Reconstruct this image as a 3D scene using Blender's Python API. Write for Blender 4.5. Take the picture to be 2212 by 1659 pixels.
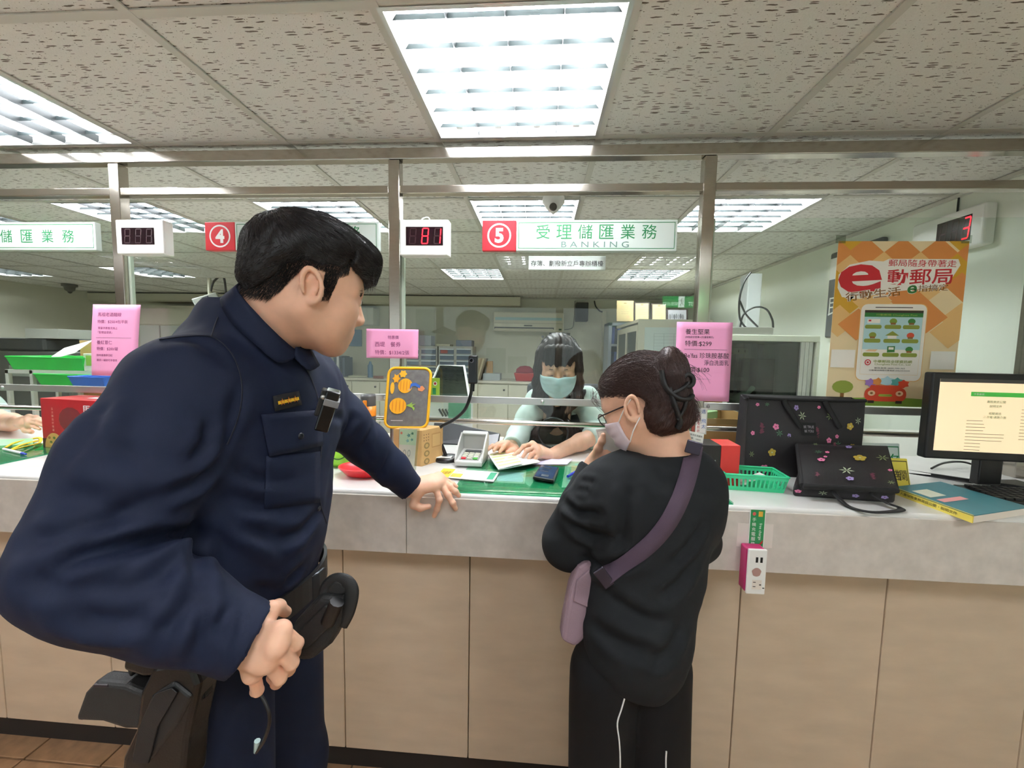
import bpy, math, random
import numpy as np
from mathutils import Matrix, Vector, Quaternion
random.seed(7); RNG = np.random.default_rng(11)
for _o in list(bpy.data.objects): bpy.data.objects.remove(_o)
SC = bpy.context.scene; COL = SC.collection

# ------------------------------------------------------------------ camera
F, YAW, PIT, ROL, CAMZ = 880.0, .0676, -.0805, .0187, 1.53
W_, H_ = 2212, 1659
_fw = np.array([-math.sin(YAW)*math.cos(PIT), math.cos(YAW)*math.cos(PIT), math.sin(PIT)])
_r = np.array([math.cos(YAW), math.sin(YAW), 0.]); _u = np.cross(_r, _fw)
RR = math.cos(ROL)*_r+math.sin(ROL)*_u; UU = -math.sin(ROL)*_r+math.cos(ROL)*_u
CAM0 = np.array([0, 0, CAMZ])
cam = bpy.data.cameras.new('camera'); camo = bpy.data.objects.new('camera', cam); COL.objects.link(camo)
m = Matrix.Identity(4)
for i in range(3):
    m[i][0], m[i][1], m[i][2] = RR[i], UU[i], -_fw[i]
m[2][3] = CAMZ
camo.matrix_world = m
cam.sensor_fit = 'HORIZONTAL'; cam.sensor_width = 36; cam.lens = 36*F/W_; cam.clip_start = .02
SC.camera = camo
# world, exposure (lit by ceiling lamps, and by this world through the added front windows)
wd = bpy.data.worlds.new('world'); SC.world = wd; wd.use_nodes = True
wd.node_tree.nodes['Background'].inputs[0].default_value = (.8, .85, .9, 1); wd.node_tree.nodes['Background'].inputs[1].default_value = 1.0
LAMP = 54.0
SC.view_settings.view_transform = 'Standard'; SC.view_settings.look = 'None'
SC.view_settings.exposure = 0.47; SC.view_settings.gamma = 1.0; SC.view_settings.use_curve_mapping = False
SC.cycles.use_denoising = True
SC.cycles.diffuse_bounces = 6; SC.cycles.max_bounces = 16; SC.cycles.transparent_max_bounces = 24
SC.cycles.caustics_reflective = False; SC.cycles.caustics_refractive = False

def ray(px, py): return _fw+RR*(px-W_/2)/F-UU*(py-H_/2)/F
def PY(px, py, Y): d = ray(px, py); return CAM0+d*(Y/d[1])
def PZ(px, py, Z): d = ray(px, py); return CAM0+d*((Z-CAMZ)/d[2])
def PX(px, py, X): d = ray(px, py); return CAM0+d*(X/d[0])
V = lambda *a: np.array(a, float)
def nrm(v): v = np.asarray(v, float); return v/(np.linalg.norm(v)+1e-12)

# ------------------------------------------------------------------ materials
def lin(c):
    if isinstance(c, str):
        c = [int(c[i:i+2], 16)/255 for i in (0, 2, 4)]
    return tuple((x/12.92 if x <= .04045 else ((x+.055)/1.055)**2.4) for x in c)
MATS = {}
def mat(name, col='808080', rough=.5, metal=0., spec=.5, var=0., vscale=20., bump=0., bscale=200., emit=0., stretch=None, sheen=0., coat=0., sss=0., alpha=None):
    if name in MATS: return MATS[name]
    M = bpy.data.materials.new(name); M.use_nodes = True; nt = M.node_tree; b = nt.nodes['Principled BSDF']
    c = lin(col); b.inputs['Base Color'].default_value = (*c, 1); b.inputs['Roughness'].default_value = rough
    b.inputs['Metallic'].default_value = metal; b.inputs['Specular IOR Level'].default_value = spec
    if sheen: b.inputs['Sheen Weight'].default_value = sheen
    if coat: b.inputs['Coat Weight'].default_value = coat; b.inputs['Coat Roughness'].default_value = .1
    if sss: b.inputs['Subsurface Weight'].default_value = sss; b.inputs['Subsurface Radius'].default_value = (.012, .005, .003)
    if emit: b.inputs['Emission Color'].default_value = (*c, 1); b.inputs['Emission Strength'].default_value = emit
    if alpha is not None: b.inputs['Alpha'].default_value = alpha
    if var or bump:
        tc = nt.nodes.new('ShaderNodeTexCoord'); mp = nt.nodes.new('ShaderNodeMapping'); nt.links.new(tc.outputs['Object'], mp.inputs[0])
        if stretch: mp.inputs['Scale'].default_value = stretch
    if var:
        n = nt.nodes.new('ShaderNodeTexNoise'); n.inputs['Scale'].default_value = vscale; n.inputs['Detail'].default_value = 6
        nt.links.new(mp.outputs[0], n.inputs['Vector'])
        r = nt.nodes.new('ShaderNodeMapRange'); r.inputs[1].default_value = .3; r.inputs[2].default_value = .7
        r.inputs[3].default_value = 1-var; r.inputs[4].default_value = 1+var; nt.links.new(n.outputs[0], r.inputs[0])
        mx = nt.nodes.new('ShaderNodeVectorMath'); mx.operation = 'SCALE'; mx.inputs[0].default_value = c
        nt.links.new(r.outputs[0], mx.inputs['Scale']); nt.links.new(mx.outputs[0], b.inputs['Base Color'])
    if bump:
        n = nt.nodes.new('ShaderNodeTexNoise'); n.inputs['Scale'].default_value = bscale; n.inputs['Detail'].default_value = 4
        nt.links.new(mp.outputs[0], n.inputs['Vector'])
        bp = nt.nodes.new('ShaderNodeBump'); bp.inputs['Strength'].default_value = bump; bp.inputs['Distance'].default_value = .002
        nt.links.new(n.outputs[0], bp.inputs['Height']); nt.links.new(bp.outputs[0], b.inputs['Normal'])
    MATS[name] = M; return M

def glass_mat(name, tint='f4faf6', refl=1.0, rough=.0):
    if name in MATS: return MATS[name]
    M = bpy.data.materials.new(name); M.use_nodes = True; nt = M.node_tree; nt.nodes.clear()
    o = nt.nodes.new('ShaderNodeOutputMaterial'); mx = nt.nodes.new('ShaderNodeMixShader')
    t = nt.nodes.new('ShaderNodeBsdfTransparent'); t.inputs[0].default_value = (*lin(tint), 1)
    g = nt.nodes.new('ShaderNodeBsdfGlossy'); g.inputs['Roughness'].default_value = rough; g.inputs[0].default_value = (refl, refl, refl, 1)
    fr = nt.nodes.new('ShaderNodeFresnel'); fr.inputs[0].default_value = 1.5
    ge = nt.nodes.new('ShaderNodeNewGeometry'); io = nt.nodes.new('ShaderNodeMapRange'); io.inputs[3].default_value = 1.5; io.inputs[4].default_value = 1/1.5
    nt.links.new(ge.outputs['Backfacing'], io.inputs[0]); nt.links.new(io.outputs[0], fr.inputs[0])
    nt.links.new(fr.outputs[0], mx.inputs[0]); nt.links.new(t.outputs[0], mx.inputs[1]); nt.links.new(g.outputs[0], mx.inputs[2])
    nt.links.new(mx.outputs[0], o.inputs[0]); MATS[name] = M; return M

def ceiling_mat():
    M = bpy.data.materials.new('mineral_tile'); M.use_nodes = True; nt = M.node_tree; N = nt.nodes; L = nt.links
    b = N['Principled BSDF']; b.inputs['Roughness'].default_value = .95; b.inputs['Specular IOR Level'].default_value = .1
    tc = N.new('ShaderNodeTexCoord'); oi = N.new('ShaderNodeObjectInfo')
    ad = N.new('ShaderNodeVectorMath'); ad.operation = 'ADD'; L.new(tc.outputs['Object'], ad.inputs[0])
    sc = N.new('ShaderNodeVectorMath'); sc.operation = 'SCALE'; L.new(oi.outputs['Location'], sc.inputs[0]); sc.inputs['Scale'].default_value = 1.37
    L.new(sc.outputs[0], ad.inputs[1])
    nz = N.new('ShaderNodeTexNoise'); nz.inputs['Scale'].default_value = 55; L.new(ad.outputs[0], nz.inputs['Vector'])
    nsc = N.new('ShaderNodeVectorMath'); nsc.operation = 'MULTIPLY_ADD'; L.new(nz.outputs['Color'], nsc.inputs[0]); nsc.inputs[1].default_value = (.010, .005, 0); L.new(ad.outputs[0], nsc.inputs[2])
    def spots(scale, thr, drop):
        mp = N.new('ShaderNodeVectorMath'); mp.operation = 'MULTIPLY'; mp.inputs[1].default_value = scale; L.new(nsc.outputs[0], mp.inputs[0])
        vo = N.new('ShaderNodeTexVoronoi'); vo.voronoi_dimensions = '2D'; vo.inputs['Scale'].default_value = 1; L.new(mp.outputs[0], vo.inputs['Vector'])
        sp = N.new('ShaderNodeSeparateColor'); L.new(vo.outputs['Color'], sp.inputs[0])
        r = N.new('ShaderNodeMath'); r.operation = 'MULTIPLY'; r.inputs[1].default_value = thr; L.new(sp.outputs[0], r.inputs[0])
        k = N.new('ShaderNodeMath'); k.operation = 'GREATER_THAN'; k.inputs[1].default_value = drop; L.new(sp.outputs[1], k.inputs[0])
        r2 = N.new('ShaderNodeMath'); r2.operation = 'MULTIPLY'; L.new(r.outputs[0], r2.inputs[0]); L.new(k.outputs[0], r2.inputs[1])
        d = N.new('ShaderNodeMath'); d.operation = 'SUBTRACT'; L.new(r2.outputs[0], d.inputs[0]); L.new(vo.outputs['Distance'], d.inputs[1])
        mr = N.new('ShaderNodeMapRange'); mr.inputs[1].default_value = 0; mr.inputs[2].default_value = .05; L.new(d.outputs[0], mr.inputs[0])
        return mr.outputs[0]
    a = spots((20, 135, 1), .34, .38); c = spots((110, 150, 1), .2, .70)
    mxx = N.new('ShaderNodeMath'); mxx.operation = 'MAXIMUM'; L.new(a, mxx.inputs[0]); L.new(c, mxx.inputs[1])
    fz = N.new('ShaderNodeTexNoise'); fz.inputs['Scale'].default_value = 320; L.new(ad.outputs[0], fz.inputs['Vector'])
    cr = N.new('ShaderNodeMix'); cr.data_type = 'RGBA'; cr.inputs[6].default_value = (*lin('dad9d3'), 1); cr.inputs[7].default_value = (*lin('efeeea'), 1); L.new(fz.outputs[0], cr.inputs[0])
    mx = N.new('ShaderNodeMix'); mx.data_type = 'RGBA'; L.new(mxx.outputs[0], mx.inputs[0]); L.new(cr.outputs[2], mx.inputs[6]); mx.inputs[7].default_value = (*lin('746b61'), 1)
    L.new(mx.outputs[2], b.inputs['Base Color'])
    hs = N.new('ShaderNodeMath'); hs.operation = 'MULTIPLY_ADD'; hs.inputs[1].default_value = -3; L.new(mxx.outputs[0], hs.inputs[0]); L.new(fz.outputs[0], hs.inputs[2])
    bp = N.new('ShaderNodeBump'); bp.inputs['Strength'].default_value = .5; bp.inputs['Distance'].default_value = .001; L.new(hs.outputs[0], bp.inputs['Height']); L.new(bp.outputs[0], b.inputs['Normal'])
    MATS['mineral_tile'] = M; return M

# ------------------------------------------------------------------ mesh building
ROOT = {}     # object name -> world matrix (numpy 4x4)
def wmat(o):
    return ROOT.get(o.name, np.eye(4)) if o is not None else np.eye(4)
def setmat(o, M): ROOT[o.name] = M
def tag(o, label=None, cat=None, group=None, kind=None):
    if label: o['label'] = label
    if cat: o['category'] = cat
    if group: o['group'] = group
    if kind: o['kind'] = kind
    return o
def thing(name, label, cat, loc=(0, 0, 0), rz=0., group=None, kind=None):
    o = bpy.data.objects.new(name, None); COL.objects.link(o); o.empty_display_size = .05
    o.location = tuple(map(float, loc)); o.rotation_euler = (0, 0, rz)
    M = np.eye(4); c, s = math.cos(rz), math.sin(rz); M[:2, :2] = [[c, -s], [s, c]]; M[:3, 3] = loc
    setmat(o, M); return tag(o, label, cat, group, kind)

def frame_of(d):
    d = nrm(d); a = V(0, 0, 1) if abs(d[2]) < .9 else V(1, 0, 0)
    s = nrm(np.cross(a, d)); return s, np.cross(d, s), d

class MB:
    def __init__(self): self.v = []; self.f = []; self.mi = []; self.cm = 0; self.sm = []
    def add(self, vs, fs, smooth=False):
        n = len(self.v); self.v += [tuple(map(float, p)) for p in vs]
        for f in fs: self.f.append([n+i for i in f]); self.mi.append(self.cm); self.sm.append(smooth)
        return self
    def box(self, x0, x1, y0, y1, z0, z1):
        vs = [(x, y, z) for z in (z0, z1) for y in (y0, y1) for x in (x0, x1)]
        return self.add(vs, [(0, 2, 3, 1), (4, 5, 7, 6), (0, 1, 5, 4), (2, 6, 7, 3), (0, 4, 6, 2), (1, 3, 7, 5)])
    def obox(self, c, ax, ay, az):           # centre and three half-axis vectors
        c = np.asarray(c, float); ax, ay, az = map(np.asarray, (ax, ay, az))
        if np.dot(np.cross(ax, ay), az) < 0: ax = -ax
        vs = [c+sx*ax+sy*ay+sz*az for sz in (-1, 1) for sy in (-1, 1) for sx in (-1, 1)]
        return self.add(vs, [(0, 2, 3, 1), (4, 5, 7, 6), (0, 1, 5, 4), (2, 6, 7, 3), (0, 4, 6, 2), (1, 3, 7, 5)])
    def quad(self, a, b, c, d): return self.add([a, b, c, d], [(0, 1, 2, 3)])
    def tube(self, pts, r, n=8, cap=True, flat=1.0, up=None):
        pts = [np.asarray(p, float) for p in pts]; k = len(pts); rs = [r]*k if np.isscalar(r) else list(r)
        rings = []; S = None
        for i in range(k):
            d = nrm(pts[min(i+1, k-1)]-pts[max(i-1, 0)])
            if up is not None: S = nrm(np.cross(up, d))
            elif S is None: S = frame_of(d)[0]
            else: S = nrm(S-d*np.dot(S, d))
            T = np.cross(d, S)
            rings.append([pts[i]+rs[i]*(math.cos(2*math.pi*j/n)*S+flat*math.sin(2*math.pi*j/n)*T) for j in range(n)])
        vs = [p for rg in rings for p in rg]; fs = []
        for i in range(k-1):
            for j in range(n): fs.append((i*n+j, i*n+(j+1) % n, (i+1)*n+(j+1) % n, (i+1)*n+j))
        self.add(vs, fs, True)
        if cap: self.add(rings[0], [tuple(range(n-1, -1, -1))]); self.add(rings[-1], [tuple(range(n))])
        return self
    def cyl(self, a, b, r, n=16, r2=None): return self.tube([a, b], [r, r if r2 is None else r2], n)
    def lathe(self, prof, c=(0, 0, 0), n=24, ax=None, e=(1, 1)):  # profile [(r,z)]
        c = np.asarray(c, float); S, T, D = (V(1, 0, 0), V(0, 1, 0), V(0, 0, 1)) if ax is None else frame_of(ax)
        vs = []; fs = []; k = len(prof)
        for r, z in prof:
            for j in range(n): t = 2*math.pi*j/n; vs.append(c+D*z+S*r*e[0]*math.cos(t)+T*r*e[1]*math.sin(t))
        for i in range(k-1):
            for j in range(n): fs.append((i*n+j, i*n+(j+1) % n, (i+1)*n+(j+1) % n, (i+1)*n+j))
        self.add(vs, fs, True)
        if prof[0][0] > 1e-6: self.add(vs[:n], [tuple(range(n-1, -1, -1))])
        if prof[-1][0] > 1e-6: self.add(vs[-n:], [tuple(range(n))])
        return self
    def prism(self, poly, o, ru, up, depth):   # 2D polygon (ccw) in the frame o + u*ru + v*up, extruded by depth along ru x up (backwards)
        o, ru, up = map(lambda a: np.asarray(a, float), (o, ru, up)); nn = np.cross(ru, up); n = len(poly)
        A = [o+ru*u+up*v for u, v in poly]; B = [p-nn*depth for p in A]
        fs = [tuple(range(n)), tuple(range(2*n-1, n-1, -1))]
        for i in range(n): j = (i+1) % n; fs.append((i, n+i, n+j, j))
        return self.add(A+B, fs)
    def face(self, poly, o, ru, up):
        o, ru, up = map(lambda a: np.asarray(a, float), (o, ru, up))
        return self.add([o+ru*u+up*v for u, v in poly], [tuple(range(len(poly)))])
    def grid(self, fn, nu, nv, smooth=True, closed=False):
        vs = [fn(i/(nu-1), j/(nv-1)) for j in range(nv) for i in range(nu)]; fs = []
        for j in range(nv-1):
            for i in range(nu-1): a = j*nu+i; fs.append((a, a+1, a+nu+1, a+nu))
        return self.add(vs, fs, smooth)
    def build(self, name, material, parent=None, world=False, bevel=0., seg=2, sub=0, solid=0., loc=None, smooth=None, **kw):
        me = bpy.data.meshes.new(name); vs = np.array(self.v, float).reshape(-1, 3); origin = None
        if parent is not None:
            if world:
                Mi = np.linalg.inv(wmat(parent)); vs = vs@Mi[:3, :3].T+Mi[:3, 3]
        elif loc is not None or kw.get('label'):
            if loc is None:
                lo, hi = vs.min(0), vs.max(0); loc = ((lo[0]+hi[0])/2, (lo[1]+hi[1])/2, lo[2])
            origin = np.asarray(loc, float); vs = vs-origin
        me.from_pydata(vs.tolist(), [], self.f)
        mats = material if isinstance(material, (list, tuple)) else [material]
        for mm in mats: me.materials.append(mm)
        if len(mats) > 1: me.polygons.foreach_set('material_index', self.mi)
        me.polygons.foreach_set('use_smooth', self.sm if smooth is None else [smooth]*len(self.f))
        me.update()
        o = bpy.data.objects.new(name, me); COL.objects.link(o)
        if parent is not None: o.parent = parent; setmat(o, wmat(parent))
        else:
            if origin is not None: o.location = tuple(origin); M = np.eye(4); M[:3, 3] = origin; setmat(o, M)
        if solid: md = o.modifiers.new('thickness', 'SOLIDIFY'); md.thickness = solid; md.offset = 0
        if bevel: md = o.modifiers.new('bevel', 'BEVEL'); md.width = bevel; md.segments = seg; md.limit_method = 'ANGLE'; md.angle_limit = .6
        if sub: md = o.modifiers.new('subdivision', 'SUBSURF'); md.levels = sub; md.render_levels = sub
        if kw: tag(o, **kw)
        return o

def copy_tree(o, parent=None):
    c = o.copy(); COL.objects.link(c); c.parent = parent
    setmat(c, wmat(o))
    for ch in list(o.children): copy_tree(ch, c)
    return c

TXT = {}
def text_shape(s, bold=0.):
    k = (s, bold)
    if k not in TXT:
        cu = bpy.data.curves.new('t', 'FONT'); cu.body = s; cu.size = 1; cu.offset = bold; cu.resolution_u = 3
        ob = bpy.data.objects.new('t', cu); COL.objects.link(ob)
        me = bpy.data.meshes.new_from_object(ob)
        vs = np.zeros(len(me.vertices)*3); me.vertices.foreach_get('co', vs); vs = vs.reshape(-1, 3)[:, :2]
        fs = [tuple(p.vertices) for p in me.polygons]
        bpy.data.objects.remove(ob); bpy.data.curves.remove(cu); bpy.data.meshes.remove(me)
        TXT[k] = (vs, fs)
    return TXT[k]
def put_text(mb, s, h, o, ru, up, align='c', bold=0., width=None, fn=None, warp=None):
    """flat lettering of glyph height ~h printed in the plane o,ru,up (unit vectors)"""
    vs, fs = text_shape(s, bold)
    if len(vs) == 0: return mb
    lo, hi = vs.min(0), vs.max(0); hh = hi[1]-lo[1]; k = h/hh; q = (vs-lo)*k; w = (hi[0]-lo[0])*k
    if width: q[:, 0] *= width/w; w = width
    q[:, 0] -= {'c': w/2, 'l': 0, 'r': w}[align]; q[:, 1] -= h/2
    if warp: q = warp(q)
    o, ru, up = map(lambda a: np.asarray(a, float), (o, ru, up))
    P = o+q[:, :1]*ru+q[:, 1:2]*up
    return mb.add(P, fs)

def strand_path(p0, p1, p2, n=6):
    return [(1-t)**2*p0+2*t*(1-t)*p1+t*t*p2 for t in np.linspace(0, 1, n)]
def smooth_path(pts, n=6):
    pts = [np.asarray(p, float) for p in pts]; out = []
    for i in range(len(pts)-1):
        a = pts[max(i-1, 0)]; b = pts[i]; c = pts[i+1]; d = pts[min(i+2, len(pts)-1)]
        for t in np.linspace(0, 1, n, endpoint=False):
            out.append(.5*((2*b)+(-a+c)*t+(2*a-5*b+4*c-d)*t*t+(-a+3*b-3*c+d)*t**3))
    out.append(pts[-1]); return out
# ------------------------------------------------------------------ common materials
WALL = mat('wall_paint', 'dfe3d2', .8, var=.03, vscale=4, bump=.1, bscale=90)
STEEL = mat('brushed_steel', 'b9b2a8', .17, .95, var=.04, vscale=30, stretch=(1, 1, 8))
ALU = mat('aluminium', 'c9c9c6', .35, .85)
GLASS = glass_mat('clear_pane', 'f7fbf8', .8)
WHITE = mat('white_plastic', 'eeeeea', .4)
BLACK = mat('black_plastic', '0d0d0e', .38)
PAPER = mat('white_paper', 'f2f1ec', .7)
TILE = ceiling_mat()
TBAR = mat('t_bar_paint', 'cbc9c0', .5)
CEIL = 2.317; GX, GY, T = -.4033, .978, .6
XL, XR, YB, YF = -6.95, 1.985, 6.15, -2.6

# ceiling: mineral tiles laid in a T-bar grid, lamps in some cells
LAMPS = {(0, 0): 'square ceiling lamp nearest overhead, four bright tubes in mirror louvre',
         (-3, 0): 'ceiling lamp cut by the left edge of the picture above the waiting side',
         (0, 2): 'ceiling lamp seen through glass right above the sign with red number five',
         (2, 2): 'ceiling lamp behind the glass beside the right steel post',
         (-2, 2): 'ceiling lamp half hidden behind the dark haired head of the officer',
         (-4, 2): 'ceiling lamp behind the dark blank counter display on the left post',
         (-6, 2): 'ceiling lamp at the far left edge just above the leftmost green lettered sign',
         (-1, 5): 'small distant ceiling lamp just left of the paper note under sign five',
         (2, 5): 'small distant ceiling lamp above the green exit sign',
         (-7, 5): 'small distant ceiling lamp just right of the left steel post',
         (-10, 5): 'small distant ceiling lamp low at the left edge of the picture',
         (-3, -3): 'ceiling lamp behind the viewer over the waiting area, left one',
         (0, -3): 'ceiling lamp behind the viewer over the waiting area, middle one',
         (2, -3): 'ceiling lamp behind the viewer over the waiting area, right one',
         (-6, 0): 'ceiling lamp over the far left end of the counter',
         (-6, -3): 'ceiling lamp behind the viewer at the far left'}
ce = MB().box(XL-.1, XR+.1, YF-.1, YB+.1, CEIL+.2, CEIL+.26).build('ceiling', mat('slab', 'a9a59a', .9)); tag(ce, kind='structure')
tile = None; lo_i, hi_i = int(math.floor((XL-GX)/T)), int(math.ceil((XR-GX)/T)); lo_j, hi_j = int(math.floor((YF-GY)/T)), int(math.ceil((YB-GY)/T))
for i in range(lo_i, hi_i):
    for j in range(lo_j, hi_j):
        if (i, j) in LAMPS: continue
        x0, x1 = max(GX+i*T, XL), min(GX+i*T+T, XR); y0, y1 = max(GY+j*T, YF), min(GY+j*T+T, YB)
        full = x1-x0 > .599 and y1-y0 > .599
        if full and tile is not None:
            o = tile.copy(); COL.objects.link(o); o.location = ((x0+x1)/2, (y0+y1)/2, CEIL+.004+.002*random.random())
        else:
            hx, hy = (x1-x0)/2-.004, (y1-y0)/2-.004
            if hx < .01 or hy < .01: continue
            o = MB().box(-hx, hx, -hy, hy, 0, .012).build('tile', TILE, ce); o.location = ((x0+x1)/2, (y0+y1)/2, CEIL+.004)
            if full: tile = o
for i in range(lo_i, hi_i+1):
    x = GX+i*T
    if XL < x < XR: MB().box(x-.0125, x+.0125, YF, YB, CEIL-.001, CEIL+.003).build('t_bar', TBAR, ce)
for j in range(lo_j, hi_j+1):
    y = GY+j*T
    if YF < y < YB: MB().box(XL, XR, y-.0125, y+.0125, CEIL, CEIL+.0035).build('t_bar', TBAR, ce)

# walls
def struct(mb, name, m, parent=None):
    o = mb.build(name, m, parent)
    if parent is None: tag(o, kind='structure')
    return o
struct(MB().box(XL-.1, XR+.1, YB, YB+.1, 0, CEIL+.2), 'wall_back', mat('back_wall_paint', 'd4d4c4', .85, var=.04, vscale=3))
struct(MB().box(XL-.1, XL, YF, YB, 0, CEIL+.2), 'wall_left', mat('left_wall_paint', 'cfcebe', .85))
struct(MB().box(XR, XR+.1, YF, YB, 0, CEIL+.2), 'wall_right', mat('mint_wall_paint', 'e9eee2', .75, var=.02, vscale=4, bump=.1, bscale=90))
# unseen shop front: low wall, header, four glazed bays added to brighten the room
struct(MB().box(XL-.1, XR+.1, YF-.1, YF, 0, .35), 'wall_front', mat('front_wall_paint', 'd8d6cc', .85))
struct(MB().box(XL-.1, XR+.1, YF-.1, YF, 2.2, CEIL+.2), 'wall_front_header', mat('front_wall_paint'))
struct(MB().box(XL-.1, -4.9, YF-.1, YF, .35, 2.2), 'wall_front_pier', mat('front_wall_paint'))
for k in range(4):
    a = -4.9+k*1.72; wn = struct(MB().box(a+.05, a+1.67, YF-.06, YF-.05, .4, 2.15), 'window_%d' % (k+1), GLASS)
    for c_ in ((a, a+.05, .35, 2.2), (a+1.67, a+1.72, .35, 2.2), (a+.05, a+1.67, .35, .4), (a+.05, a+1.67, 2.15, 2.2)):
        MB().box(c_[0], c_[1], YF-.09, YF-.02, c_[2], c_[3]).build('window_frame', ALU, wn)
# angle trim where walls meet the ceiling
struct(MB().box(XR-.02, XR, YF, YB, CEIL-.016, CEIL), 'trim_1', TBAR); struct(MB().box(XL, XR, YB-.02, YB, CEIL-.016, CEIL), 'trim_2', TBAR)
struct(MB().box(XL, -.3, YB-.28, YB, CEIL-.12, CEIL-.018).box(XL, -.3, YB-.26, YB, CEIL-.135, CEIL-.12), 'trim_3', mat('box_beam', 'cdcbb9', .8))
# floor: brown terrazzo tiles on the public side, plain floor behind
fl = struct(MB().box(XL-.1, XR+.1, YF-.1, YB+.1, -.1, -.012), 'floor', mat('grout', '8a7a66', .8))
FT = mat('brown_floor_tile', 'a07c5c', .3, var=.22, vscale=22, coat=.2); FTS = .302; fto = None
for i in range(-11, 7):
    for j in range(-9, 5):
        x, y = -.05+i*FTS, .05+j*FTS
        if x < XL or x+FTS > XR or y < YF: continue
        if fto is None: fto = MB().box(.003, FTS-.003, .003, FTS-.003, -.012, 0).build('tile', FT, fl, bevel=.002); fto.location = (x, y, 0)
        else: o = fto.copy(); COL.objects.link(o); o.location = (x, y, -.0008*random.random())
MB().box(XL, XR, 1.5, YB, -.012, 0).build('office_floor', mat('office_vinyl', 'b5b0a2', .5, var=.08, vscale=3), fl)
MB().box(XL, -.05-11*FTS, YF, 1.5, -.012, 0).build('lobby_floor_edge', mat('office_vinyl2', '9a7f66', .4, var=.1, vscale=9), fl)

# ------------------------------------------------------------------ ceiling lamps
TUBE = bpy.data.materials.new('lamp_tube'); TUBE.use_nodes = True
_b = TUBE.node_tree.nodes['Principled BSDF']; _b.inputs['Emission Color'].default_value = (.95, .97, 1.03, 1); _b.inputs['Emission Strength'].default_value = LAMP; _b.inputs['Base Color'].default_value = (.9, .9, .9, 1)
REFL = mat('white_reflector', 'f4f6f4', .35); LOUV = mat('mirror_louvre', '384040', .4, .6); SOCK = mat('lamp_holder', 'd8d8d4', .5)
def lamp_proto():
    t = thing('ceiling_lamp', 'x', 'lamp', (0, 0, CEIL))
    h = .2875
    hb = MB(); d = .1
    q = h*.97; hb.add([(-h, -h, 0), (h, -h, 0), (h, h, 0), (-h, h, 0), (-q, -q, d), (q, -q, d), (q, q, d), (-q, q, d)], [(0, 1, 5, 4), (1, 2, 6, 5), (2, 3, 7, 6), (3, 0, 4, 7), (4, 5, 6, 7)]); hb.build('housing', REFL, t)
    h2 = h+.008; h1 = h-.004
    fr = MB().add([(-h2, -h2, -.002), (h2, -h2, -.002), (h2, h2, -.002), (-h2, h2, -.002), (-h1, -h1, -.002), (h1, -h1, -.002), (h1, h1, -.002), (-h1, h1, -.002), (-h1, -h1, .008), (h1, -h1, .008), (h1, h1, .008), (-h1, h1, .008)],
        [(0, 4, 5, 1), (1, 5, 6, 2), (2, 6, 7, 3), (3, 7, 4, 0), (4, 8, 9, 5), (5, 9, 10, 6), (6, 10, 11, 7), (7, 11, 8, 4)]); fr.build('rim', ALU, t)
    tb = None
    for k in range(4):
        x = (-1.5+k)*.142
        if tb is None:
            tb = MB().cyl((0, -.262, .055), (0, .262, .055), .013, 12).build('tube', TUBE, t); tb.location.x = x
            hd = MB().box(-.012, .012, -.285, -.262, .03, .095).build('tube_holder', SOCK, t); hd.location.x = x
            hd2 = MB().box(-.012, .012, .262, .285, .03, .095).build('tube_holder', SOCK, t); hd2.location.x = x
        else:
            for src in (tb, hd, hd2): o = src.copy(); COL.objects.link(o); o.location.x = x
    bl = None
    for k in range(3):
        x = (-1+k)*.142
        m_ = MB().add([(x-.004, -h, .03), (x+.004, -h, .03), (x, -h, .002), (x-.004, h, .03), (x+.004, h, .03), (x, h, .002)], [(0, 1, 4, 3), (1, 2, 5, 4), (2, 0, 3, 5)]); m_.build('louvre_blade', mat('louvre_dark', '191d1d', .5, .3), t)
    for s in (-1, 1):   # slanted side mirrors
        MB().quad((s*.283, -h, .004), (s*.283, h, .004), (s*.225, h, .075), (s*.225, -h, .075)).build('side_mirror', REFL, t)
    for k in range(6):
        y = -.239+k*.0956
        mb = MB(); xc = 0; w_ = .284
        mb.add([(xc-w_, y-.0025, .024), (xc-w_, y+.0025, .024), (xc-w_, y, .012), (xc+w_, y-.0025, .024), (xc+w_, y+.0025, .024), (xc+w_, y, .012)], [(0, 1, 4, 3), (1, 2, 5, 4), (2, 0, 3, 5)])
        mb.build('louvre_fin', LOUV, t)
    return t
_lp = lamp_proto()
for n, ((i, j), lab) in enumerate(LAMPS.items()):
    o = _lp if n == 0 else copy_tree(_lp)
    o.location = (GX+(i+.5)*T, GY+(j+.5)*T, CEIL); o['label'] = lab; o['group'] = 'square ceiling lamps in the tile grid'

# ------------------------------------------------------------------ counter
CZ, CY = 1.10, 1.17        # worktop height and front edge
TOP = mat('pale_worktop', 'd9d8d4', .28, var=.035, vscale=14, coat=.15); FASC = mat('grey_stone_laminate', 'cac3bb', .5, var=.09, vscale=26, bump=.05, bscale=120)
PANEL = mat('beige_stone_laminate', 'c9b69e', .55, var=.07, vscale=11, bump=.08, bscale=60, stretch=(.5, 1, 1.6)); KICK = mat('dark_plinth', '1d1815', .6)
ct = thing('service_counter', 'long service counter with pale worktop, grey stone fascia and beige front panels', 'counter', (-1.4, 1.5, 0))
def cb(mb, n, m, **k): return mb.build(n, m, ct, world=True, **k)
cb(MB().box(XL+.002, XR-.002, CY+.004, 1.90, CZ-.035, CZ), 'worktop', TOP, bevel=.01, seg=4)
fx = [XL+.002, -5.5, -3.1, -.392, XR-.002]
for a, b in zip(fx[:-1], fx[1:]): cb(MB().box(a+.0008, b-.0008, CY, CY+.03, .91, CZ-.012), 'fascia_panel', FASC, bevel=.002)
sx = [-.22+.4435*k for k in range(-15, 6)]
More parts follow.
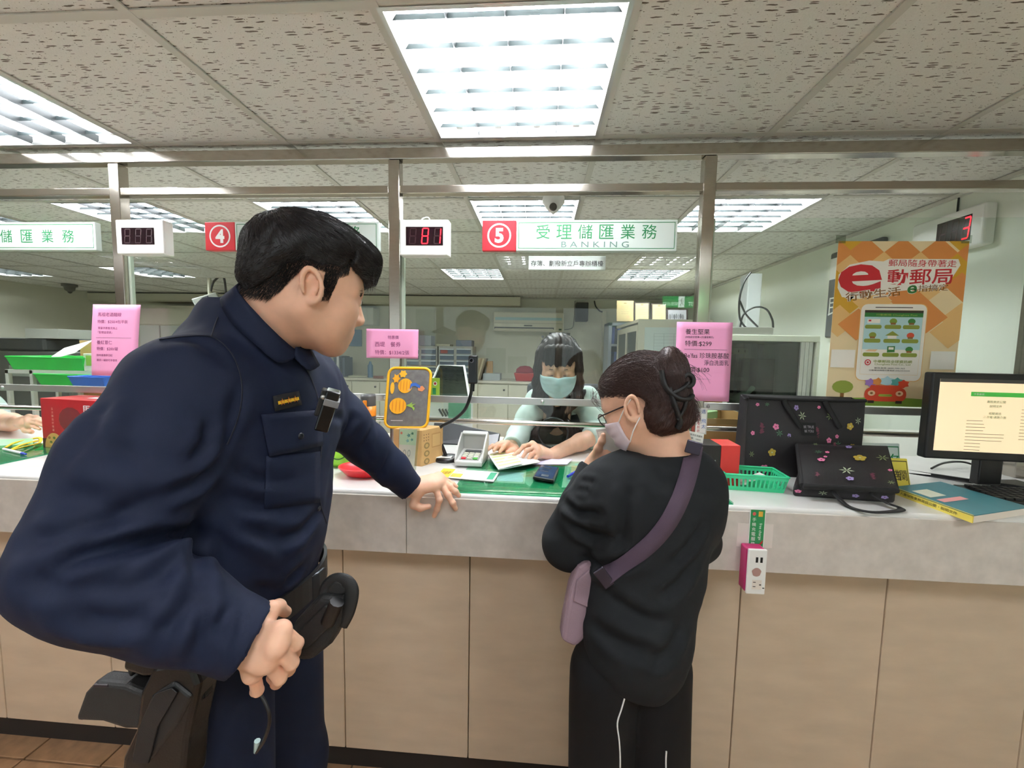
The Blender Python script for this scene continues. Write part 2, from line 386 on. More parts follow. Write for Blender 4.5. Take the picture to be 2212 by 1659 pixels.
sx = [s for s in sx if XL+.1 < s < XR-.05]; sx = [XL+.002]+sx+[XR-.002]
for a, b in zip(sx[:-1], sx[1:]): cb(MB().box(a+.0015, b-.0015, CY+.14, CY+.165, .10, .915), 'front_panel', PANEL, bevel=.003)
cb(MB().box(XL+.002, XR-.002, CY+.165, CY+.19, .1, .95), 'backing', mat('joint_brown', '6a5c4a', .8))  # brown backing board that shows through the panel joints
cb(MB().box(XL+.002, XR-.002, CY+.17, CY+.2, 0.0, .1), 'plinth', KICK)
cb(MB().box(XL+.002, XR-.002, CY+.03, CY+.17, .90, .912), 'soffit', FASC)
cb(MB().box(XL+.002, XR-.002, 1.86, 1.88, 0, CZ-.035), 'rear_panel', mat('rear_laminate', 'bfbcb2', .6))

# ------------------------------------------------------------------ glass partition
PYY = 1.61; PXs = [-4.05, -2.895, -1.735, -.578, .605, 1.77]
gp = thing('glass_partition', 'steel framed glass screen standing on the service counter', 'partition', (-.5, PYY, CZ))
def gb(mb, n, m, **k): return mb.build(n, m, gp, world=True, **k)
for x in PXs:
    gb(MB().box(x-.022, x+.022, PYY-.022, PYY+.022, CZ, 2.253), 'post', STEEL, bevel=.003)
gb(MB().box(XL+.002, XR-.002, PYY-.022, PYY+.022, 2.255, 2.297), 'top_rail', STEEL, bevel=.003)
for x in PXs[1:5]: gb(MB().box(x+.0225, x+.034, PYY-.002, PYY+.012, 1.35, 2.036), 'edge_seal', mat('pale_seal', 'c2d0bd', .4))
ex = [XL+.002]+PXs+[XR-.002]
for a, b in zip(ex[:-1], ex[1:]):
    a, b = a+.022, b-.022
    gb(MB().box(a, b, PYY-.019, PYY+.019, 2.129, 2.159), 'cross_rail', STEEL, bevel=.003)
    gb(MB().box(a, b, PYY-.012, PYY-.002, 1.319, 1.347), 'lower_bar', ALU, bevel=.002)
    gb(MB().cyl((a, PYY+.004, 1.244), (b, PYY+.004, 1.244), .0105, 12), 'lower_tube', STEEL)
    gb(MB().box(a, b, PYY-.0005, PYY+.0055, 1.347, 2.037), 'pane', GLASS)
    gb(MB().box(a, b, PYY+.009, PYY+.013, 1.262, 1.319), 'sneeze_strip', GLASS)
    for s in (a+.02, b-.02, (a+b)/2):
        gb(MB().lathe([(.0075, 0), (.0065, .003), (0, .0045)], (s, PYY-.012, 1.333), 12, (0, -1, 0)), 'screw', ALU)
# ------------------------------------------------------------------ signs, displays and notices on the partition
EX, EZ = V(1, 0, 0), V(0, 0, 1)
def rect(px0, py0, px1, py1, Y):
    mx, my = (px0+px1)/2, (py0+py1)/2
    return PY(px0, my, Y)[0], PY(px1, my, Y)[0], PY(mx, py1, Y)[2], PY(mx, py0, Y)[2]
INK_G = mat('green_ink', '1c7a45', .6); INK_GR = mat('grey_green_ink', '5f7f74', .6); INK_K = mat('black_ink', '2a2526', .7); INK_R = mat('red_ink', 'c02228', .6); INK_W = mat('white_ink', 'f3f3ef', .6)
SIGN_W = mat('white_sign_sheet', 'd3ddd6', .3); SIGN_R = mat('red_sign_sheet', 'c81f2b', .35); PINK = mat('pink_paper', 'f4a6cf', .75, var=.02, vscale=8)
LEDRED = mat('lit_led', 'ff1a28', .5, emit=3.2); LEDOFF = mat('unlit_led', '2a0911', .5); LEDWIN = mat('led_window', '1c0a12', .15)
def ring(mb, c, r0, r1, ru, up, n=40):
    c = np.asarray(c, float)
    A = [c+r0*(ru*math.cos(t)+up*math.sin(t)) for t in np.linspace(0, 2*math.pi, n, endpoint=False)]
    B = [c+r1*(ru*math.cos(t)+up*math.sin(t)) for t in np.linspace(0, 2*math.pi, n, endpoint=False)]
    return mb.add(A+B, [(i, (i+1) % n, n+(i+1) % n, n+i) for i in range(n)])
def border(mb, x0, x1, z0, z1, w, Y):
    for a in ((x0, x1, z1-w, z1), (x0, x1, z0, z0+w), (x0, x0+w, z0+w, z1-w), (x1-w, x1, z0+w, z1-w)):
        mb.quad((a[0], Y, a[2]), (a[1], Y, a[2]), (a[1], Y, a[3]), (a[0], Y, a[3]))
    return mb

def counter_sign(px0, px1, py0, py1, num, redw, label, en=True):
    Yf = 1.584; x0, x1, z0, z1 = rect(px0, py0, px1, py1, Yf)
    t = thing('counter_sign', label, 'sign', ((x0+x1)/2, Yf, z0), group='hanging counter signs')
    xr = x0
    if num:
        xr = x0+(x1-x0)*redw
        rb = MB().box(x0, xr-.0005, Yf, Yf+.024, z0, z1).build('number_plate', SIGN_R, t, world=True, bevel=.002)
        c = V((x0+xr)/2, Yf-.0006, (z0+z1)/2); r = (z1-z0)*.40
        ring(MB(), c, r*.86, r, EX, EZ).build('number_ring', INK_W, rb, world=True)
        put_text(MB(), num, r*1.22, c, EX, EZ, bold=.04).build('number', INK_W, rb, world=True)
    pb = MB().box(xr+.0005, x1, Yf, Yf+.024, z0, z1).build('sign_plate', SIGN_W, t, world=True, bevel=.002)
    m_ = (z1-z0)*.075
    border(MB(), xr+m_, x1-m_, z0+m_, z1-m_, .0022, Yf-.0005).build('printed_border', INK_G, pb, world=True)
    xc = (xr+x1)/2; w = x1-xr; hz = z1-z0; zc = z0+hz*(.62 if en else .5)
    for k, ch in enumerate('受理儲匯業務'):
        put_text(MB(), ch, hz*.46, V(xc+(k-2.5)*w*.132, Yf-.0006, zc), EX, EZ, bold=.0).build('lettering', INK_G, pb, world=True)
    if en: put_text(MB(), 'B A N K I N G', hz*.19, V(xc-.002, Yf-.0006, z0+hz*.21), EX, EZ, width=w*.42).build('lettering', INK_GR, pb, world=True)
    for s in (x0+.06, x1-.06):
        MB().box(s-.006, s+.006, Yf+.024, PYY-.0005, z1-.03, z1-.012).build('clip', ALU, t, world=True)
    return t
counter_sign(1042, 1463, 475, 542, '5', 75/421, 'counter sign with white 5 on red square and green lettering')
counter_sign(443, 818, 479, 541, '4', 66/375, 'counter sign with white 4 on red square, mostly hidden by the officer head')
counter_sign(-200, 206, 480, 540, '3', 72/406, 'counter sign cut off at the left picture edge, green lettering only', en=False)

SEG = {'a': (.15, .93, .85, 1), 'g': (.15, .465, .85, .535), 'd': (.15, 0, .85, .07), 'f': (.05, .53, .19, .95), 'b': (.81, .53, .95, .95), 'e': (.05, .05, .19, .47), 'c': (.81, .05, .95, .47)}
DIG = {'8': 'abcdefg', '1': 'bc', '3': 'abcdg', ' ': ''}
def seven(t, ch, o, ru, up, w, h):
    for k, (a, b, c, d) in SEG.items():
        poly = [(a*w, b*h), (c*w, b*h), (c*w, d*h), (a*w, d*h)]
        sh = lambda p: (p[0]+p[1]*.08, p[1])
        MB().face([sh(p) for p in poly], o, ru, up).build('segment', LEDRED if k in DIG[ch] else LEDOFF, t, world=True)
def led_box(px0, py0, px1, py1, wx0, wy0, wx1, wy1, digits, label, depth=.045, Yf=1.535):
    x0, x1, z0, z1 = rect(px0, py0, px1, py1, Yf)
    t = thing('queue_display', label, 'display', ((x0+x1)/2, Yf, z0), group='queue number displays')
    MB().box(x0, x1, Yf, Yf+depth, z0, z1).build('case', WHITE, t, world=True, bevel=.005, seg=3)
    a, b, c, d = rect(wx0, wy0, wx1, wy1, Yf)
    wn = MB().box(a, b, Yf-.001, Yf+.002, c, d).build('window', LEDWIN, t, world=True)
    n = len(digits); w = (b-a)/n
    for k, ch in enumerate(digits): seven(wn, ch, V(a+w*k+w*.2, Yf-.0016, c+(d-c)*.06), EX, EZ, w*.62, (d-c)*.88)
    MB().box(x0+.03, x0+.055, Yf+depth, PYY-.022, z0+.03, z1-.03).build('bracket', ALU, t, world=True)
    return t, (x0, x1, z0, z1)
q1, qb = led_box(863, 474, 969, 552, 877, 490, 957, 530, ' 81', 'white queue display showing red number 81 beside sign five')
led_box(250, 474, 354, 549, 263, 492, 333, 528, '   ', 'white queue display with dark blank window on the left post')
c0 = V((qb[0]+qb[1])/2-.02, 1.56, qb[3])
MB().tube(smooth_path([c0, c0+V(.01, 0, .012), c0+V(.03, 0, .014), c0+V(.035, .01, -.002)]), .0025, 6).build('cable', WHITE, q1, world=True)

def paper(px0, py0, px1, py1, Y, lines, label, name='notice', m=PINK, curl=.006, skew=0, cat='notice', group=None, rule=None):
    x0, x1, z0, z1 = rect(px0, py0, px1, py1, Y)
    fn = lambda u, v: V(x0+(x1-x0)*u+skew*(1-v), Y-curl*math.sin(math.pi*v)*.4-curl*(1-v)**2*(.4+.6*u), z0+(z1-z0)*v)
    t = MB().grid(fn, 9, 13).build(name, m, None, solid=.0006, label=label, cat=cat, group=group)
    for s, u, v, h, al, col in lines:
        mb = put_text(MB(), s, h*(z1-z0), V(0, 0, 0), EX, EZ, al)
        P = np.array(mb.v); wl = P[:, 0].max()-P[:, 0].min(); lim = (.96-u if al == 'l' else .94)*(x1-x0)
        if wl > lim: P[:, 0] *= lim/wl
        X = x0+(x1-x0)*u+P[:, 0]; Z = z0+(z1-z0)*v+P[:, 2]
        mb.v = [tuple(fn((a-x0)/(x1-x0), (b-z0)/(z1-z0))+V(0, -.0009, 0)) for a, b in zip(X, Z)]
        mb.build('lettering', col, t, world=True)
    for (u0, u1, v) in (rule or []):
        a, b = fn(u0, v), fn(u1, v); MB().quad(a+V(0, -.001, -.0005), b+V(0, -.001, -.0005), b+V(0, -.001, .0005), a+V(0, -.001, .0005)).build('printed_rule', INK_K, t, world=True)
    return t
K, RD = INK_K, mat('magenta_ink', '8a3b6c', .7)
paper(1458, 696, 1578, 866, 1.57, [('養生堅果', .16, .88, .07, 'l', K), ('(30包綜合堅果+2包量堅果乳)', .16, .81, .03, 'l', K), ('特價:$299', .16, .73, .075, 'l', K),
      ("Be'fas 珍珠胺基酸", .16, .58, .072, 'l', K), ('淨白洗面乳', .52, .49, .068, 'l', K), ('特價:$100', .16, .40, .072, 'l', K)], 'tall pink price notice taped to the right steel post', group='pink price notices', rule=[(.15, .92, .655)])
paper(792, 711, 904, 774, 1.57, [('特惠價', .52, .72, .12, 'c', RD), ('西堤　餐券', .17, .48, .17, 'l', RD), ('特價：$1334/2張', .17, .2, .16, 'l', RD)], 'small wide pink price notice taped to the middle post', group='pink price notices')
paper(206, 658, 308, 812, 1.55, [('馬祖老酒麵線', .12, .86, .055, 'l', RD), ('特價：$250/4包平裝', .12, .76, .05, 'l', RD), ('限量供應售完為止', .14, .67, .035, 'l', RD), ('「配禮盒提袋」', .14, .61, .035, 'l', RD),
      ('養紅薏仁', .12, .47, .055, 'l', RD), ('特價：$200/罐', .12, .38, .05, 'l', RD), ('限時優惠即日起', .12, .29, .033, 'l', RD), ('購買一罐即可享優惠', .12, .22, .033, 'l', RD)],
      'tall pink price notice partly behind the officer shoulder', group='pink price notices', skew=-.02, curl=.012, rule=[(.1, .85, .535)])
paper(1142, 553, 1308, 584, 1.598, [('存簿、劃撥新立戶專辦櫃檯', .5, .48, .40, 'c', K)], 'white strip note with black lettering under sign five', name='paper_note', m=SIGN_W, curl=.001, cat='note')

# illuminated exit sign hanging on the public side: its mirror image shows in the glass
ey = -1.0; vx = [PY(1433, 652, 2*1.6095-ey), PY(1512, 652, 2*1.6095-ey)]; ez0, ez1 = PY(1470, 664, 4.22)[2], PY(1470, 640, 4.22)[2]
GRN = mat('lit_green_sheet', '19a04c', .5, emit=4.5); LWH = mat('lit_white_sheet', 'e8fff0', .5, emit=6)
xs = thing('exit_sign', 'green exit sign with running figure, reflected in the glass by the right post', 'sign', ((vx[0][0]+vx[1][0])/2, ey, ez0))
MB().box(vx[0][0], vx[1][0], ey-.03, ey, ez0, ez1).build('sign_box', GRN, xs, world=True)
_c = (vx[0][0]+vx[1][0])/2; _w = vx[1][0]-vx[0][0]
MB().quad((_c+.03, ey+.001, ez0), (_c-.03, ey+.001, ez0), (_c-.03, ey+.001, ez1), (_c+.03, ey+.001, ez1)).build('white_field', LWH, xs, world=True)
put_text(MB(), 'EXIT', .035, V(_c+_w*.32, ey+.0015, ez0+.036), -EX, EZ, bold=.02).build('lettering', LWH, xs, world=True)
put_text(MB(), '緊急出口', .035, V(_c-_w*.3, ey+.0015, ez0+.036), -EX, EZ).build('lettering', LWH, xs, world=True)
rf = MB()
for pts, r in (([(.0, .085), (.004, .06)], .008), ([(.004, .07), (-.006, .045)], .008), ([(-.006, .045), (.012, .03), (.006, .008)], .006), ([(-.006, .045), (-.014, .03), (-.03, .022)], .006), ([(.004, .07), (.02, .062)], .004), ([(.002, .07), (-.015, .066), (-.02, .052)], .004)):
    rf.tube([V(_c-a, ey+.004, ez0+b) for a, b in pts], r, 6, flat=.3)
rf.build('running_figure', mat('dark_green_sheet', '0b3d20', .6), xs, world=True)
for s in (-.1, .1): MB().cyl((_c+s, ey-.015, ez1), (_c+s, ey-.015, CEIL), .004, 6).build('hanger_rod', ALU, xs, world=True)

# large wall display on the right wall
XW = 1.93
p = [PX(2131, 434, XW), PX(2128, 528, XW), PX(1985, 470, XW)]
y0, y1, z0, z1 = p[0][1], PX(1968, 520, XW)[1], p[1][2], p[0][2]
z0 = PX(2128, 525, XW)[2]; z1 = PX(2131, 434, XW)[2]
t = thing('wall_queue_display', 'large white queue display with red digits on the right wall', 'display', (XR, (y0+y1)/2, z0))
MB().box(XW, XR-.001, y0, y1, z0, z1).build('case', WHITE, t, world=True, bevel=.012, seg=4)
wy0, wy1 = PX(2098, 490, XW)[1], PX(2024, 500, XW)[1]; wz0, wz1 = PX(2098, 517, XW)[2], PX(2098, 462, XW)[2]
wn = MB().box(XW-.001, XW+.004, wy0, wy1, wz0, wz1).build('window', LEDWIN, t, world=True)
w = (wy1-wy0)/3
for k, ch in enumerate('  3'): seven(wn, ch, V(XW-.0018, wy1-w*k-w*.22, wz0+(wz1-wz0)*.07), V(0, -1, 0), EZ, w*.66, (wz1-wz0)*.86)
MB().tube([V(XR-.006, (y0+y1)/2, z1), V(XR-.006, (y0+y1)/2, CEIL-.016)], .004, 6).build('cable', BLACK, t, world=True)

# ------------------------------------------------------------------ poster on the right pane
Yp = 1.588; X0, X1, Z0, Z1 = rect(1797, 521, 2075, 878, Yp); PW, PH = X1-X0, Z1-Z0
pc = {k: mat('print_'+k, v, .55) for k, v in dict(cream='f2dcb0', orange='e0914a', mustard='d9a62c', sand='eec27e', red='c8202a', white='fbf7ee', brown='8a5a22', green='2f7a34', sky='bfe3ea', grass='7a9a34', leaf='8d9b3a', dark='33261c', lime='a9bf4e', car='d2492a', skin='f0c9a0', violet='a07ac0', teal='59a9a0').items()}
po = thing('poster', 'orange poster with diamond pattern, big red e and a white phone', 'poster', ((X0+X1)/2, Yp, Z0))
sheet = MB().box(X0, X1, Yp, Yp+.0012, Z0, Z1).build('sheet', pc['cream'], po, world=True)
LAY = [0]
def pr(poly, col, name='print'):
    LAY[0] += 1; y = Yp-.0004-.00003*LAY[0]
    return MB().face([(u*PW, v*PH) for u, v in poly], V(X0, y, Z0), EX, EZ).build(name, pc[col], sheet, world=True)
def prt(s, u, v, h, col, ru=EX, up=EZ, bold=.02, outline=None, width=None, al='c'):
    o = V(X0+u*PW, 0, Z0+v*PH)
    if outline:
        LAY[0] += 1; put_text(MB(), s, h*PH*1.12, o+V(0, Yp-.0004-.00003*LAY[0], 0), ru, up, al, bold=bold+.07, width=width and width*PW*1.03).build('lettering', pc[outline], sheet, world=True)
    LAY[0] += 1; return put_text(MB(), s, h*PH, o+V(0, Yp-.0004-.00003*LAY[0], 0), ru, up, al, bold=bold, width=width and width*PW).build('lettering', pc[col], sheet, world=True)
def clipd(c, r):      # diamond clipped to the sheet
    poly = [(c[0]-r[0], c[1]), (c[0], c[1]-r[1]), (c[0]+r[0], c[1]), (c[0], c[1]+r[1])]
    for ax, lim, sg in ((0, 0, 1), (0, 1, -1), (1, 0, 1), (1, 1, -1)):
        out = []
        for i in range(len(poly)):
            a, b = poly[i], poly[(i+1) % len(poly)]; ia, ib = sg*(a[ax]-lim) >= -1e-9, sg*(b[ax]-lim) >= -1e-9
            if ia: out.append(a)
            if ia != ib: tt = (lim-a[ax])/(b[ax]-a[ax]); out.append((a[0]+tt*(b[0]-a[0]), a[1]+tt*(b[1]-a[1])))
        poly = out
        if len(poly) < 3: return None
    return poly
for c, col in (((.06, 1.02), 'mustard'), ((.97, 1.02), 'mustard'), ((.22, .925), 'orange'), ((.5, .925), 'orange'), ((.78, .925), 'orange'), ((0, .91), 'orange'), ((1.02, .90), 'orange'), ((.36, .84), 'sand'), ((.64, .84), 'sand'), ((.92, .83), 'mustard'), ((.10, .82), 'sand'), ((.0, .73), 'mustard'), ((.2, .74), 'sand'), ((.46, .74), 'orange'), ((.74, .74), 'sand'), ((.97, .72), 'orange'), ((.08, .63), 'mustard'), ((.3, .64), 'sand'), ((.86, .63), 'cream'), ((.6, .64), 'orange'), ((.99, .54), 'sand'), ((.05, .52), 'sand'), ((.74, .55), 'orange'), ((.2, .5), 'orange'), ((.92, .46), 'sand')):
    q_ = clipd(c, (.155, .098))
    if q_: pr(q_, col)
pr([(0, 0), (1, 0), (1, .04), (.6, .055), (.2, .048), (0, .04)], 'grass')
pr([(.11, .04), (.14, .04), (.14, .09), (.11, .09)], 'brown')
pr([(.125+.085*math.cos(a), .115+.04*math.sin(a)) for a in np.linspace(0, 2*math.pi, 14, endpoint=False)], 'leaf')
pr([(.96+.07*math.cos(a)*.5, .13+.05*math.sin(a)) for a in np.linspace(0, 2*math.pi, 12, endpoint=False)], 'brown')
# headline
e1 = nrm(V(1, 0, .06))
blob = [(.02, .72), (.06, .665), (.2, .655), (.35, .69), (.84, .735), (.9, .79), (.95, .86), (.93, .895), (.4, .895), (.36, .88), (.25, .885), (.1, .86), (.02, .80)]
pr(blob, 'white')
prt('e', .19, .775, .175, 'red', e1, nrm(V(-.06, 0, 1)), bold=.022, width=.34)
prt('郵局隨身帶著走', .66, .87, .042, 'red', nrm(V(1, 0, -.01)), bold=.006, width=.52)
prt('動郵局', .65, .79, .095, 'red', nrm(V(1, 0, .03)), bold=.012, width=.50)
e2 = nrm(V(1, 0, .13))
prt('行動生活', .30, .685, .055, 'brown', e2, nrm(V(-.13, 0, 1)), bold=.008, outline='white', width=.43)
prt('e', .60, .715, .05, 'green', e2, EZ, bold=.02, outline='white', width=.075)
prt('指搞定', .76, .725, .04, 'brown', nrm(V(1, 0, .06)), bold=.005, outline='white', width=.23)
# phone
def rrect(u0, v0, u1, v1, r, k=5):
    out = []; ry = r*PW/PH
    for cx_, cy_, a0 in ((u1-r, v1-ry, 0), (u0+r, v1-ry, 90), (u0+r, v0+ry, 180), (u1-r, v0+ry, 270)):
        for i in range(k): a = math.radians(a0+90*i/(k-1)); out.append((cx_+r*math.cos(a), cy_+ry*math.sin(a)))
    return out
pr(rrect(.215, .155, .735, .628, .05), 'sand'); pr(rrect(.22, .16, .73, .625, .05), 'white')
pr([(.33, .603), (.62, .603), (.62, .608), (.33, .608)], 'dark')
pr([(.25, .195), (.705, .195), (.705, .59), (.25, .59)], 'cream'); pr([(.252, .197), (.703, .197), (.703, .35), (.252, .35)], 'white')
pr([(.252, .35), (.703, .35), (.703, .556), (.252, .556)], 'sky'); pr([(.25, .573), (.705, .573), (.705, .588), (.25, .588)], 'dark')
pr([(.25, .548), (.705, .548), (.705, .573), (.25, .573)], 'green'); prt('行動郵局 Chunghwa Post', .50, .560, .014, 'lime', bold=0, width=.32)
for r_, v in enumerate((.49, .405, .32)):
    for c_, u in enumerate((.325, .478, .62)):
        pr(rrect(u-.065, v-.014, u+.065, v+.010, .012, 3), 'leaf')
        k = r_*3+c_
        if k == 0: pr([(u-.05, v+.02), (u+.05, v+.02), (u+.05, v+.045), (u-.05, v+.045)], 'white'); pr([(u-.04, v+.03), (u-.02, v+.03), (u-.02, v+.04), (u-.04, v+.04)], 'red')
        elif k == 4: pr([(u-.035, v+.012), (u+.035, v+.012), (u+.035, v+.03), (u-.035, v+.03)], 'white'); pr([(u-.055, v+.03), (u+.055, v+.03), (u, v+.058)], 'leaf')
        elif k == 6: pr([(u-.05, v+.018), (u+.03, v+.016), (u+.05, v+.03), (u-.02, v+.03)], 'skin')
        elif k == 7: pr([(u-.03, v+.012), (u+.03, v+.015), (u+.03, v+.052), (u-.03, v+.05)], 'green'); pr([(u-.02, v+.03), (u+.02, v+.03), (u+.02, v+.045), (u-.02, v+.045)], 'white')
        else:
            pr([(u+.03*math.cos(a), v+.032+.018*math.sin(a)) for a in np.linspace(0, 2*math.pi, 10, endpoint=False)], ('leaf', 'grass', 'green', 'leaf', 'brown', 'car', 'leaf', 'leaf', 'green')[k]); pr([(u-.02, v+.012), (u+.02, v+.012), (u+.02, v+.024), (u-.02, v+.024)], 'brown')
pr([(.305+.025*math.cos(a), .27+.025*PW/PH*math.sin(a)) for a in np.linspace(0, 2*math.pi, 16, endpoint=False)], 'red'); pr([(.305+.017*math.cos(a), .27+.017*PW/PH*math.sin(a)) for a in np.linspace(0, 2*math.pi, 16, endpoint=False)], 'white'); pr([(.297, .264), (.313, .264), (.313, .276), (.297, .276)], 'red')
prt('中華郵政全球資訊網', .50, .277, .018, 'leaf', bold=.01, width=.30); prt('Chunghwa Post Co., Ltd', .50, .258, .014, 'leaf', bold=0, width=.28)
prt('郵政業務 0800-700-365', .48, .236, .010, 'dark', bold=0, width=.24); prt('行動電話請撥付費電話 (04)23542030', .48, .221, .010, 'dark', bold=0, width=.32)
# plain pale squares where the codes were, and the little red car with a load of parcels
for u in (.01, .79): pr([(u, .235), (u+.19, .235), (u+.19, .345), (u, .345)], 'white')
for u, v, r_, col in ((.34, .145, .05, 'violet'), (.4, .15, .05, 'orange'), (.47, .155, .06, 'sky'), (.55, .15, .055, 'teal'), (.6, .14, .05, 'car')):
    pr([(u+r_*math.cos(a)*(1 if i % 2 else .72), v+r_*.55*math.sin(a)*(1 if i % 2 else .72)) for i, a in enumerate(np.linspace(0, 2*math.pi, 12, endpoint=False))], col)
pr(rrect(.30, .03, .63, .115, .05), 'car'); pr([(.33, .10), (.60, .10), (.585, .13), (.345, .13)], 'car')
for u in (.355, .575): pr([(u+.03*math.cos(a), .08+.017*math.sin(a)) for a in np.linspace(0, 2*math.pi, 12, endpoint=False)], 'skin'); pr([(u+.012*math.cos(a), .08+.007*math.sin(a)) for a in np.linspace(0, 2*math.pi, 8, endpoint=False)], 'brown')
pr(rrect(.41, .06, .52, .075, .012, 3), 'lime')
for u in (.33, .55): pr([(u, .018), (u+.05, .018), (u+.05, .035), (u, .035)], 'dark')
for u in (.0, .96):
    MB().box(X0+u*PW-.012, X0+u*PW+.022, Yp-.0035, Yp-.0030, Z1-.008, Z1+.02).build('tape', glass_mat('clear_tape', 'e6ece6'), po, world=True)
# ------------------------------------------------------------------ things lying on the counter
def hexa(mb, b, t):
    return mb.add(list(b)+list(t), [(3, 2, 1, 0), (4, 5, 6, 7), (0, 1, 5, 4), (1, 2, 6, 5), (2, 3, 7, 6), (3, 0, 4, 7)])
def slab_px(pxs, z, h, name, m, label=None, cat=None, parent=None, bevel=0., **k):
    """flat quad given by its four corner pixels on the plane z (front-left, front-right, back-right, back-left), thickness h upwards"""
    b = [PZ(x, y, z+h)-V(0, 0, h) for x, y in pxs]; t = [p+V(0, 0, h) for p in b]
    mb = hexa(MB(), b, t)
    return (mb.build(name, m, parent, world=True, bevel=bevel) if parent is not None else mb.build(name, m, None, bevel=bevel, label=label, cat=cat, **k)), t
def bil(q, u, v):     # bilinear point in quad fl, fr, br, bl
    return (q[0]*(1-u)+q[1]*u)*(1-v)+(q[3]*(1-u)+q[2]*u)*v
def on_quad(q, poly, lift=.0005):
    n = nrm(np.cross(q[1]-q[0], q[3]-q[0])); return [bil(q, u, v)+n*lift for u, v in poly]
def qface(q, poly, m, parent, name='print', lift=.0006):
    P = on_quad(q, poly, lift); return MB().add(P, [tuple(range(len(P)))]).build(name, m, parent, world=True)
def qrect(q, u0, v0, u1, v1, m, parent, name='print', lift=.0006): return qface(q, [(u0, v0), (u1, v0), (u1, v1), (u0, v1)], m, parent, name, lift)
def qtext(q, s, u, v, h, m, parent, al='c', bold=0., width=None, lift=.0009, flip=False):
    ru = nrm(q[1]-q[0]); up = nrm(q[3]-q[0]-ru*np.dot(q[3]-q[0], ru)); n = np.cross(ru, up)
    H = np.linalg.norm(q[3]-q[0]); Wd = np.linalg.norm(q[1]-q[0])
    return put_text(MB(), s, h*H, bil(q, u, v)+n*lift, ru, up, al, bold, width and width*Wd).build('lettering', m, parent, world=True)
def inks(c): return mat('ink_'+c, c, .6)
GREENMAT = mat('green_mat', '1c9a76', .5, var=.04, vscale=6); EDGEGL = glass_mat('mat_glass', 'd8f0e4')
MZ = CZ+.0065
def desk_mat(x0, x1, y0, y1, label):
    t = thing('desk_mat', label, 'desk mat', ((x0+x1)/2, (y0+y1)/2, CZ), group='green glass desk mats')
    MB().box(x0, x1, y0, y1, CZ, CZ+.0015).build('green_sheet', GREENMAT, t, world=True)
    MB().box(x0, x1, y0, y1, CZ+.0017, MZ).build('glass_sheet', EDGEGL, t, world=True)
    return t
a = PZ(978, 1060, MZ); b_ = PZ(1000, 1000, MZ)
dm = desk_mat(a[0], a[0]+.82, a[1], 1.57, 'green desk mat under glass below sign five')
lx = PZ(140, 971, MZ); desk_mat(-3.0, lx[0], 1.2, 1.555, 'green desk mat under glass at the left picture edge')

# sheets under and on the glass
s, q = slab_px([(998, 1038), (1133, 1045), (1137, 1016), (1008, 1013)], CZ+.0015, .0001, 'price_sheet', PAPER, parent=dm)
qrect(q, .55, .1, .97, .8, inks('b9d3df'), s); qrect(q, .05, .1, .4, .5, inks('efe3d0'), s)
s, q = slab_px([(942, 1029), (1066, 1040), (1079, 1020), (958, 1012)], MZ, .0015, 'leaflet', PAPER, 'white and yellow leaflet lying on the green mat edge', 'leaflet')
qrect(q, 0, 0, .22, 1, inks('f0c735'), s); qrect(q, .23, .1, .42, .5, inks('f3b64a'), s); qrect(q, .68, .25, .78, .7, inks('c9c9c9'), s); qrect(q, .86, .15, .97, .9, inks('2f8f6a'), s); qtext(q, '手續費', .11, .5, .35, inks('7a5a10'), s, width=.16)
for k in range(4): qrect(q, .25, .6+.09*k, .42, .63+.09*k, inks('b0a890'), s); qrect(q, .46, .25+.15*k, .64, .28+.15*k, inks('b8b8b8'), s)
s, q = slab_px([(1062, 1004), (1150, 1000), (1140, 985), (1060, 988)], CZ+.0015, .0001, 'blue_leaflet', PAPER, parent=dm); qrect(q, .1, .2, .9, .8, inks('8fc3d8'), s)
s, q = slab_px([(1213, 1053), (1290, 1050), (1290, 1000), (1222, 1000)], CZ+.0015, .0001, 'info_sheet', PAPER, parent=dm)
qrect(q, .2, .55, .8, .85, inks('e8c9a0'), s); qrect(q, .3, .88, .9, .97, inks('9adad2'), s)
# passbook (open booklet) with green stripes
b0 = [PZ(1077, 1014, MZ+.02), PZ(1167, 998, MZ+.012), PZ(1132, 968, MZ+.012), PZ(1050, 977, MZ+.012)]
t = hexa(MB(), [p-V(0, 0, .0025) for p in b0], b0).build('passbook', PAPER, None, label='open passbook with pale green striped page under the teller hands', cat='passbook')
b1 = [PZ(1077, 1013, MZ+.022), PZ(1130, 1001, MZ+.026), PZ(1106, 972, MZ+.024), PZ(1052, 978, MZ+.016)]
pg = hexa(MB(), [p-V(0, 0, .001) for p in b1], b1).build('page', PAPER, t, world=True)
for k in range(5): qrect(b1, .06, .10+.17*k, .97, .19+.17*k, inks('cfe09a'), pg)
s, q = slab_px([(1150, 1003), (1225, 1003), (1236, 992), (1160, 991)], MZ, .001, 'form', mat('lilac_paper', 'd9d6ee', .7), 'lilac tinted form under the passbook', 'form')
# phone
s, q = slab_px([(1151, 1029), (1196, 1037), (1208, 1009), (1168, 1003)], MZ, .011, 'mobile_phone', BLACK, 'black mobile phone lying on the green mat', 'phone', bevel=.003)
qrect(q, .07, .04, .93, .96, mat('phone_screen', '33445e', .08, emit=.06), s, 'screen'); qrect(q, .2, .72, .65, .8, inks('2b3138'), s, lift=.001); qrect(q, .15, .45, .6, .52, inks('2b3138'), s, lift=.001); qrect(q, .35, .12, .7, .26, inks('2b3138'), s, lift=.001)
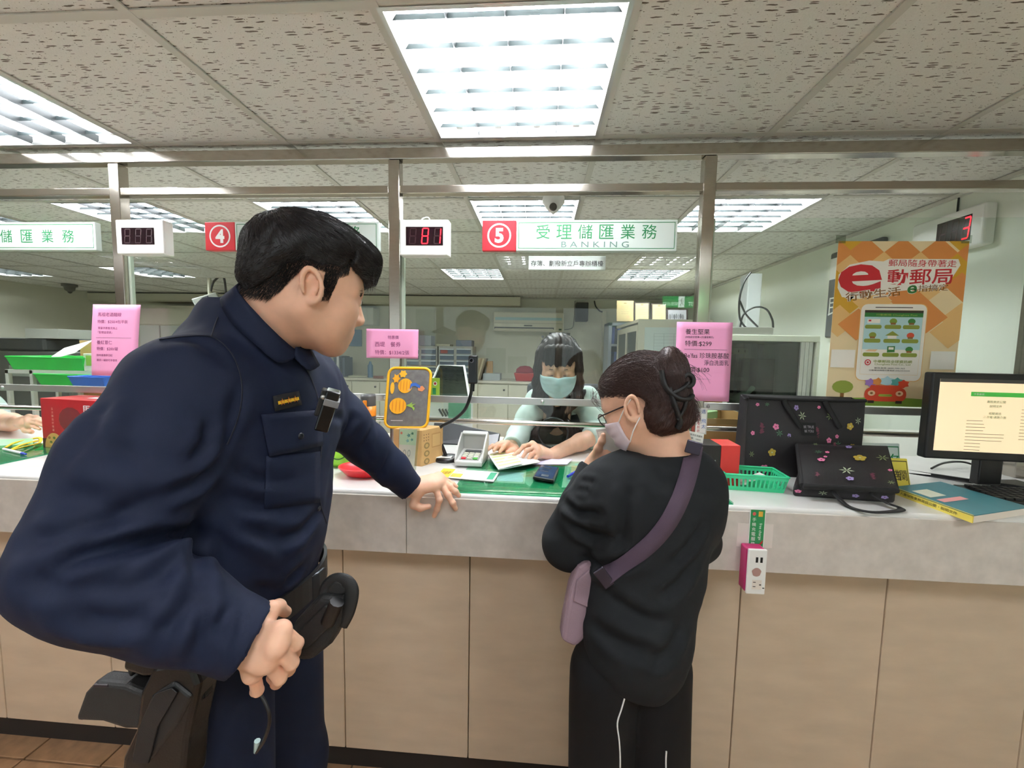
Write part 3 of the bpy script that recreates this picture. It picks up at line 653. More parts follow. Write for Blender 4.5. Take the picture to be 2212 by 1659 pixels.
# blue pen
a, c = PZ(1232, 1026, MZ+.006), PZ(1247, 1017, MZ+.006); d = nrm(c-a)
t = thing('pen', 'short blue pen lying by the customer sleeve', 'pen', (a+c)/2-V(0, 0, .006)); MB().cyl(a-d*.02, c, .005, 10).build('barrel', mat('blue_plastic', '2336b8', .35), t, world=True); MB().cyl(c, c+d*.03, .005, 10, .0012).build('tip', mat('blue_plastic'), t, world=True)

# PIN pad with privacy shield
gp0 = PZ(1012, 1009, MZ); px_ = .00162
def pinpad():
    t = thing('pin_pad', 'light grey pin pad with tall privacy shield, red and green keys', 'pin pad', gp0+V(0, .06, 0), rz=-.06)
    G = mat('grey_abs', 'c9cac6', .45); D = mat('dark_abs', '3b3d3e', .5)
    hexa(MB(), [V(-.052, -.055, 0), V(.052, -.055, 0), V(.052, .075, 0), V(-.052, .075, 0)], [V(-.05, -.055, .018), V(.05, -.055, .018), V(.05, .07, .038), V(-.05, .07, .038)]).build('base', G, t, bevel=.004)
    sl = lambda y: .018+(y+.055)/.125*.02
    kb = hexa(MB(), [V(-.036, -.04, sl(-.04)-.002), V(.036, -.04, sl(-.04)-.002), V(.036, .05, sl(.05)-.002), V(-.036, .05, sl(.05)-.002)], [V(-.036, -.04, sl(-.04)+.001), V(.036, -.04, sl(-.04)+.001), V(.036, .05, sl(.05)+.001), V(-.036, .05, sl(.05)+.001)]).build('key_panel', mat('panel_grey', '8d9089', .5), t)
    MB().obox(V(0, .036, sl(.036)+.003), V(.03, 0, 0), V(0, .008, .0012), V(0, 0, .002)).build('display', D, t)
    for r in range(4):
        for c in range(3):
            y = -.032+r*.015; col = G
            if r == 0 and c == 0: col = mat('red_key', 'cf2433', .4)
            elif r == 0 and c == 2: col = mat('green_key', '46a33a', .4)
            else: col = mat('cream_key', 'd4d6c4', .45)
            MB().obox(V(-.022+c*.022, y, sl(y)+.003), V(.0085, 0, 0), V(0, .005, .0008), V(0, -.0005, .003)).build('key', col, t, bevel=.001)
    for s in (-1, 1):   # shield cheeks
        poly = [(-.05, .012), (.072, .03), (.072, .10), (.05, .105), (.005, .075), (-.045, .03)]
        MB().prism(poly, V(s*.05+(.0035 if s < 0 else 0.0035), 0, 0), V(0, 1, 0), V(0, 0, 1), .007).build('shield_cheek', G, t, bevel=.002)
    MB().obox(V(0, .062, .102), V(.05, 0, 0), V(0, .013, .0025), V(0, 0, .003)).build('shield_hood', G, t, bevel=.002)
    MB().box(-.05, .05, .07, .076, .03, .102).build('shield_back', G, t)
pinpad()

# gooseneck document camera
gb0 = V(PY(965, 985, 1.545)[0], 1.545, CZ)
t = thing('gooseneck_camera', 'black gooseneck camera on round base beside the teller window', 'camera', gb0)
MB().lathe([(.048, 0), (.05, .004), (.05, .01), (.044, .016), (.012, .02), (.0, .02)], gb0, 28).build('base', BLACK, t, world=True)
s = MB().box(gb0[0]-.034, gb0[0]+.024, gb0[1]-.034, gb0[1]-.006, gb0[2]+.0165, gb0[2]+.019).build('paper_tag', PAPER, t, world=True)
Yn = gb0[1]
pts = [gb0+V(-.002, 0, .015), PY(947, 938, Yn), PY(952, 922, Yn-.01), PY(980, 907, Yn-.02), PY(1004, 885, Yn-.03), PY(1016, 855, Yn-.035), PY(1020, 826, Yn-.035)]
MB().tube(smooth_path(pts, 8), .0065, 10).build('neck', BLACK, t, world=True)
h0, h1 = PY(1021, 832, Yn-.035), PY(1023, 768, Yn-.035)
MB().cyl(PY(1020, 845, Yn-.035), h0+V(0, 0, .012), .0085, 12).build('socket', BLACK, t, world=True)
hd = MB().box(h1[0]-.0165, h1[0]+.0165, Yn-.055, Yn-.022, h0[2]+.006, h1[2]).build('camera_head', mat('gloss_black', '0a0a0b', .15), t, world=True, bevel=.005, seg=3)
ring(MB(), V(h1[0]-.004, Yn-.056, h1[2]-.018), .006, .009, EX, EZ, 20).build('lens_ring', mat('lens_grey', '3a3a40', .2), hd, world=True)
MB().lathe([(.006, 0), (0, .001)], V(h1[0]-.004, Yn-.0556, h1[2]-.018), 16, (0, -1, 0)).build('lens', mat('lens_glass', '05060a', .05), hd, world=True)

# kraft box, card pack, pencil case, flask
KR = mat('kraft_card', 'c59f68', .75, var=.06, vscale=30)
kb0 = PZ(893, 1001, CZ); bw = .155
x0 = PZ(852, 1003, CZ)[0]; x1 = PZ(911, 1007, CZ)[0]
fl_, fr_ = PZ(850, 1003, CZ), PZ(911, 1008, CZ); br_ = fr_+V(.055, .10, 0); bl_ = fl_+V(.05, .10, 0); bh = V(0, 0, PY(911, 930, fr_[1])[2]-CZ)
t = hexa(MB(), [fl_, fr_, br_, bl_], [fl_+bh, fr_+bh, br_+bh, bl_+bh]).build('kraft_box', KR, None, bevel=.0015, label='brown kraft gift box under the pencil case', cat='box')
sq = [fr_, br_, br_+bh, fr_+bh]
for r_ in range(3):
    for c_ in range(3): qface(sq, [(.1+.1*c_+.02*math.cos(a), .7+.08*r_+.015*math.sin(a)) for a in np.linspace(0, 6.28, 8, endpoint=False)], inks('5a3a1a'), t)
qrect(sq, .45, .45, .88, .85, inks('b08850'), t); qrect(sq, .48, .48, .85, .82, inks('c9a56c'), t, lift=.001)
for k in range(3): qface(sq, [(.22+.13*math.cos(a), .55-.22*k+.09*math.sin(a)) for a in np.linspace(0, 6.28, 12, endpoint=False)], inks('8a7444'), t, lift=.0008); qface(sq, [(.22+.07*math.cos(a), .55-.22*k+.05*math.sin(a)) for a in np.linspace(0, 6.28, 12, endpoint=False)], inks('b99a60'), t, lift=.0012)
cp = [PZ(859, 1016, CZ), PZ(894, 1018, CZ)]; chh = PY(880, 927, cp[0][1])[2]-CZ
t = thing('card_pack', 'slim clear pack with flowered card standing before the kraft box', 'pack', (cp[0]+cp[1])/2)
d2 = V(.004, .012, 0); tl = V(.004, .004, chh)
hexa(MB(), [cp[0], cp[1], cp[1]+d2, cp[0]+d2], [cp[0]+tl, cp[1]+tl+V(.008, 0, 0), cp[1]+d2+tl+V(.008, 0, 0), cp[0]+d2+tl]).build('clear_sleeve', glass_mat('clear_film', 'e8efe8', .8, .05), t, world=True)
q = [cp[0]+V(.001, .003, .001), cp[1]+V(-.001, .003, .001), cp[1]+tl+V(.006, .003, -.001), cp[0]+tl+V(.001, .003, -.001)]
cd = hexa(MB(), [p+V(0, .0015, 0) for p in q], q).build('card', mat('pale_card', 'e9dfd8', .6), t, world=True)
qrect(q, .02, .62, .98, .99, inks('cfe3c4'), cd)
for u, v, r, c in ((.12, .9, .1, 'd8705a'), (.55, .85, .13, '5f8f8a'), (.75, .9, .1, '4f7f6a'), (.5, .72, .12, '88b8b8'), (.75, .75, .1, '6f9f9a')):
    qface(q, [(u+r*math.cos(a)*(1 if i % 2 else .5), v+r*.45*math.sin(a)*(1 if i % 2 else .5)) for i, a in enumerate(np.linspace(0, 6.28, 10, endpoint=False))], inks(c), cd, lift=.001)
for u in (.35, .62): qface(q, [(u+.1*math.cos(a), .42+.09*math.sin(a)) for a in np.linspace(0, 6.28, 14, endpoint=False)], inks('b5b0ac'), cd, lift=.001); qface(q, [(u+.06*math.cos(a), .42+.055*math.sin(a)) for a in np.linspace(0, 6.28, 14, endpoint=False)], inks('e6dcd6'), cd, lift=.0013)
qface(q, [(.5+.12*math.cos(a), .15+.07*math.sin(a)) for a in np.linspace(0, 6.28, 12, endpoint=False)], inks('e0b050'), cd, lift=.001)

def rr2(w, h, r, k=6):
    out = []
    for cx_, cy_, a0 in ((w/2-r, h-r, 0), (-w/2+r, h-r, 90), (-w/2+r, r, 180), (w/2-r, r, 270)):
        for i in range(k): a = math.radians(a0+90*i/(k-1)); out.append((cx_+r*math.cos(a), cy_+r*math.sin(a)))
    return out
Yc = fl_[1]+.035; zc = CZ+bh[2]; c0 = PY(878, 935, Yc); ch_ = PY(882, 795, Yc)[2]-zc; cw = PY(925, 870, Yc)[0]-PY(836, 870, Yc)[0]
tl = nrm(V(.03, .14, 1)); co = V(c0[0], Yc-.008, zc+.001)
t = thing('pencil_case', 'grey felt pencil case with yellow zip and orange fruit print', 'pencil case', co); rx = nrm(V(1, .12, 0))
FE = mat('grey_felt', '6c6a68', .95, var=.18, vscale=60, bump=.3, bscale=500)
MB().prism(rr2(cw*.96, ch_*.98, .022), co-np.cross(rx, tl)*0, rx, tl, .028).build('body', FE, t, world=True, bevel=.006, seg=3)
zp = rr2(cw, ch_, .026); ZY = mat('yellow_zip', 'f2b619', .6)
MB().tube([co+rx*a+tl*b-np.cross(rx, tl)*.004 for a, b in zp]+[co+rx*zp[0][0]+tl*zp[0][1]-np.cross(rx, tl)*.004], .0055, 8).build('zip', ZY, t, world=True)
qq = [co-rx*cw/2+np.cross(rx, tl)*.0005, co+rx*cw/2+np.cross(rx, tl)*.0005, co+rx*cw/2+tl*ch_+np.cross(rx, tl)*.0005, co-rx*cw/2+tl*ch_+np.cross(rx, tl)*.0005]
OY = inks('f4b021'); OD = inks('e08a1a')
def blob_(u, v, ru_, rv, m, lift=.001, n=16, w=0): qface(qq, [(u+ru_*math.cos(a)*(1+w*(i % 2)), v+rv*math.sin(a)*(1+w*(i % 2))) for i, a in enumerate(np.linspace(0, 2*math.pi, n, endpoint=False))], m, t, 'print', lift)
for u, v, ru_, rv in ((.42, .70, .17, .125), (.28, .36, .2, .135)):
    blob_(u, v, ru_, rv, OY, .0012)
    for k in range(4): blob_(u+(k-1.5)*ru_*.42, v, ru_*.06, rv*.8, OD, .0016, 10)
blob_(.2, .82, .10, .09, inks('f0a81c'), .001, 12, -.4); blob_(.35, .9, .1, .07, inks('f4b82c'), .0011, 12, -.3); blob_(.12, .66, .05, .1, inks('f4b82c'), .0011)
qface(qq, [(.46, .37), (.62, .33), (.66, .28), (.68, .33), (.62, .36), (.70, .40), (.60, .385), (.62, .43), (.55, .395)], inks('93b84a'), t, lift=.0014)
qface(qq, [(.52, .66), (.55, .74), (.66, .755), (.78, .70), (.77, .66), (.65, .70), (.58, .69), (.55, .64)], inks('2f5fb0'), t, lift=.0014); blob_(.80, .655, .09, .05, inks('d98a5a'), .0012, 10, -.15); blob_(.52, .635, .03, .02, inks('e9b98a'), .0016)
qrect(qq, .14, .112, .42, .119, INK_W, t, lift=.0015)
FK = PZ(812, 985, CZ); FK = V(PY(811, 900, FK[1])[0], 1.50, CZ)
t = thing('vacuum_flask', 'dark vacuum flask with orange collar behind the pencil case', 'flask', FK)
fh = PY(811, 852, 1.5)[2]-CZ; fr0 = .028
MB().lathe([(fr0*.9, 0), (fr0, .004), (fr0, fh*.72), (0, fh*.72)], FK, 24).build('body', mat('flask_grey', '3d3c3e', .4), t, world=True)
MB().lathe([(fr0*1.03, fh*.68), (fr0*1.03, fh*.83), (0, fh*.83)], FK, 24).build('collar', mat('orange_plastic', 'e2881c', .4), t, world=True)
MB().lathe([(fr0, fh*.83), (fr0, fh*.96), (fr0*.92, fh), (0, fh)], FK, 24).build('lid', mat('lid_grey', '4a4a4a', .4), t, world=True)
MB().box(FK[0]-.007, FK[0]+.007, FK[1]-fr0-.006, FK[1]-fr0+.002, fh*.72+CZ, fh*.92+CZ).build('latch', mat('orange_plastic'), t, world=True, bevel=.002)
for k in range(3): a = -1.9+.35*k; MB().lathe([(.006, 0), (0, .0012)], FK+V(fr0*math.cos(a), fr0*math.sin(a), fh*(.25+.13*k)), 10, (math.cos(a), math.sin(a), 0)).build('print', inks('c8643a'), t, world=True)

# red dish and green bowl with a smile
rd = PZ(772, 1037, CZ)
t = MB().lathe([(0, .002), (.05, 0), (.062, .004), (.084, .026), (.088, .031), (.086, .033), (.081, .029), (.058, .008), (0, .006)], V(rd[0], rd[1]+.055, CZ), 36, e=(1, .72)).build('red_dish', mat('red_plastic', 'd92a31', .3), None, label='shallow red plastic dish on the worktop by the officer', cat='dish')
gd = V(PZ(722, 1012, CZ)[0], PZ(722, 1012, CZ)[1]+.06, CZ)
t = thing('green_bowl', 'lime green bowl with smiling face behind the red dish', 'bowl', gd); LM = mat('lime_plastic', '8fd13a', .4)
MB().lathe([(0, 0), (.045, 0), (.066, .02), (.072, .045), (.064, .07), (.045, .078), (0, .08)], gd, 32).build('bowl', LM, t, world=True)
MB().lathe([(.05, .078), (.052, .10), (.048, .104), (0, .105)], gd, 24).build('stacked_cups', mat('mint_plastic', '9fdcc0', .4), t, world=True)
for k in range(8): a = k*.785; MB().obox(gd+V(.052*math.cos(a), .052*math.sin(a), .09), V(-.006*math.sin(a), .006*math.cos(a), 0), V(.001*math.cos(a), .001*math.sin(a), 0), V(0, 0, .01)).build('cup_stripe', mat('yellow_stripe', 'e9d34a', .5), t, world=True)
sm = [gd+V(.0665*math.cos(a)*1.06, .0665*math.sin(a)*1.06, .052-.016*math.sin((a+1.75)/.9*math.pi)) for a in np.linspace(-1.75, -.85, 12)]
MB().tube(sm, .0025, 6).build('smile', mat('dark_green_print', '2f5a1c', .6), t, world=True)

# left side: red gift box, pen, yellow strap
ga, gb_ = PZ(90, 967, CZ), PZ(232, 975, CZ); ga = V(ga[0], 1.50, CZ); gx1 = PY(262, 920, 1.47)[0]
zt = PY(150, 862, 1.50)[2]; RB = mat('red_carton', 'a5131f', .35, var=.1, vscale=6)
f0, f1 = V(PY(87, 915, 1.50)[0], 1.505, CZ), V(gx1, 1.455, CZ); dd = V(.03, .13, 0); up_ = V(0, 0, zt-CZ)
t = hexa(MB(), [f0, f1, f1+dd, f0+dd], [f0+up_, f1+up_, f1+dd+up_, f0+dd+up_]).build('gift_box', RB, None, bevel=.002, label='red gift box with white lettering and noodle picture at left', cat='box')
q = [f0, f1, f1+up_, f0+up_]
qrect(q, 0, 0, 1, .2, inks('3d2418'), t); qface(q, [(.16+.13*math.cos(a), .02+.30*max(0, math.sin(a))) for a in np.linspace(0, math.pi, 14)], inks('c79a55'), t, lift=.001)
for k in range(10): a = random.random()*3.1; r = .12*random.random(); qface(q, [(.16+r*math.cos(a)+.02*math.cos(b), .04+2*r*math.sin(a)*.9+.03*math.sin(b)) for b in np.linspace(0, 6.28, 6, endpoint=False)], inks(('e2c48a', '8a5a2a', 'd9a85a', '5a6a2a')[k % 4]), t, lift=.0013)
qface(q, [(.4+.16*math.cos(a), .6+.25*math.sin(a)) for a in np.linspace(0, 6.28, 14, endpoint=False)], inks('6a1418'), t)
for s_, u, v, h in (('馬', .62, .80, .2), ('祖', .62, .55, .2), ('老', .52, .62, .12), ('酒', .52, .47, .12), ('麵', .52, .32, .12), ('線', .52, .17, .12)): qtext(q, s_, u, v, h, INK_W, t, lift=.0015)
for k in range(7): qtext(q, '古法釀造好味道'[k], .16, .8-.07*k, .05, inks('e0c0b0'), t, lift=.0013)
tq = [f0+up_, f1+up_, f1+dd+up_, f0+dd+up_]; qrect(tq, .4, .4, .75, .62, INK_W, t)
a, c = PZ(8, 970, MZ+.005), PZ(56, 981, MZ+.005); d = nrm(c-a)
t = thing('pen', 'white and blue pen on the left green mat', 'pen', (a+c)/2-V(0, 0, .005)); MB().cyl(a, c-d*.03, .005, 10).build('barrel', WHITE, t, world=True); MB().cyl(c-d*.03, c, .0055, 10, .003).build('cap', mat('blue_plastic'), t, world=True)
pts = [PZ(x, y, MZ+.006+.006*(k % 2)) for k, (x, y) in enumerate([(12, 967), (30, 957), (60, 950), (85, 946), (84, 957), (50, 966), (25, 972), (45, 962), (80, 952)])]
MB().tube(smooth_path(pts, 6), .006, 6, flat=.5).build('yellow_strap', mat('yellow_cord', 'd8b51c', .7), None, label='coiled yellow cord lying on the left green mat', cat='cord')
s, q = slab_px([(-60, 952), (70, 945), (70, 934), (-60, 938)], CZ+.03, .012, 'green_flat_tray', mat('pale_green_plastic', '8fd69a', .4), 'pale green flat tray at the left edge of the counter', 'tray')
s.location.z -= .026

# ------------------------------------------------------------------ right side of the counter
# red and black gift box with a price card
xa, xb = PZ(1505, 1040, CZ)[0], PZ(1560, 1035, CZ)
f0 = V(PY(1490, 1000, 1.34)[0], 1.34, CZ); f1 = V(PY(1556, 1000, 1.34)[0], 1.34, CZ); f2 = PZ(1599, 1003, CZ+.0)
h_ = PY(1548, 962, 1.34)[2]-CZ; dd = V(.005, .10, 0); sx_ = V(.075, 0, 0)
t = hexa(MB(), [f0, f1, f1+dd, f0+dd], [p+V(0, 0, h_) for p in (f0, f1, f1+dd, f0+dd)]).build('gift_box', mat('black_carton', '1c1918', .35), None, bevel=.001, label='black and red gift box behind the customer shoulder', cat='box')
g0, g1 = f1+V(.0005, 0, 0), f1+V(.062, .004, 0)
rb_ = hexa(MB(), [g0, g1, g1+dd, g0+dd], [p+V(0, 0, h_) for p in (g0, g1, g1+dd, g0+dd)]).build('red_sleeve', mat('bright_red_card', 'd0352f', .4), t, world=True, bevel=.001)
q = [f0, f1, f1+V(0, 0, h_), f0+V(0, 0, h_)]
for k in range(3): qtext(q, ('杏仁豆腐酥', '典藏', '禮盒')[k], .6, .62-.2*k, .07, INK_W, t, width=(.5, .2, .2)[k])
pcq = [PY(1481, 949, 1.33), PY(1518, 958, 1.33), PY(1521, 938, 1.33), PY(1485, 930, 1.33)]
pz = f0[2]+h_; off = V(0, 0, 0)
t = hexa(MB(), [p+V(0, .0012, 0) for p in pcq], pcq).build('price_card', PAPER, None, label='small white price card standing on the black and red box', cat='price card')
qtext(pcq, '珍珠淨白洗面乳', .5, .68, .22, INK_K, t, width=.85); qtext(pcq, '單價：100元', .5, .3, .22, INK_K, t, width=.7)
MB().box(pcq[0][0]+.02, pcq[0][0]+.024, 1.3315, 1.334, pz, pcq[0][2]+.012).build('pin', WHITE, t, world=True)
t = paper(1503, 881, 1527, 938, 1.586, [('遇', .65, .86, .15, 'c', inks('3a6ab0')), ('飛', .7, .5, .15, 'c', inks('3a6ab0')), ('太', .7, .3, .15, 'c', inks('3a6ab0')), ('0', .25, .8, .1, 'c', INK_R), ('8', .25, .67, .1, 'c', INK_R), ('0', .25, .54, .1, 'c', INK_R), ('0', .25, .41, .1, 'c', INK_R), ('防', .25, .27, .1, 'c', INK_R), ('詐', .25, .13, .1, 'c', INK_R)], 'narrow white strip with red digits at the foot of the right post', name='paper_strip', m=PAPER, curl=.001, cat='label')

# green slotted basket with slips
bc = PZ(1632, 1062, CZ); bx_ = nrm(V(1, -.10, 0)); by_ = nrm(V(.10, 1, 0)); bc = bc+by_*.052
bq = [bc-bx_*.082-by_*.048, bc+bx_*.082-by_*.048, bc+bx_*.082+by_*.048, bc-bx_*.082+by_*.048]; bq = [V(p[0], p[1], CZ) for p in bq]
ctr = sum(bq)/4; zt = CZ+.052; tq_ = [ctr+(p-ctr)*V(1.13, 1.16, 0)+V(0, 0, zt-CZ) for p in bq]
t = thing('plastic_basket', 'small mint green slotted plastic basket holding paper slips', 'basket', V(ctr[0], ctr[1], CZ)); BG = mat('mint_basket_plastic', '35c088', .3, sss=0)
MB().add([p+V(0, 0, .001) for p in bq], [(0, 1, 2, 3)]).build('bottom', BG, t, world=True, solid=.002)
for k in range(4):
    b0, b1, t0, t1 = bq[k], bq[(k+1) % 4], tq_[k], tq_[(k+1) % 4]
    hexa_ = lambda a0, a1, c0, c1: MB().add([a0, a1, c1, c0], [(0, 1, 2, 3)])
    lp_ = lambda a, b, s: a+(b-a)*s
    MB().add([b0, b1, lp_(b1, t1, .25), lp_(b0, t0, .25)], [(0, 1, 2, 3)]).build('lower_wall', BG, t, world=True, solid=.002)
    MB().add([lp_(b0, t0, .75), lp_(b1, t1, .75), t1, t0], [(0, 1, 2, 3)]).build('upper_wall', BG, t, world=True, solid=.002)
    n = int(max(4, np.linalg.norm(b1-b0)/.011))
    for i in range(n+1):
        s0 = max(0, i/n-.18/n*1.2); s1 = min(1, i/n+.18/n*1.2)
        MB().add([lp_(lp_(b0, b1, s0), lp_(t0, t1, s0), .24), lp_(lp_(b0, b1, s1), lp_(t0, t1, s1), .24), lp_(lp_(b0, b1, s1), lp_(t0, t1, s1), .76), lp_(lp_(b0, b1, s0), lp_(t0, t1, s0), .76)], [(0, 1, 2, 3)]).build('slat', BG, t, world=True, solid=.002)
    MB().tube([t0, t1], .0035, 6).build('rim', BG, t, world=True)
for k in range(4):
    c = ctr+V(-.03+.02*k, .01*(k % 2)-.005, .012+.008*k); MB().obox(c, nrm(V(1, .3*k-.4, .15))*.022, nrm(V(-.3*k+.4, 1, .2))*.012, V(0, 0, .0004)).build('paper_slip', PAPER, None, label=('crumpled white slip at the bottom of the mint basket', 'white slip lying second from bottom in the mint basket', 'white slip third from bottom in the mint basket', 'topmost white slip in the mint basket')[k], cat='slip', group='paper slips in the basket')

# flowered bags
BAGM = mat('black_bag_cloth', '151114', .6, bump=.25, bscale=600); STRAP = mat('black_webbing', '0c0b0c', .8)
FC = {k: inks(v) for k, v in dict(p='cf6f96', y='a68f33', g='7f9060', v='8d7bb0', m='5c2438', d='4a7a56', w='a9b594').items()}
def flowers(q, spec, parent, asp=1.):
    for u, v, r, kind in spec:
        r = r*.8; ang = random.random()*6
        if kind in 'pvy':
            for k in range(5):
                a = ang+k*1.2566; cu, cv = u+r*.55*math.cos(a), v+r*.55*math.sin(a)*asp
                qface(q, [(cu+r*.42*math.cos(b), cv+r*.42*math.sin(b)*asp) for b in np.linspace(0, 6.28, 7, endpoint=False)], FC[kind], parent, 'flower_print', .0006+.00003*k)
            qface(q, [(u+r*.2*math.cos(b), v+r*.2*math.sin(b)*asp) for b in np.linspace(0, 6.28, 6, endpoint=False)], FC['m' if kind != 'y' else 'w'], parent, 'flower_print', .001)
        elif kind in 'gdw':
            for k in range(6):
                a = ang+k*1.05; qface(q, [(u, v), (u+r*.6*math.cos(a-.22), v+r*.6*math.sin(a-.22)*asp), (u+r*1.1*math.cos(a), v+r*1.1*math.sin(a)*asp), (u+r*.6*math.cos(a+.22), v+r*.6*math.sin(a+.22)*asp)], FC[kind], parent, 'leaf_print', .0007+.00003*k)
        else:
            for k in range(7):
                qface(q, [(u+random.uniform(-.4, .4)*r+r*.3*math.cos(b), v+(k/6-.5)*2*r*asp+r*.3*math.sin(b)*asp) for b in np.linspace(0, 6.28, 6, endpoint=False)], FC['m'], parent, 'flower_print', .0007+.00003*k)
Yb = 1.49
A_ = [PZ(1610, 1004, CZ), None]; bl0 = V(PY(1609, 990, Yb)[0], Yb, CZ); br0 = V(PY(1860, 990, Yb)[0], Yb, CZ)
zt = PY(1740, 862, Yb)[2]; tl0 = V(PY(1619, 870, Yb)[0], Yb+.01, zt); tr0 = V(PY(1872, 872, Yb)[0], Yb+.01, zt-.002)
bd = V(0, .085, 0); td = V(0, .06, .006)
t = thing('flowered_tote_bag', 'large upright black tote bag printed with small flowers', 'bag', (bl0+br0)/2)
nx_, nz_ = 24, 16
def bagf(u, v):
    b = bil([bl0, br0, tr0, tl0], u, v); return b+V(0, -.018*math.sin(math.pi*u)*math.sin(math.pi*min(1, v*1.2))+.006*math.sin(9*u+3*v)*v, -.004*math.sin(math.pi*u)*v)
mb = MB().grid(bagf, nx_, nz_)
mb.grid(lambda u, v: bil([br0, br0+bd, tr0+td, tr0], u, v)+V(-.012*math.sin(math.pi*u)*v, 0, 0), 8, nz_); mb.grid(lambda u, v: bil([bl0+bd, bl0, tl0, tl0+td], u, v)+V(.012*math.sin(math.pi*u)*v, 0, 0), 8, nz_)
mb.grid(lambda u, v: bil([br0+bd, bl0+bd, tl0+td, tr0+td], u, v), 8, nz_); mb.grid(lambda u, v: bil([tl0, tr0, tr0+td, tl0+td], u, v)+V(0, 0, -.012*math.sin(math.pi*v)), 10, 5); mb.quad(bl0, bl0+bd, br0+bd, br0)
body = mb.build('body', BAGM, t, world=True)
MB().tube([bagf(u, 1)+V(0, -.002, .001) for u in np.linspace(0, 1, 20)], .006, 8).build('top_binding', STRAP, t, world=True)
def bagq(u0, v0, u1, v1): return [bagf(u0, v0)+V(0, -.001, 0), bagf(u1, v0)+V(0, -.001, 0), bagf(u1, v1)+V(0, -.001, 0), bagf(u0, v1)+V(0, -.001, 0)]
for u, v, r, k in ((.08, .93, .25, 'p'), (.16, .95, .3, 'd'), (.13, .62, .5, 'M'), (.05, .55, .28, 'p'), (.24, .65, .4, 'p'), (.27, .57, .4, 'd'), (.22, .32, .5, 'y'), (.05, .28, .35, 'g'), (.17, .10, .55, 'p'), (.10, .05, .5, 'd'), (.42, .9, .35, 'v'), (.47, .80, .5, 'w'), (.71, .80, .45, 'g'), (.60, .60, .5, 'M'), (.49, .42, .25, 'p'), (.55, .35, .25, 'p'), (.70, .50, .35, 'p'), (.45, .32, .25, 'v'), (.62, .92, .22, 'p'), (.88, .68, .45, 'y'), (.95, .75, .4, 'w'), (.78, .45, .4, 'd'), (.91, .42, .4, 'y'), (.77, .55, .25, 'p'), (.35, .55, .25, 'v'), (.38, .8, .25, 'p')):
    r = r*.72; s = .06; flowers(bagq(max(0, u-s), max(0, v-s*1.6), min(1, u+s), min(1, v+s*1.6)), [(.5, .5, r, k)], body)
lq = bagq(.455, .56, .585, .72); lq = [p+V(0, -.002, 0) for p in lq]
lp = hexa(MB(), [p+V(0, .001, 0) for p in lq], lq).build('label_patch', STRAP, t, world=True); qtext(lq, 'BE TRUE', .5, .65, .2, inks('9a949a'), lp, width=.7); qtext(lq, 'BE YOU', .5, .33, .2, inks('9a949a'), lp, width=.62)
for u0, u1, dip in ((.30, .48, .0), (.66, .80, .0)):
    P = [bagf(u0, .98)+V(0, -.006, .004), bagf(u0+.03, .9)+V(0, -.01, 0), bagf((u0+u1)/2+.05, .66)+V(0, -.012, 0)]
    MB().tube(smooth_path(P, 8), .009, 6, flat=.25, up=V(0, -1, 0)).build('handle', STRAP, t, world=True)
# folded bag lying in front
f = [PZ(1736, 1042, CZ+.055), PZ(1939, 1053, CZ+.055), PZ(1917, 962, CZ+.135), PZ(1725, 957, CZ+.135)]
t = thing('folded_flowered_bag', 'folded black flowered bag lying in front of the tote', 'bag', V(*(sum(f)/4)[:2], CZ))
n_ = nrm(np.cross(f[1]-f[0], f[3]-f[0])); th = .026
pad = MB().grid(lambda u, v: bil(f, u, v)+n_*(.008*(1-(2*u-1)**6)*(1-(2*v-1)**6)-.004), 16, 12)
pad.grid(lambda u, v: bil([p-n_*th for p in f], 1-u, v), 6, 6)
g_ = [p-n_*th for p in f]
for k in range(4): pad.add([f[k]-n_*.004, f[(k+1) % 4]-n_*.004, g_[(k+1) % 4], g_[k]], [(0, 3, 2, 1)])
pad = pad.build('flap', BAGM, t, world=True)
e_ = [f[k]-n_*(.012) for k in range(4)]; MB().tube(e_+[e_[0]], .009, 8).build('edge_binding', STRAP, t, world=True)
flowers([p+n_*.0065 for p in f], [(.2, .72, .055, 'd'), (.3, .72, .035, 'p'), (.22, .52, .06, 'p'), (.27, .6, .03, 'p'), (.65, .6, .1, 'y'), (.9, .62, .09, 'g'), (.48, .28, .1, 'w'), (.5, .1, .06, 'v'), (.75, .18, .07, 'M'), (.95, .33, .035, 'p'), (.15, .16, .06, 'M'), (.40, .95, .05, 'M'), (.55, .88, .05, 'v'), (.18, .93, .04, 'g'), (.93, .06, .05, 'g')], pad, 1.)
w0 = [PZ(1712, 1072, CZ), PZ(1932, 1088, CZ), PZ(1928, 1030, CZ), PZ(1735, 1010, CZ)]; w0 = [V(p[0], p[1], CZ) for p in w0]
hexa(MB(), w0, [p+V(0, 0, .035 if i < 2 else .07) for i, p in enumerate(w0)]).build('folded_body', BAGM, t, world=True, bevel=.008, seg=3)
lw = [w0[0]+V(0, -.0006, 0), w0[1]+V(0, -.0006, 0), w0[1]+V(0, -.0006, .035), w0[0]+V(0, -.0006, .035)]; flowers(lw, [(.05, .5, .05, 'p'), (.3, .5, .06, 'w'), (.62, .45, .05, 'v'), (.9, .5, .05, 'v')], t, 4.)
P = [PZ(1800, 1062, CZ+.03), PZ(1830, 1092, CZ+.006), PZ(1880, 1106, CZ+.006), PZ(1935, 1104, CZ+.006), PZ(1946, 1098, CZ+.008), PZ(1915, 1086, CZ+.016), PZ(1880, 1066, CZ+.03)]
MB().tube(smooth_path(P, 8), .0095, 6, flat=.25, up=V(0, 0, 1)).build('handle', STRAP, t, world=True)

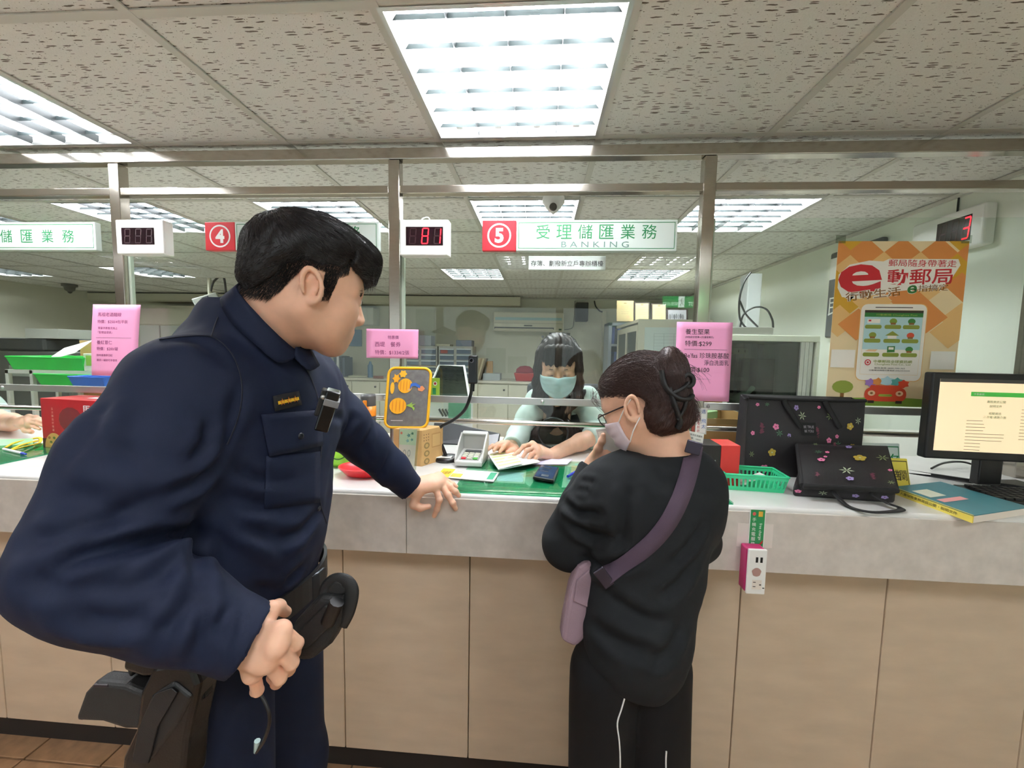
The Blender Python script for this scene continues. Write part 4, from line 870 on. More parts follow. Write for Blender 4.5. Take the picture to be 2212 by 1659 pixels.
# small desk signs behind the bags
def desk_sign(px0, py0, px1, py1, Y, lean, m, label, txt, border_m):
    x0, x1, z0, z1 = rect(px0, py0, px1, py1, Y); h = z1-CZ; tt = thing('desk_sign', label, 'sign', V((x0+x1)/2, Y, CZ))
    q = [V(x0, Y, CZ), V(x1, Y, CZ), V(x1-.0, Y+lean, CZ+h), V(x0, Y+lean, CZ+h)]
    hexa(MB(), [p+V(0, .003, 0) for p in q], q).build('panel', m, tt, world=True)
    hexa(MB(), [p+V(0, .07, 0) for p in q[:2]]+[p+V(0, .075, 0) for p in q[1::-1]], [q[3]+V(0, .003, 0), q[2]+V(0, .003, 0), q[2]+V(0, .006, 0), q[3]+V(0, .006, 0)]).build('back_leg', m, tt, world=True)
    for s, u, v, hh in txt: qtext(q, s, u, v, hh, border_m, tt)
    for r_ in ((.02, .06, .98, .09), (.02, .9, .98, .93), (.02, .06, .035, .93), (.965, .06, .98, .93)): qrect(q, *r_, border_m, tt)
desk_sign(1850, 960, 1950, 1030, 1.50, .02, SIGN_W, 'white desk sign with green character behind the folded bag', [('業', .45, .5, .45), ('務', .8, .5, .45)], INK_G)
desk_sign(1880, 994, 1972, 1034, 1.40, .025, mat('yellow_sheet', 'd8c64a', .5), 'yellow desk sign with dark print behind the folded bag', [('公告', .55, .45, .35), ('欄', .82, .45, .35)], inks('4a4020'))

# monitor, keyboard, book
ML, MR = V(PY(2006, 900, 1.42)[0], 1.42, 0), V(PY(2006, 900, 1.42)[0]+.50, 1.385, 0)
mzt, mzb = PY(2012, 804, 1.42)[2], PY(2006, 990, 1.42)[2]; md = nrm(MR-ML); mn = np.cross(md, EZ)
q = [V(*ML[:2], mzb), V(*MR[:2], mzb), V(*MR[:2], mzt), V(*ML[:2], mzt)]
t = thing('computer_monitor', 'black flat monitor showing a cream page on the counter at right', 'monitor', V(*((ML+MR)/2)[:2], CZ))
MO = mat('monitor_black', '0e0e10', .35)
bz = hexa(MB(), [p-mn*.035 for p in q], q).build('case', MO, t, world=True, bevel=.006, seg=3)
sq = [bil(q, .045, .10)+mn*.0005, bil(q, .955, .10)+mn*.0005, bil(q, .955, .93)+mn*.0005, bil(q, .045, .93)+mn*.0005]
scr = MB().add(sq, [(0, 1, 2, 3)]).build('screen', mat('lit_cream_screen', 'ecd9b2', .3, emit=.5), t, world=True)
SG, SD, SGG = mat('lit_green_bar', '3a9a3a', .4, emit=.5), mat('screen_text', '6a614a', .5), mat('screen_green_text', '4f7a3a', .5)
qrect(sq, 0, .955, 1, 1, mat('screen_titlebar', '4a4844', .4), scr); qrect(sq, .20, .77, 1, .83, SG, scr); qtext(sq, '中華郵政', .25, .80, .03, INK_W, scr)
for s_, v in (('壽險資訊公開', .70), ('說明文件', .64), ('相關資訊', .54), ('二次電/通路介面', .49)): qtext(sq, s_, .36, v, .035, SGG, scr)
for k in range(10): qrect(sq, .19, .43-.045*k, .19+(.1, .11, .12, .11, .24, .24, .23, .1, .1, .1)[k], .436-.045*k, SD, scr); qrect(sq, .52, .60-.045*k, .52+.2*(.5+.5*random.random()), .606-.045*k, SD, scr)
cxm = PY(2143, 1000, 1.43)[0]; bcm = V((ML[0]+MR[0])/2-.07, 1.42, CZ)
MB().box(cxm-.036, cxm+.036, 1.43, 1.46, CZ+.015, mzb+.08).build('neck', MO, t, world=True, bevel=.004)
fb = [PZ(2010, 1030, CZ+.012), PZ(2212, 1062, CZ+.012)]; y_b = PZ(2020, 1018, CZ+.012)
P_ = [V(PZ(2009, 1030, CZ)[0], PZ(2009, 1030, CZ)[1]-.0, CZ), V(fb[1][0]+.12, fb[1][1]+.005, CZ), V(fb[1][0]+.12, 1.52, CZ), V(PZ(2013, 1018, CZ)[0], 1.5, CZ)]
hexa(MB(), P_, [p+V(0, 0, .014) for p in P_]).build('foot', MO, t, world=True, bevel=.004)
kq = [PZ(2112, 1075, CZ+.02), PZ(2300, 1110, CZ+.02), PZ(2290, 1062, CZ+.024), PZ(2083, 1046, CZ+.024)]
kq = [V(p[0]+.035, p[1]-.004, CZ) for p in kq]; kd = nrm(V(1, -.10, 0))
k0 = kq[0]; kw = .40; kv = nrm(np.cross(EZ, kd))*.13
kq = [k0, k0+kd*kw, k0+kd*kw+kv, k0+kv]
t = thing('keyboard', 'black computer keyboard in front of the monitor', 'keyboard', V(*(sum(kq)/4)[:2], CZ))
hexa(MB(), kq, [kq[0]+V(0, 0, .014), kq[1]+V(0, 0, .014), kq[2]+V(0, 0, .022), kq[3]+V(0, 0, .022)]).build('case', BLACK, t, world=True, bevel=.003)
KEY = mat('key_black', '19191a', .5)
for r in range(6):
    for c in range(15):
        p = bil([kq[0]+V(0, 0, .014), kq[1]+V(0, 0, .014), kq[2]+V(0, 0, .022), kq[3]+V(0, 0, .022)], .05+.9*(c+.5)/15, .08+.84*(r+.5)/6)
        MB().obox(p+V(0, 0, .003), kd*.0095, nrm(kv)*.0075, V(0, 0, .004)).build('key', KEY, t, world=True)
A, B, C = PZ(2104, 1114, CZ+.02), PZ(1930, 1052, CZ+.02), PZ(2030, 1041, CZ+.02)
A, B, C = [V(p[0], p[1], CZ) for p in (A, B, C)]; D = A+(C-B)*1.08; C = B+(C-B)*1.0
t = thing('ring_binder', 'teal covered file with yellow spine lying below the monitor', 'file', V(*((A+B+C+D)/4)[:2], CZ))
hexa(MB(), [A, D, C, B], [p+V(0, 0, .0185) for p in (A, D, C, B)]).build('pages', mat('page_edges', 'e6ddd2', .8), t, world=True)
e_ = nrm(D-A)*.002; sp = [A-e_, B-e_]; q = [A-e_*2, D+e_*2, C+e_*2, B-e_*2]
cv = hexa(MB(), [p+V(0, 0, .0185) for p in q], [p+V(0, 0, .021) for p in q]).build('cover', mat('teal_cover', '2f7683', .45, var=.05, vscale=20), t, world=True)
cq = [p+V(0, 0, .021) for p in q]; qrect(cq, .10, .55, .4, .8, inks('dfe3d0'), cv); qrect(cq, .1, .38, .55, .48, inks('e6a0a0'), cv)
y_ = -nrm(D-A)*.004; spn = hexa(MB(), [B+y_, A+y_, A, B], [p+V(0, 0, .0212) for p in (B+y_, A+y_, A, B)]).build('spine', mat('yellow_spine', 'e3cf5a', .5), t, world=True)
sqn = [B+y_, A+y_, A+y_+V(0, 0, .021), B+y_+V(0, 0, .021)]; qtext(sqn, '人壽保險業務資訊公開・說明文件', .48, .5, .42, inks('3a3020'), spn, width=.72)
# power strip and leads behind the monitor
a = PZ(2200, 1020, CZ); t = thing('power_strip', 'white power strip with black plug behind the monitor foot', 'power strip', V(a[0], 1.56, CZ))
MB().box(a[0]-.06, a[0]+.16, 1.54, 1.58, CZ, CZ+.03).build('body', WHITE, t, world=True, bevel=.004); MB().box(a[0]-.01, a[0]+.02, 1.515, 1.54, CZ+.004, CZ+.026).build('plug', BLACK, t, world=True, bevel=.004)
MB().tube(smooth_path([PZ(2012, 1012, CZ+.005), PZ(2040, 1000, CZ+.02), PZ(2080, 998, CZ+.02), PZ(2120, 1010, CZ+.006)], 8), .004, 6).build('monitor_lead', BLACK, None, label='black lead curling on the worktop behind the monitor', cat='cable')

# charging socket on the counter front
Yf = CY-.001
def fr_rect(px0, py0, px1, py1, Y=CY): return rect(px0, py0, px1, py1, Y)
x0, x1, z0, z1 = fr_rect(1592, 1131, 1669, 1182)
t = thing('charging_label', 'green charging label on white tape stuck to the counter front', 'label', V((x0+x1)/2, CY, z0))
MB().box(x0, x1, CY-.0008, CY-.0001, z0, z1).build('tape', mat('white_tape', 'dcd3cc', .6), t, world=True)
x0, x1, z0, z1 = fr_rect(1617, 1099, 1651, 1183); lb = MB().box(x0, x1, CY-.0024, CY-.0009, z0, z1).build('card', PAPER, t, world=True)
q = [V(x0+.002, CY-.0026, z0+.003), V(x1-.002, CY-.0026, z0+.003), V(x1-.002, CY-.0026, z1-.002), V(x0+.002, CY-.0026, z1-.002)]
qrect(q, 0, 0, 1, 1, mat('label_green', '1f8a4e', .5), lb, lift=.0002); qrect(q, .55, .82, .85, .96, inks('e0a83a'), lb, lift=.0005)
qface(q, [(.25+.12*math.cos(a), .89+.05*math.sin(a)) for a in np.linspace(0, 6.28, 12, endpoint=False)], inks('d85a5a'), lb, lift=.0005)
for k, ch in enumerate('手機充電服務'): qtext(q, ch, .27, .74-.13*k, .10, INK_W, lb, lift=.0006)
put_text(MB(), 'free charge', .010, bil(q, .72, .42)+V(0, -.0006, 0), V(0, 0, -1), V(1, 0, 0)).build('lettering', INK_W, lb, world=True)
qface(q, [(.55, .02), (.75, .1), (.95, .2), (.95, .12), (.7, .02)], INK_R, lb, lift=.0006); qface(q, [(.4, .01), (.62, .08), (.5, .0)], inks('2a4aa0'), lb, lift=.0006)
x0, x1, z0, z1 = fr_rect(1612, 1187, 1653, 1281, CY-.04); 
t = thing('charging_socket', 'pink and white charging socket mounted on the counter front', 'socket', V((x0+x1)/2, CY, z0))
hexa(MB(), [V(x0-.0, CY, z0), V(x1, CY, z0), V(x1, CY-.036, z0), V(x0, CY-.036, z0)], [V(x0, CY, z1), V(x1, CY, z1), V(x1, CY-.036, z1), V(x0, CY-.036, z1)]).build('shell', mat('magenta_plastic', 'b02a63', .35), t, world=True, bevel=.004)
pf = MB().box(x0+.001, x1+.001, CY-.044, CY-.0365, z0-.002, z1+.002).build('face_plate', WHITE, t, world=True, bevel=.003); w, h = x1-x0, z1-z0; yy = CY-.0442
DK = mat('slot_black', '111111', .5)
for u in (.42, .66): MB().box(x0+u*w, x0+(u+.12)*w, yy-.0006, yy+.001, z0+.72*h, z0+.84*h).build('usb_port', DK, pf, world=True)
MB().add([V(x0+(.5+.24*math.cos(a)*(1+.08*math.sin(5*a)))*w, yy-.0004, z0+(.5+.10*math.sin(a))*h) for a in np.linspace(0, 6.28, 20, endpoint=False)], [tuple(range(20))]).build('print', inks('a58078'), pf, world=True)
for u, v, a_, b_ in ((.35, .26, .14, .015), (.35, .16, .14, .015), (.68, .2, .1, .025), (.86, .13, .1, .02)): MB().box(x0+u*w, x0+(u+a_)*w, yy-.0006, yy+.001, z0+v*h, z0+(v+b_)*h).build('socket_slot', DK, pf, world=True)
MB().add([V(x0+u*w, yy-.0003, z0+v*h) for u, v in ((.3, .1), (.8, .1), (.8, .32), (.3, .32))], [(0, 1, 2, 3)]).build('socket_insert', mat('cream_plastic', 'e6ddd2', .5), pf, world=True)
# ------------------------------------------------------------------ back office seen through the glass
ORD = ['first', 'second', 'third', 'fourth', 'fifth', 'sixth', 'seventh', 'eighth', 'ninth', 'tenth', 'eleventh', 'twelfth', 'thirteenth']
def bx(px0, py0, px1, py1, Y, d=.3):   # box whose front face covers the pixel rectangle at depth Y
    x0, x1, z0, z1 = rect(px0, py0, px1, py1, Y); return [x0, x1, Y, Y+d, z0, z1]
def simple(name, px, Y, d, m, label, cat, bevel=.004, **k):
    return MB().box(*bx(*px, Y, d)).build(name, m, None, bevel=bevel, label=label, cat=cat, **k)
CAB = mat('cream_laminate', 'd3d0bd', .5); GREYP = mat('grey_plastic', '8b9196', .5); CRM = mat('cream_enamel', 'd5d2bf', .45)
# air conditioner
b = bx(1065, 674, 1218, 716, YB-.2, .199); x0, x1, y0, y1, z0, z1 = b
t = thing('air_conditioner', 'cream wall air conditioner with pale blue strip on the back wall', 'air conditioner', ((x0+x1)/2, YB, z0))
MB().box(*b).build('body', CRM, t, world=True, bevel=.02, seg=4)
MB().box(x0+.03, x1-.03, y0-.003, y0, z0+.16, z0+.20).build('blue_strip', mat('pale_blue', '9fc0c4', .5), t, world=True)
MB().box(x0+.02, x1-.14, y0-.002, y0+.01, z0+.03, z0+.06).build('outlet_slot', mat('slot_dark', '2a2822', .6), t, world=True); MB().obox(V((x0+x1)/2-.06, y0-.01, z0+.028), V((x1-x0)/2-.09, 0, 0), V(0, .012, -.012), V(0, .001, .001)).build('louvre_flap', CRM, t, world=True)
MB().box((x0+x1)/2-.06, (x0+x1)/2+.06, y0-.003, y0, z0+.075, z0+.092).build('badge', mat('badge_dark', '4a4a3c', .5), t, world=True); MB().box(x1-.07, x1-.03, y0-.003, y0, z0+.02, z0+.045).build('status_panel', mat('panel_green', '3a5a3c', .5), t, world=True)
MB().box(x0+.02, x1-.02, y0-.002, y0, z0+.115, z0+.119).build('seam', mat('seam_grey', '8a8676', .6), t, world=True)
# loudspeaker, conduit, certificate frames, wall frame
b = bx(1244, 653, 1271, 694, YB-.14, .139); t = thing('wall_speaker', 'small black loudspeaker high on the back wall right of the air conditioner', 'speaker', ((b[0]+b[1])/2, YB, b[4]))
MB().box(*b).build('cabinet', mat('speaker_black', '181a1b', .6), t, world=True, bevel=.01); MB().box(b[0]+.015, b[1]-.015, b[2]-.008, b[2], b[4]+.015, b[5]-.015).build('grille', mat('grille_black', '222426', .8, bump=.5, bscale=300), t, world=True)
x = PY(1304, 700, YB)[0]; z0 = PY(1304, 800, YB)[2]; zt = PY(1304, 672, YB)[2]
MB().box(x-.03, x+.03, YB-.05, YB-.001, z0, zt).build('cable_duct', CRM, None, bevel=.004, label='narrow cream cable duct running down the back wall', cat='duct')
MB().tube(smooth_path([PY(1284, 650, YB-.03), PY(1287, 662, YB-.04), PY(1296, 672, YB-.05), PY(1304, 674, YB-.03)], 8), .01, 6).build('duct_cable', BLACK, None, label='black cable sagging from the ceiling into the cream duct', cat='cable')
MB().tube(smooth_path([PY(1242, 650, YB-.03), PY(1240, 690, YB-.03), PY(1236, 708, YB-.05), PY(1219, 712, YB-.06)], 8), .006, 6).build('speaker_cable', mat('cable_grey', '6b6b60', .6), None, label='thin cable hanging between speaker and air conditioner', cat='cable')
b = bx(1186, 719, 1231, 760, YB-.03, .029); t = thing('dark_picture_frame', 'dark framed picture just above the teller hair on the back wall', 'picture', ((b[0]+b[1])/2, YB, b[4])); MB().box(*b).build('frame', mat('dark_wood', '2b1c18', .5), t, world=True); MB().box(b[0]+.03, b[1]-.03, b[2]-.002, b[2], b[4]+.03, b[5]-.03).build('picture', inks('7a6a66'), t, world=True)
b = bx(1166, 722, 1178, 733, YB-.04, .039); t = thing('wall_clock', 'tiny round cream dial on the back wall left of the teller hair', 'dial', ((b[0]+b[1])/2, YB, b[4])); MB().lathe([(.045, 0), (.045, .03), (0, .035)], V((b[0]+b[1])/2, YB-.001, (b[4]+b[5])/2), 18, (0, -1, 0)).build('dial', CRM, t, world=True); MB().lathe([(.02, .035), (0, .04)], V((b[0]+b[1])/2, YB-.002, (b[4]+b[5])/2), 12, (0, -1, 0)).build('hub', GREYP, t, world=True)

# tall cabinet with sliding glass doors, framed certificates on it
YC1 = 4.05; x0, x1, z0, z1 = rect(1373, 697, 1552, 990, YC1); zt = z1
xl = PY(1322, 712, 5.0)[0]
t = thing('glass_door_cabinet', 'tall cream steel cabinet with sliding glass doors behind the customer', 'cabinet', ((x0+x1)/2, YC1+.5, 0))
xr_ = XR-.35; dpt = 1.15
MB().box(x0, xr_, YC1, YC1+.02, 0, zt).build('end_panel', CRM, t, world=True); MB().box(x0, xr_, YC1, YC1+dpt, zt, zt+.03).build('top', CRM, t, world=True)
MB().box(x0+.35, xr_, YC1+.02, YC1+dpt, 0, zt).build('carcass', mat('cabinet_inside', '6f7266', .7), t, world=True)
for k in range(2):
    ya, yb = YC1+.03+k*.56, YC1+.03+k*.56+.55; dx = x0+.012*k
    d_ = MB().box(dx, dx+.03, ya, ya+.05, .1, zt-.02); d_ = d_.build('door', CRM, t, world=True)
    for c_ in ((ya+.05, yb, zt-.08, zt-.02), (ya+.05, yb, .1, .16)): MB().box(dx, dx+.03, c_[0], c_[1], c_[2], c_[3]).build('door_rail', CRM, d_, world=True)
    MB().box(dx, dx+.03, yb-.05, yb, .16, zt-.08).build('door_stile', CRM, d_, world=True); MB().box(dx+.012, dx+.016, ya+.05, yb-.05, .16, zt-.08).build('door_pane', glass_mat('smoked_pane', '9aa49c', .9), d_, world=True)
for z in (.5, 1.0, 1.4): MB().box(x0+.06, x0+.35, YC1+.03, YC1+dpt, z, z+.02).build('shelf', CRM, t, world=True)
q = [PY(1391, 775, YC1-.004), PY(1560, 775, YC1-.004), PY(1560, 708, YC1-.004), PY(1393, 707, YC1-.004)]
nt_ = hexa(MB(), [p+V(0, .002, 0) for p in q], q).build('wall_chart', mat('pale_chart', 'd3dfdc', .6), None, label='pale printed timetable sheet on the end of the tall cabinet', cat='chart')
for k in range(8): qrect(q, .12, .1+.1*k, .95, .106+.1*k, inks('a0b0b0'), nt_)
for k in range(7): qrect(q, .12+.13*k, .1, .124+.13*k, .8, inks('a0b0b0'), nt_)
zc2 = zt+.03
for k, (a, c, w0, lab) in enumerate((((1333, 651), (1369, 696), 'b3a172', 'leftmost framed certificate on top of the tall cabinet, gold frame'), ((1371, 654), (1404, 696), 'a6a377', 'second framed certificate on top of the tall cabinet'), ((1408, 656), (1441, 696), 'a6a479', 'third framed certificate on top of the tall cabinet'), ((1441, 668), (1487, 696), '85858a', 'wide framed photograph on top of the tall cabinet'))):
    Y = 4.35; xa, xb, za, zb = rect(*a, *c, Y)
    t = thing('certificate_frame', lab, 'certificate', ((xa+xb)/2, Y, zc2), group='framed certificates on the cabinet')
    FRM = mat('gold_frame', 'c9b184', .5) if k == 0 else mat('dark_wood'); h = zb-za
    q = [V(xa, Y, zc2), V(xb, Y, zc2), V(xb, Y+.03, zc2+h), V(xa, Y+.03, zc2+h)]
    hexa(MB(), [p+V(0, .02, 0) for p in q], q).build('frame', FRM, t, world=True)
    e = .02 if k == 0 else .07; sh = qrect(q, e, e*.8, 1-e, 1-e*.8, inks(w0), t, 'sheet')
    if k < 3:
        qrect(q, .42, .85, .58, .9, inks('7a6a40'), t, lift=.001)
        for j in range(5): qrect(q, .25, .72-.09*j, .75-.04*(j % 3), .735-.09*j, inks('8a8060'), t, lift=.001)
        qrect(q, .6, .15, .75, .28, inks('b89a70'), t, lift=.001)
    else:
        for j in range(7): u = .16+.1*j; qface(q, [(u+.05*math.cos(b_), .4+.22*math.sin(b_)+.04*(j % 2)) for b_ in np.linspace(0, 6.28, 8, endpoint=False)], inks(('55565a', '6a6a70', '3f4044')[j % 3]), t, lift=.001)
# blue framed bookcase beside the cabinet
Y = 5.5; x0, x1, z0, z1 = rect(1313, 697, 1375, 850, Y); t = thing('bookcase', 'pale blue bookcase with blue files left of the tall cabinet', 'bookcase', ((x0+x1)/2, Y+.2, 0)); PB = mat('pale_blue_steel', 'a9b2bc', .5)
MB().box(x0, x0+.04, Y, Y+.4, 0, z1).build('side', PB, t, world=True); MB().box(x1-.04, x1, Y, Y+.4, 0, z1).build('side', PB, t, world=True); MB().box(x0, x1, Y, Y+.4, z1-.04, z1).build('top', PB, t, world=True); MB().box(x0, x1, Y+.38, Y+.4, 0, z1).build('back', mat('bookcase_back', '5d6266', .7), t, world=True)
for z in (.5, .95, 1.28, 1.62):
    MB().box(x0+.04, x1-.04, Y, Y+.38, z, z+.03).build('shelf', PB, t, world=True)
k = 0
for z in (.98, 1.31, 1.65):
    xx = x0+.05; kk = 0
    while xx < x1-.09:
        h = .2+.04*random.random(); MB().box(xx, xx+.032, Y+.03, Y+.26, z, z+h).build('file_folder', inks(('5a6fb0', '8a96b0', '4a5a8a', '30343c')[k % 4]), None, label='%s file, %s from left on the %s shelf of the pale blue bookcase' % (('blue', 'grey blue', 'dark blue', 'black')[k % 4], ORD[kk], {.98: 'lowest', 1.31: 'middle', 1.65: 'top'}[z]), cat='file', group='files in the pale blue bookcase'); xx += .036; k += 1; kk += 1

# low cabinets along the back with a worktop
YL = 5.55; zt = PY(1100, 824, YL)[2]
xs_ = [PY(p, 850, YL)[0] for p in (640, 700, 760, 820, 880, 938, 1032, 1098, 1163, 1230)]
t = thing('low_cabinet', 'long low cream cabinet with locked doors along the back wall', 'cabinet', ((xs_[0]+xs_[-1])/2, YL+.28, 0))
MB().box(xs_[0], xs_[-1], YL+.02, YB-.005, 0, zt-.03).build('carcass', CAB, t, world=True); 
MB().box(xs_[0]-.02, xs_[-1]+.02, YL-.02, YB-.005, zt-.03, zt).build('worktop', mat('cabinet_top', 'cfcabb', .4), t, world=True, bevel=.005)
for a, c in zip(xs_[:-1], xs_[1:]):
    d_ = MB().box(a+.006, c-.006, YL, YL+.02, .08, zt-.05).build('door', CAB, t, world=True, bevel=.003)
    for sx_ in (a+.06, c-.06)[:1]: MB().lathe([(.014, 0), (.014, .012), (0, .014)], V(c-.06, YL, zt-.12), 12, (0, -1, 0)).build('lock', mat('lock_dark', '3c3a34', .4), d_, world=True)
x0, x1 = PY(905, 800, 5.6)[0], PY(1020, 800, 5.6)[0]
# drawer units
DU = mat('drawer_frame', 'a9a9a0', .5); DS = mat('smoky_drawer', '5f6b78', .25); DL = mat('drawer_lip', 'b9c3c8', .4)
for k, (a, c, lab) in enumerate(((876, 907, 'small drawer unit partly behind the middle pink notice'), (907, 944, 'small drawer unit second from left on the low cabinet'), (947, 983, 'small drawer unit third from left with red papers in the top drawer'), (983, 1020, 'small drawer unit next to the slanted files'))):
    Y = 5.62; xa, xb, za, zb = rect(a, 748, c, 820, Y); t = thing('drawer_unit', lab, 'drawer unit', ((xa+xb)/2, Y+.15, zt), group='smoky desktop drawer units'); h = zb-zt
    MB().box(xa, xb, Y+.01, Y+.34, zt, zt+h).build('frame', DU, t, world=True)
    for r in range(5):
        z0 = zt+.03+r*(h-.05)/5; dh = (h-.05)/5-.012
        d_ = MB().box(xa+.02, xb-.02, Y, Y+.02, z0, z0+dh).build('drawer', DS, t, world=True); MB().box(xa+.02, xb-.02, Y-.015, Y, z0+dh-.018, z0+dh).build('drawer_lip', DL, d_, world=True)
        if k == 2 and r == 4: MB().box(xa+.03, xa+.13, Y-.003, Y, z0+.005, z0+dh-.02).build('red_papers', inks('8a4a42'), d_, world=True)
zt2 = PY(960, 748, 5.62)[2]
def on_top(px0, px1, h, dY, m, name, label, cat): 
    xa, xb = PY(px0, 740, 5.62+dY)[0], PY(px1, 740, 5.62+dY)[0]; return MB().box(xa, xb, 5.62+dY, 5.62+dY+.22, zt2+.001, zt2+h).build(name, m, None, bevel=.006, label=label, cat=cat)
on_top(905, 931, .15, .03, GREYP, 'storage_box', 'grey plastic box on top of the left drawer units', 'box'); on_top(942, 972, .03, .04, mat('paper_stack', 'c9c7b0', .8), 'paper_stack', 'low pile of papers on top of the drawer units', 'papers'); on_top(985, 1019, .09, .02, mat('blue_grey_tray', '6f7a88', .5), 'letter_tray', 'blue grey letter tray on top of the right drawer unit', 'tray')
# things on the low cabinet
def on_cab(px0, px1, top, Y, d, m, name, label, cat, **k):
    xa, xb = PY(px0, 810, Y)[0], PY(px1, 810, Y)[0]; z1 = PY((px0+px1)/2, top, Y)[2]; return MB().box(xa, xb, Y, Y+d, zt+.001, z1).build(name, m, None, bevel=.004, label=label, cat=cat, **k)
for k in range(4):
    p0 = PY(1031+4*k, 818, 5.7); t = MB().obox(V(p0[0], 5.75, zt+.155), V(.012, 0, .0)+V(0, 0, 0), V(0, .11, 0), V(.04, 0, .15)).build('slanted_file', inks(('b7a78a', '9a8a70', 'c9bda0', '7f7462')[k]), None, label='%s of the four files leaning beside the right drawer unit' % ORD[k], cat='file', group='files leaning on the drawer unit')
on_cab(1043, 1080, 807, 5.68, .25, mat('folder_stack', 'aeb6b8', .6), 'folder_stack', 'stack of pale blue folders lying on the low cabinet', 'folders'); 
b_ = on_cab(1050, 1064, 780, 5.82, .05, mat('amber_wood', 'b78b50', .5), 'wooden_plaque', 'small amber wooden plaque standing on the low cabinet', 'plaque')
xa, xb = PY(1110, 810, 5.65)[0], PY(1156, 810, 5.65)[0]; zb_ = PY(1133, 806, 5.65)[2]
t = thing('red_basket', 'red plastic basket on the low cabinet left of the teller', 'basket', ((xa+xb)/2, 5.75, zt)); RP = mat('dark_red_plastic', '9c2a2a', .4)
hexa(MB(), [V(xa+.03, 5.65, zt), V(xb-.03, 5.65, zt), V(xb-.03, 5.87, zt), V(xa+.03, 5.87, zt)], [V(xa, 5.63, zb_), V(xb, 5.63, zb_), V(xb, 5.89, zb_), V(xa, 5.89, zb_)]).build('tub', RP, t, world=True, bevel=.01)
MB().lathe([(.13, 0), (.12, .06), (.07, .10), (0, .11)], V((xa+xb)/2, 5.76, zb_-.01), 16, e=(1, .7)).build('red_bag', mat('maroon_cloth', '7c2230', .8), None, label='maroon cloth bag heaped in the red basket', cat='bag')
# papers on back wall (faint)
for k, (a, lab) in enumerate((((898, 668, 938, 752), 'tall pale notice on the back wall left of the air conditioner'), ((1050, 752, 1092, 806), 'pale sheet on the back wall below the air conditioner left side'), ((1097, 770, 1138, 806), 'pale sheet on the back wall above the red basket'))):
    simple('wall_sheet', a, YB-.006, .005, mat('pale_sheet', 'c9ccb8', .8), lab, 'sheet', 0)
# shelf with binders and wall box at centre left
b = bx(752, 664, 806, 702, 5.9, .245); t = thing('wall_box', 'white wall box beside the officer chin on the back wall', 'box', ((b[0]+b[1])/2, YB, b[4])); MB().box(*b).build('box_body', mat('off_white', 'cfd3cc', .5), t, world=True, bevel=.01); MB().box(b[0]+.03, b[1]-.09, b[2]-.01, b[2], b[4]+.02, b[5]-.02).build('box_door', mat('off_white'), t, world=True)
simple('blue_calendar', (750, 712, 781, 748), YB-.02, .015, mat('blue_poster', '6d86a0', .7), 'blue calendar on the back wall below the white wall box', 'calendar')
for k in range(9):
    a = 690+6.2*k; on_cab(a, a+5.6, 768+2*(k % 3), 5.72, .25, inks(('c9c0a0', 'b58a6a', 'd8d2c0', '9aa8a0', 'b7b0a0', '4a5560', 'cfd4d4', '3f4850', '5f6a78')[k]), 'ring_file', 'upright %s file, %s from left in the row beside the officer collar' % (('cream', 'tan', 'white', 'sage', 'beige', 'slate', 'white', 'dark', 'grey blue')[k], ORD[k]), 'file', group='files beside the officer collar')
on_cab(752, 792, 812, 5.65, .2, mat('paper_stack'), 'paper_pile', 'loose pile of papers on the low cabinet behind the officer', 'papers')
b = V(PY(800, 815, 5.7)[0], 5.7, zt); MB().lathe([(.035, 0), (.037, .01), (.037, .17), (.02, .2), (.015, .23), (0, .23)], b, 16).build('water_bottle', mat('blue_bottle', '5f7f9a', .2), None, label='pale blue water bottle on the low cabinet', cat='bottle')
t = on_cab(806, 828, 812, 5.5, .01, inks('7a4a3a'), 'brown_pouch', 'brown pouch on the low cabinet by the flask', 'pouch')

# teller side machines just behind the glass (on a lower desk)
DZ = .90
t = thing('teller_desk', 'lower inner desk behind the counter for the tellers', 'desk', (-1.4, 2.35, 0)); 
for a_, b_, c_, d_ in ((-6.6, -2.3, 2.5, 2.95), (-2.295, -.25, 2.03, 2.95), (.6, 1.0, 2.03, 2.5)): MB().box(a_, b_, c_, d_, DZ-.03, DZ).build('desktop', CAB, t, world=True, bevel=.004)
for x, y_ in ((-5.2, 2.6), (-3.6, 2.6), (-1.9, 2.1), (-.62, 2.1), (.85, 2.1)): MB().box(x-.02, x+.02, y_, y_+.3, 0, DZ-.03).build('desk_leg', mat('desk_grey', '8d8f8a', .6), t, world=True)
def printer(px0, px1, top, lid, Y, label, d=.35):
    x0, x1 = PY(px0, 850, Y)[0], PY(px1, 850, Y)[0]; z1 = PY(px0, top, Y)[2]; zl = PY(px0, lid, Y+d)[2]
    t = thing('passbook_printer', label, 'printer', ((x0+x1)/2, Y+d/2, DZ)); 
    MB().box(x0, x1, Y, Y+d, DZ, z1).build('body', mat('printer_white', 'd9dcd8', .45), t, world=True, bevel=.012, seg=3)
    for k in range(6): MB().obox(V(x0+(x1-x0)*(.45+.08*k), Y-.001, z1-.07), V(.004, 0, .004), V(0, .001, 0), V(-.012, 0, .02)).build('vent_slot', mat('vent_dark', '55585a', .6), t, world=True)
    if lid:
        q = [V(x0-.02, Y+.1, z1), V(x1+.02, Y+.1, z1), V(x1-.06, Y+d, zl), V(x0-.0, Y+d, zl)]
        MB().add(q, [(0, 1, 2, 3)]).build('smoked_lid', glass_mat('smoky_lid', '8f9a96', .9), t, world=True, solid=.004)
        MB().tube([q[1], q[2], q[3], q[0]], .008, 6).build('lid_rim', mat('printer_white'), t, world=True)
    return t
printer(915, 1000, 863, 789, 2.2, 'white passbook printer with raised smoked lid beside the gooseneck camera')
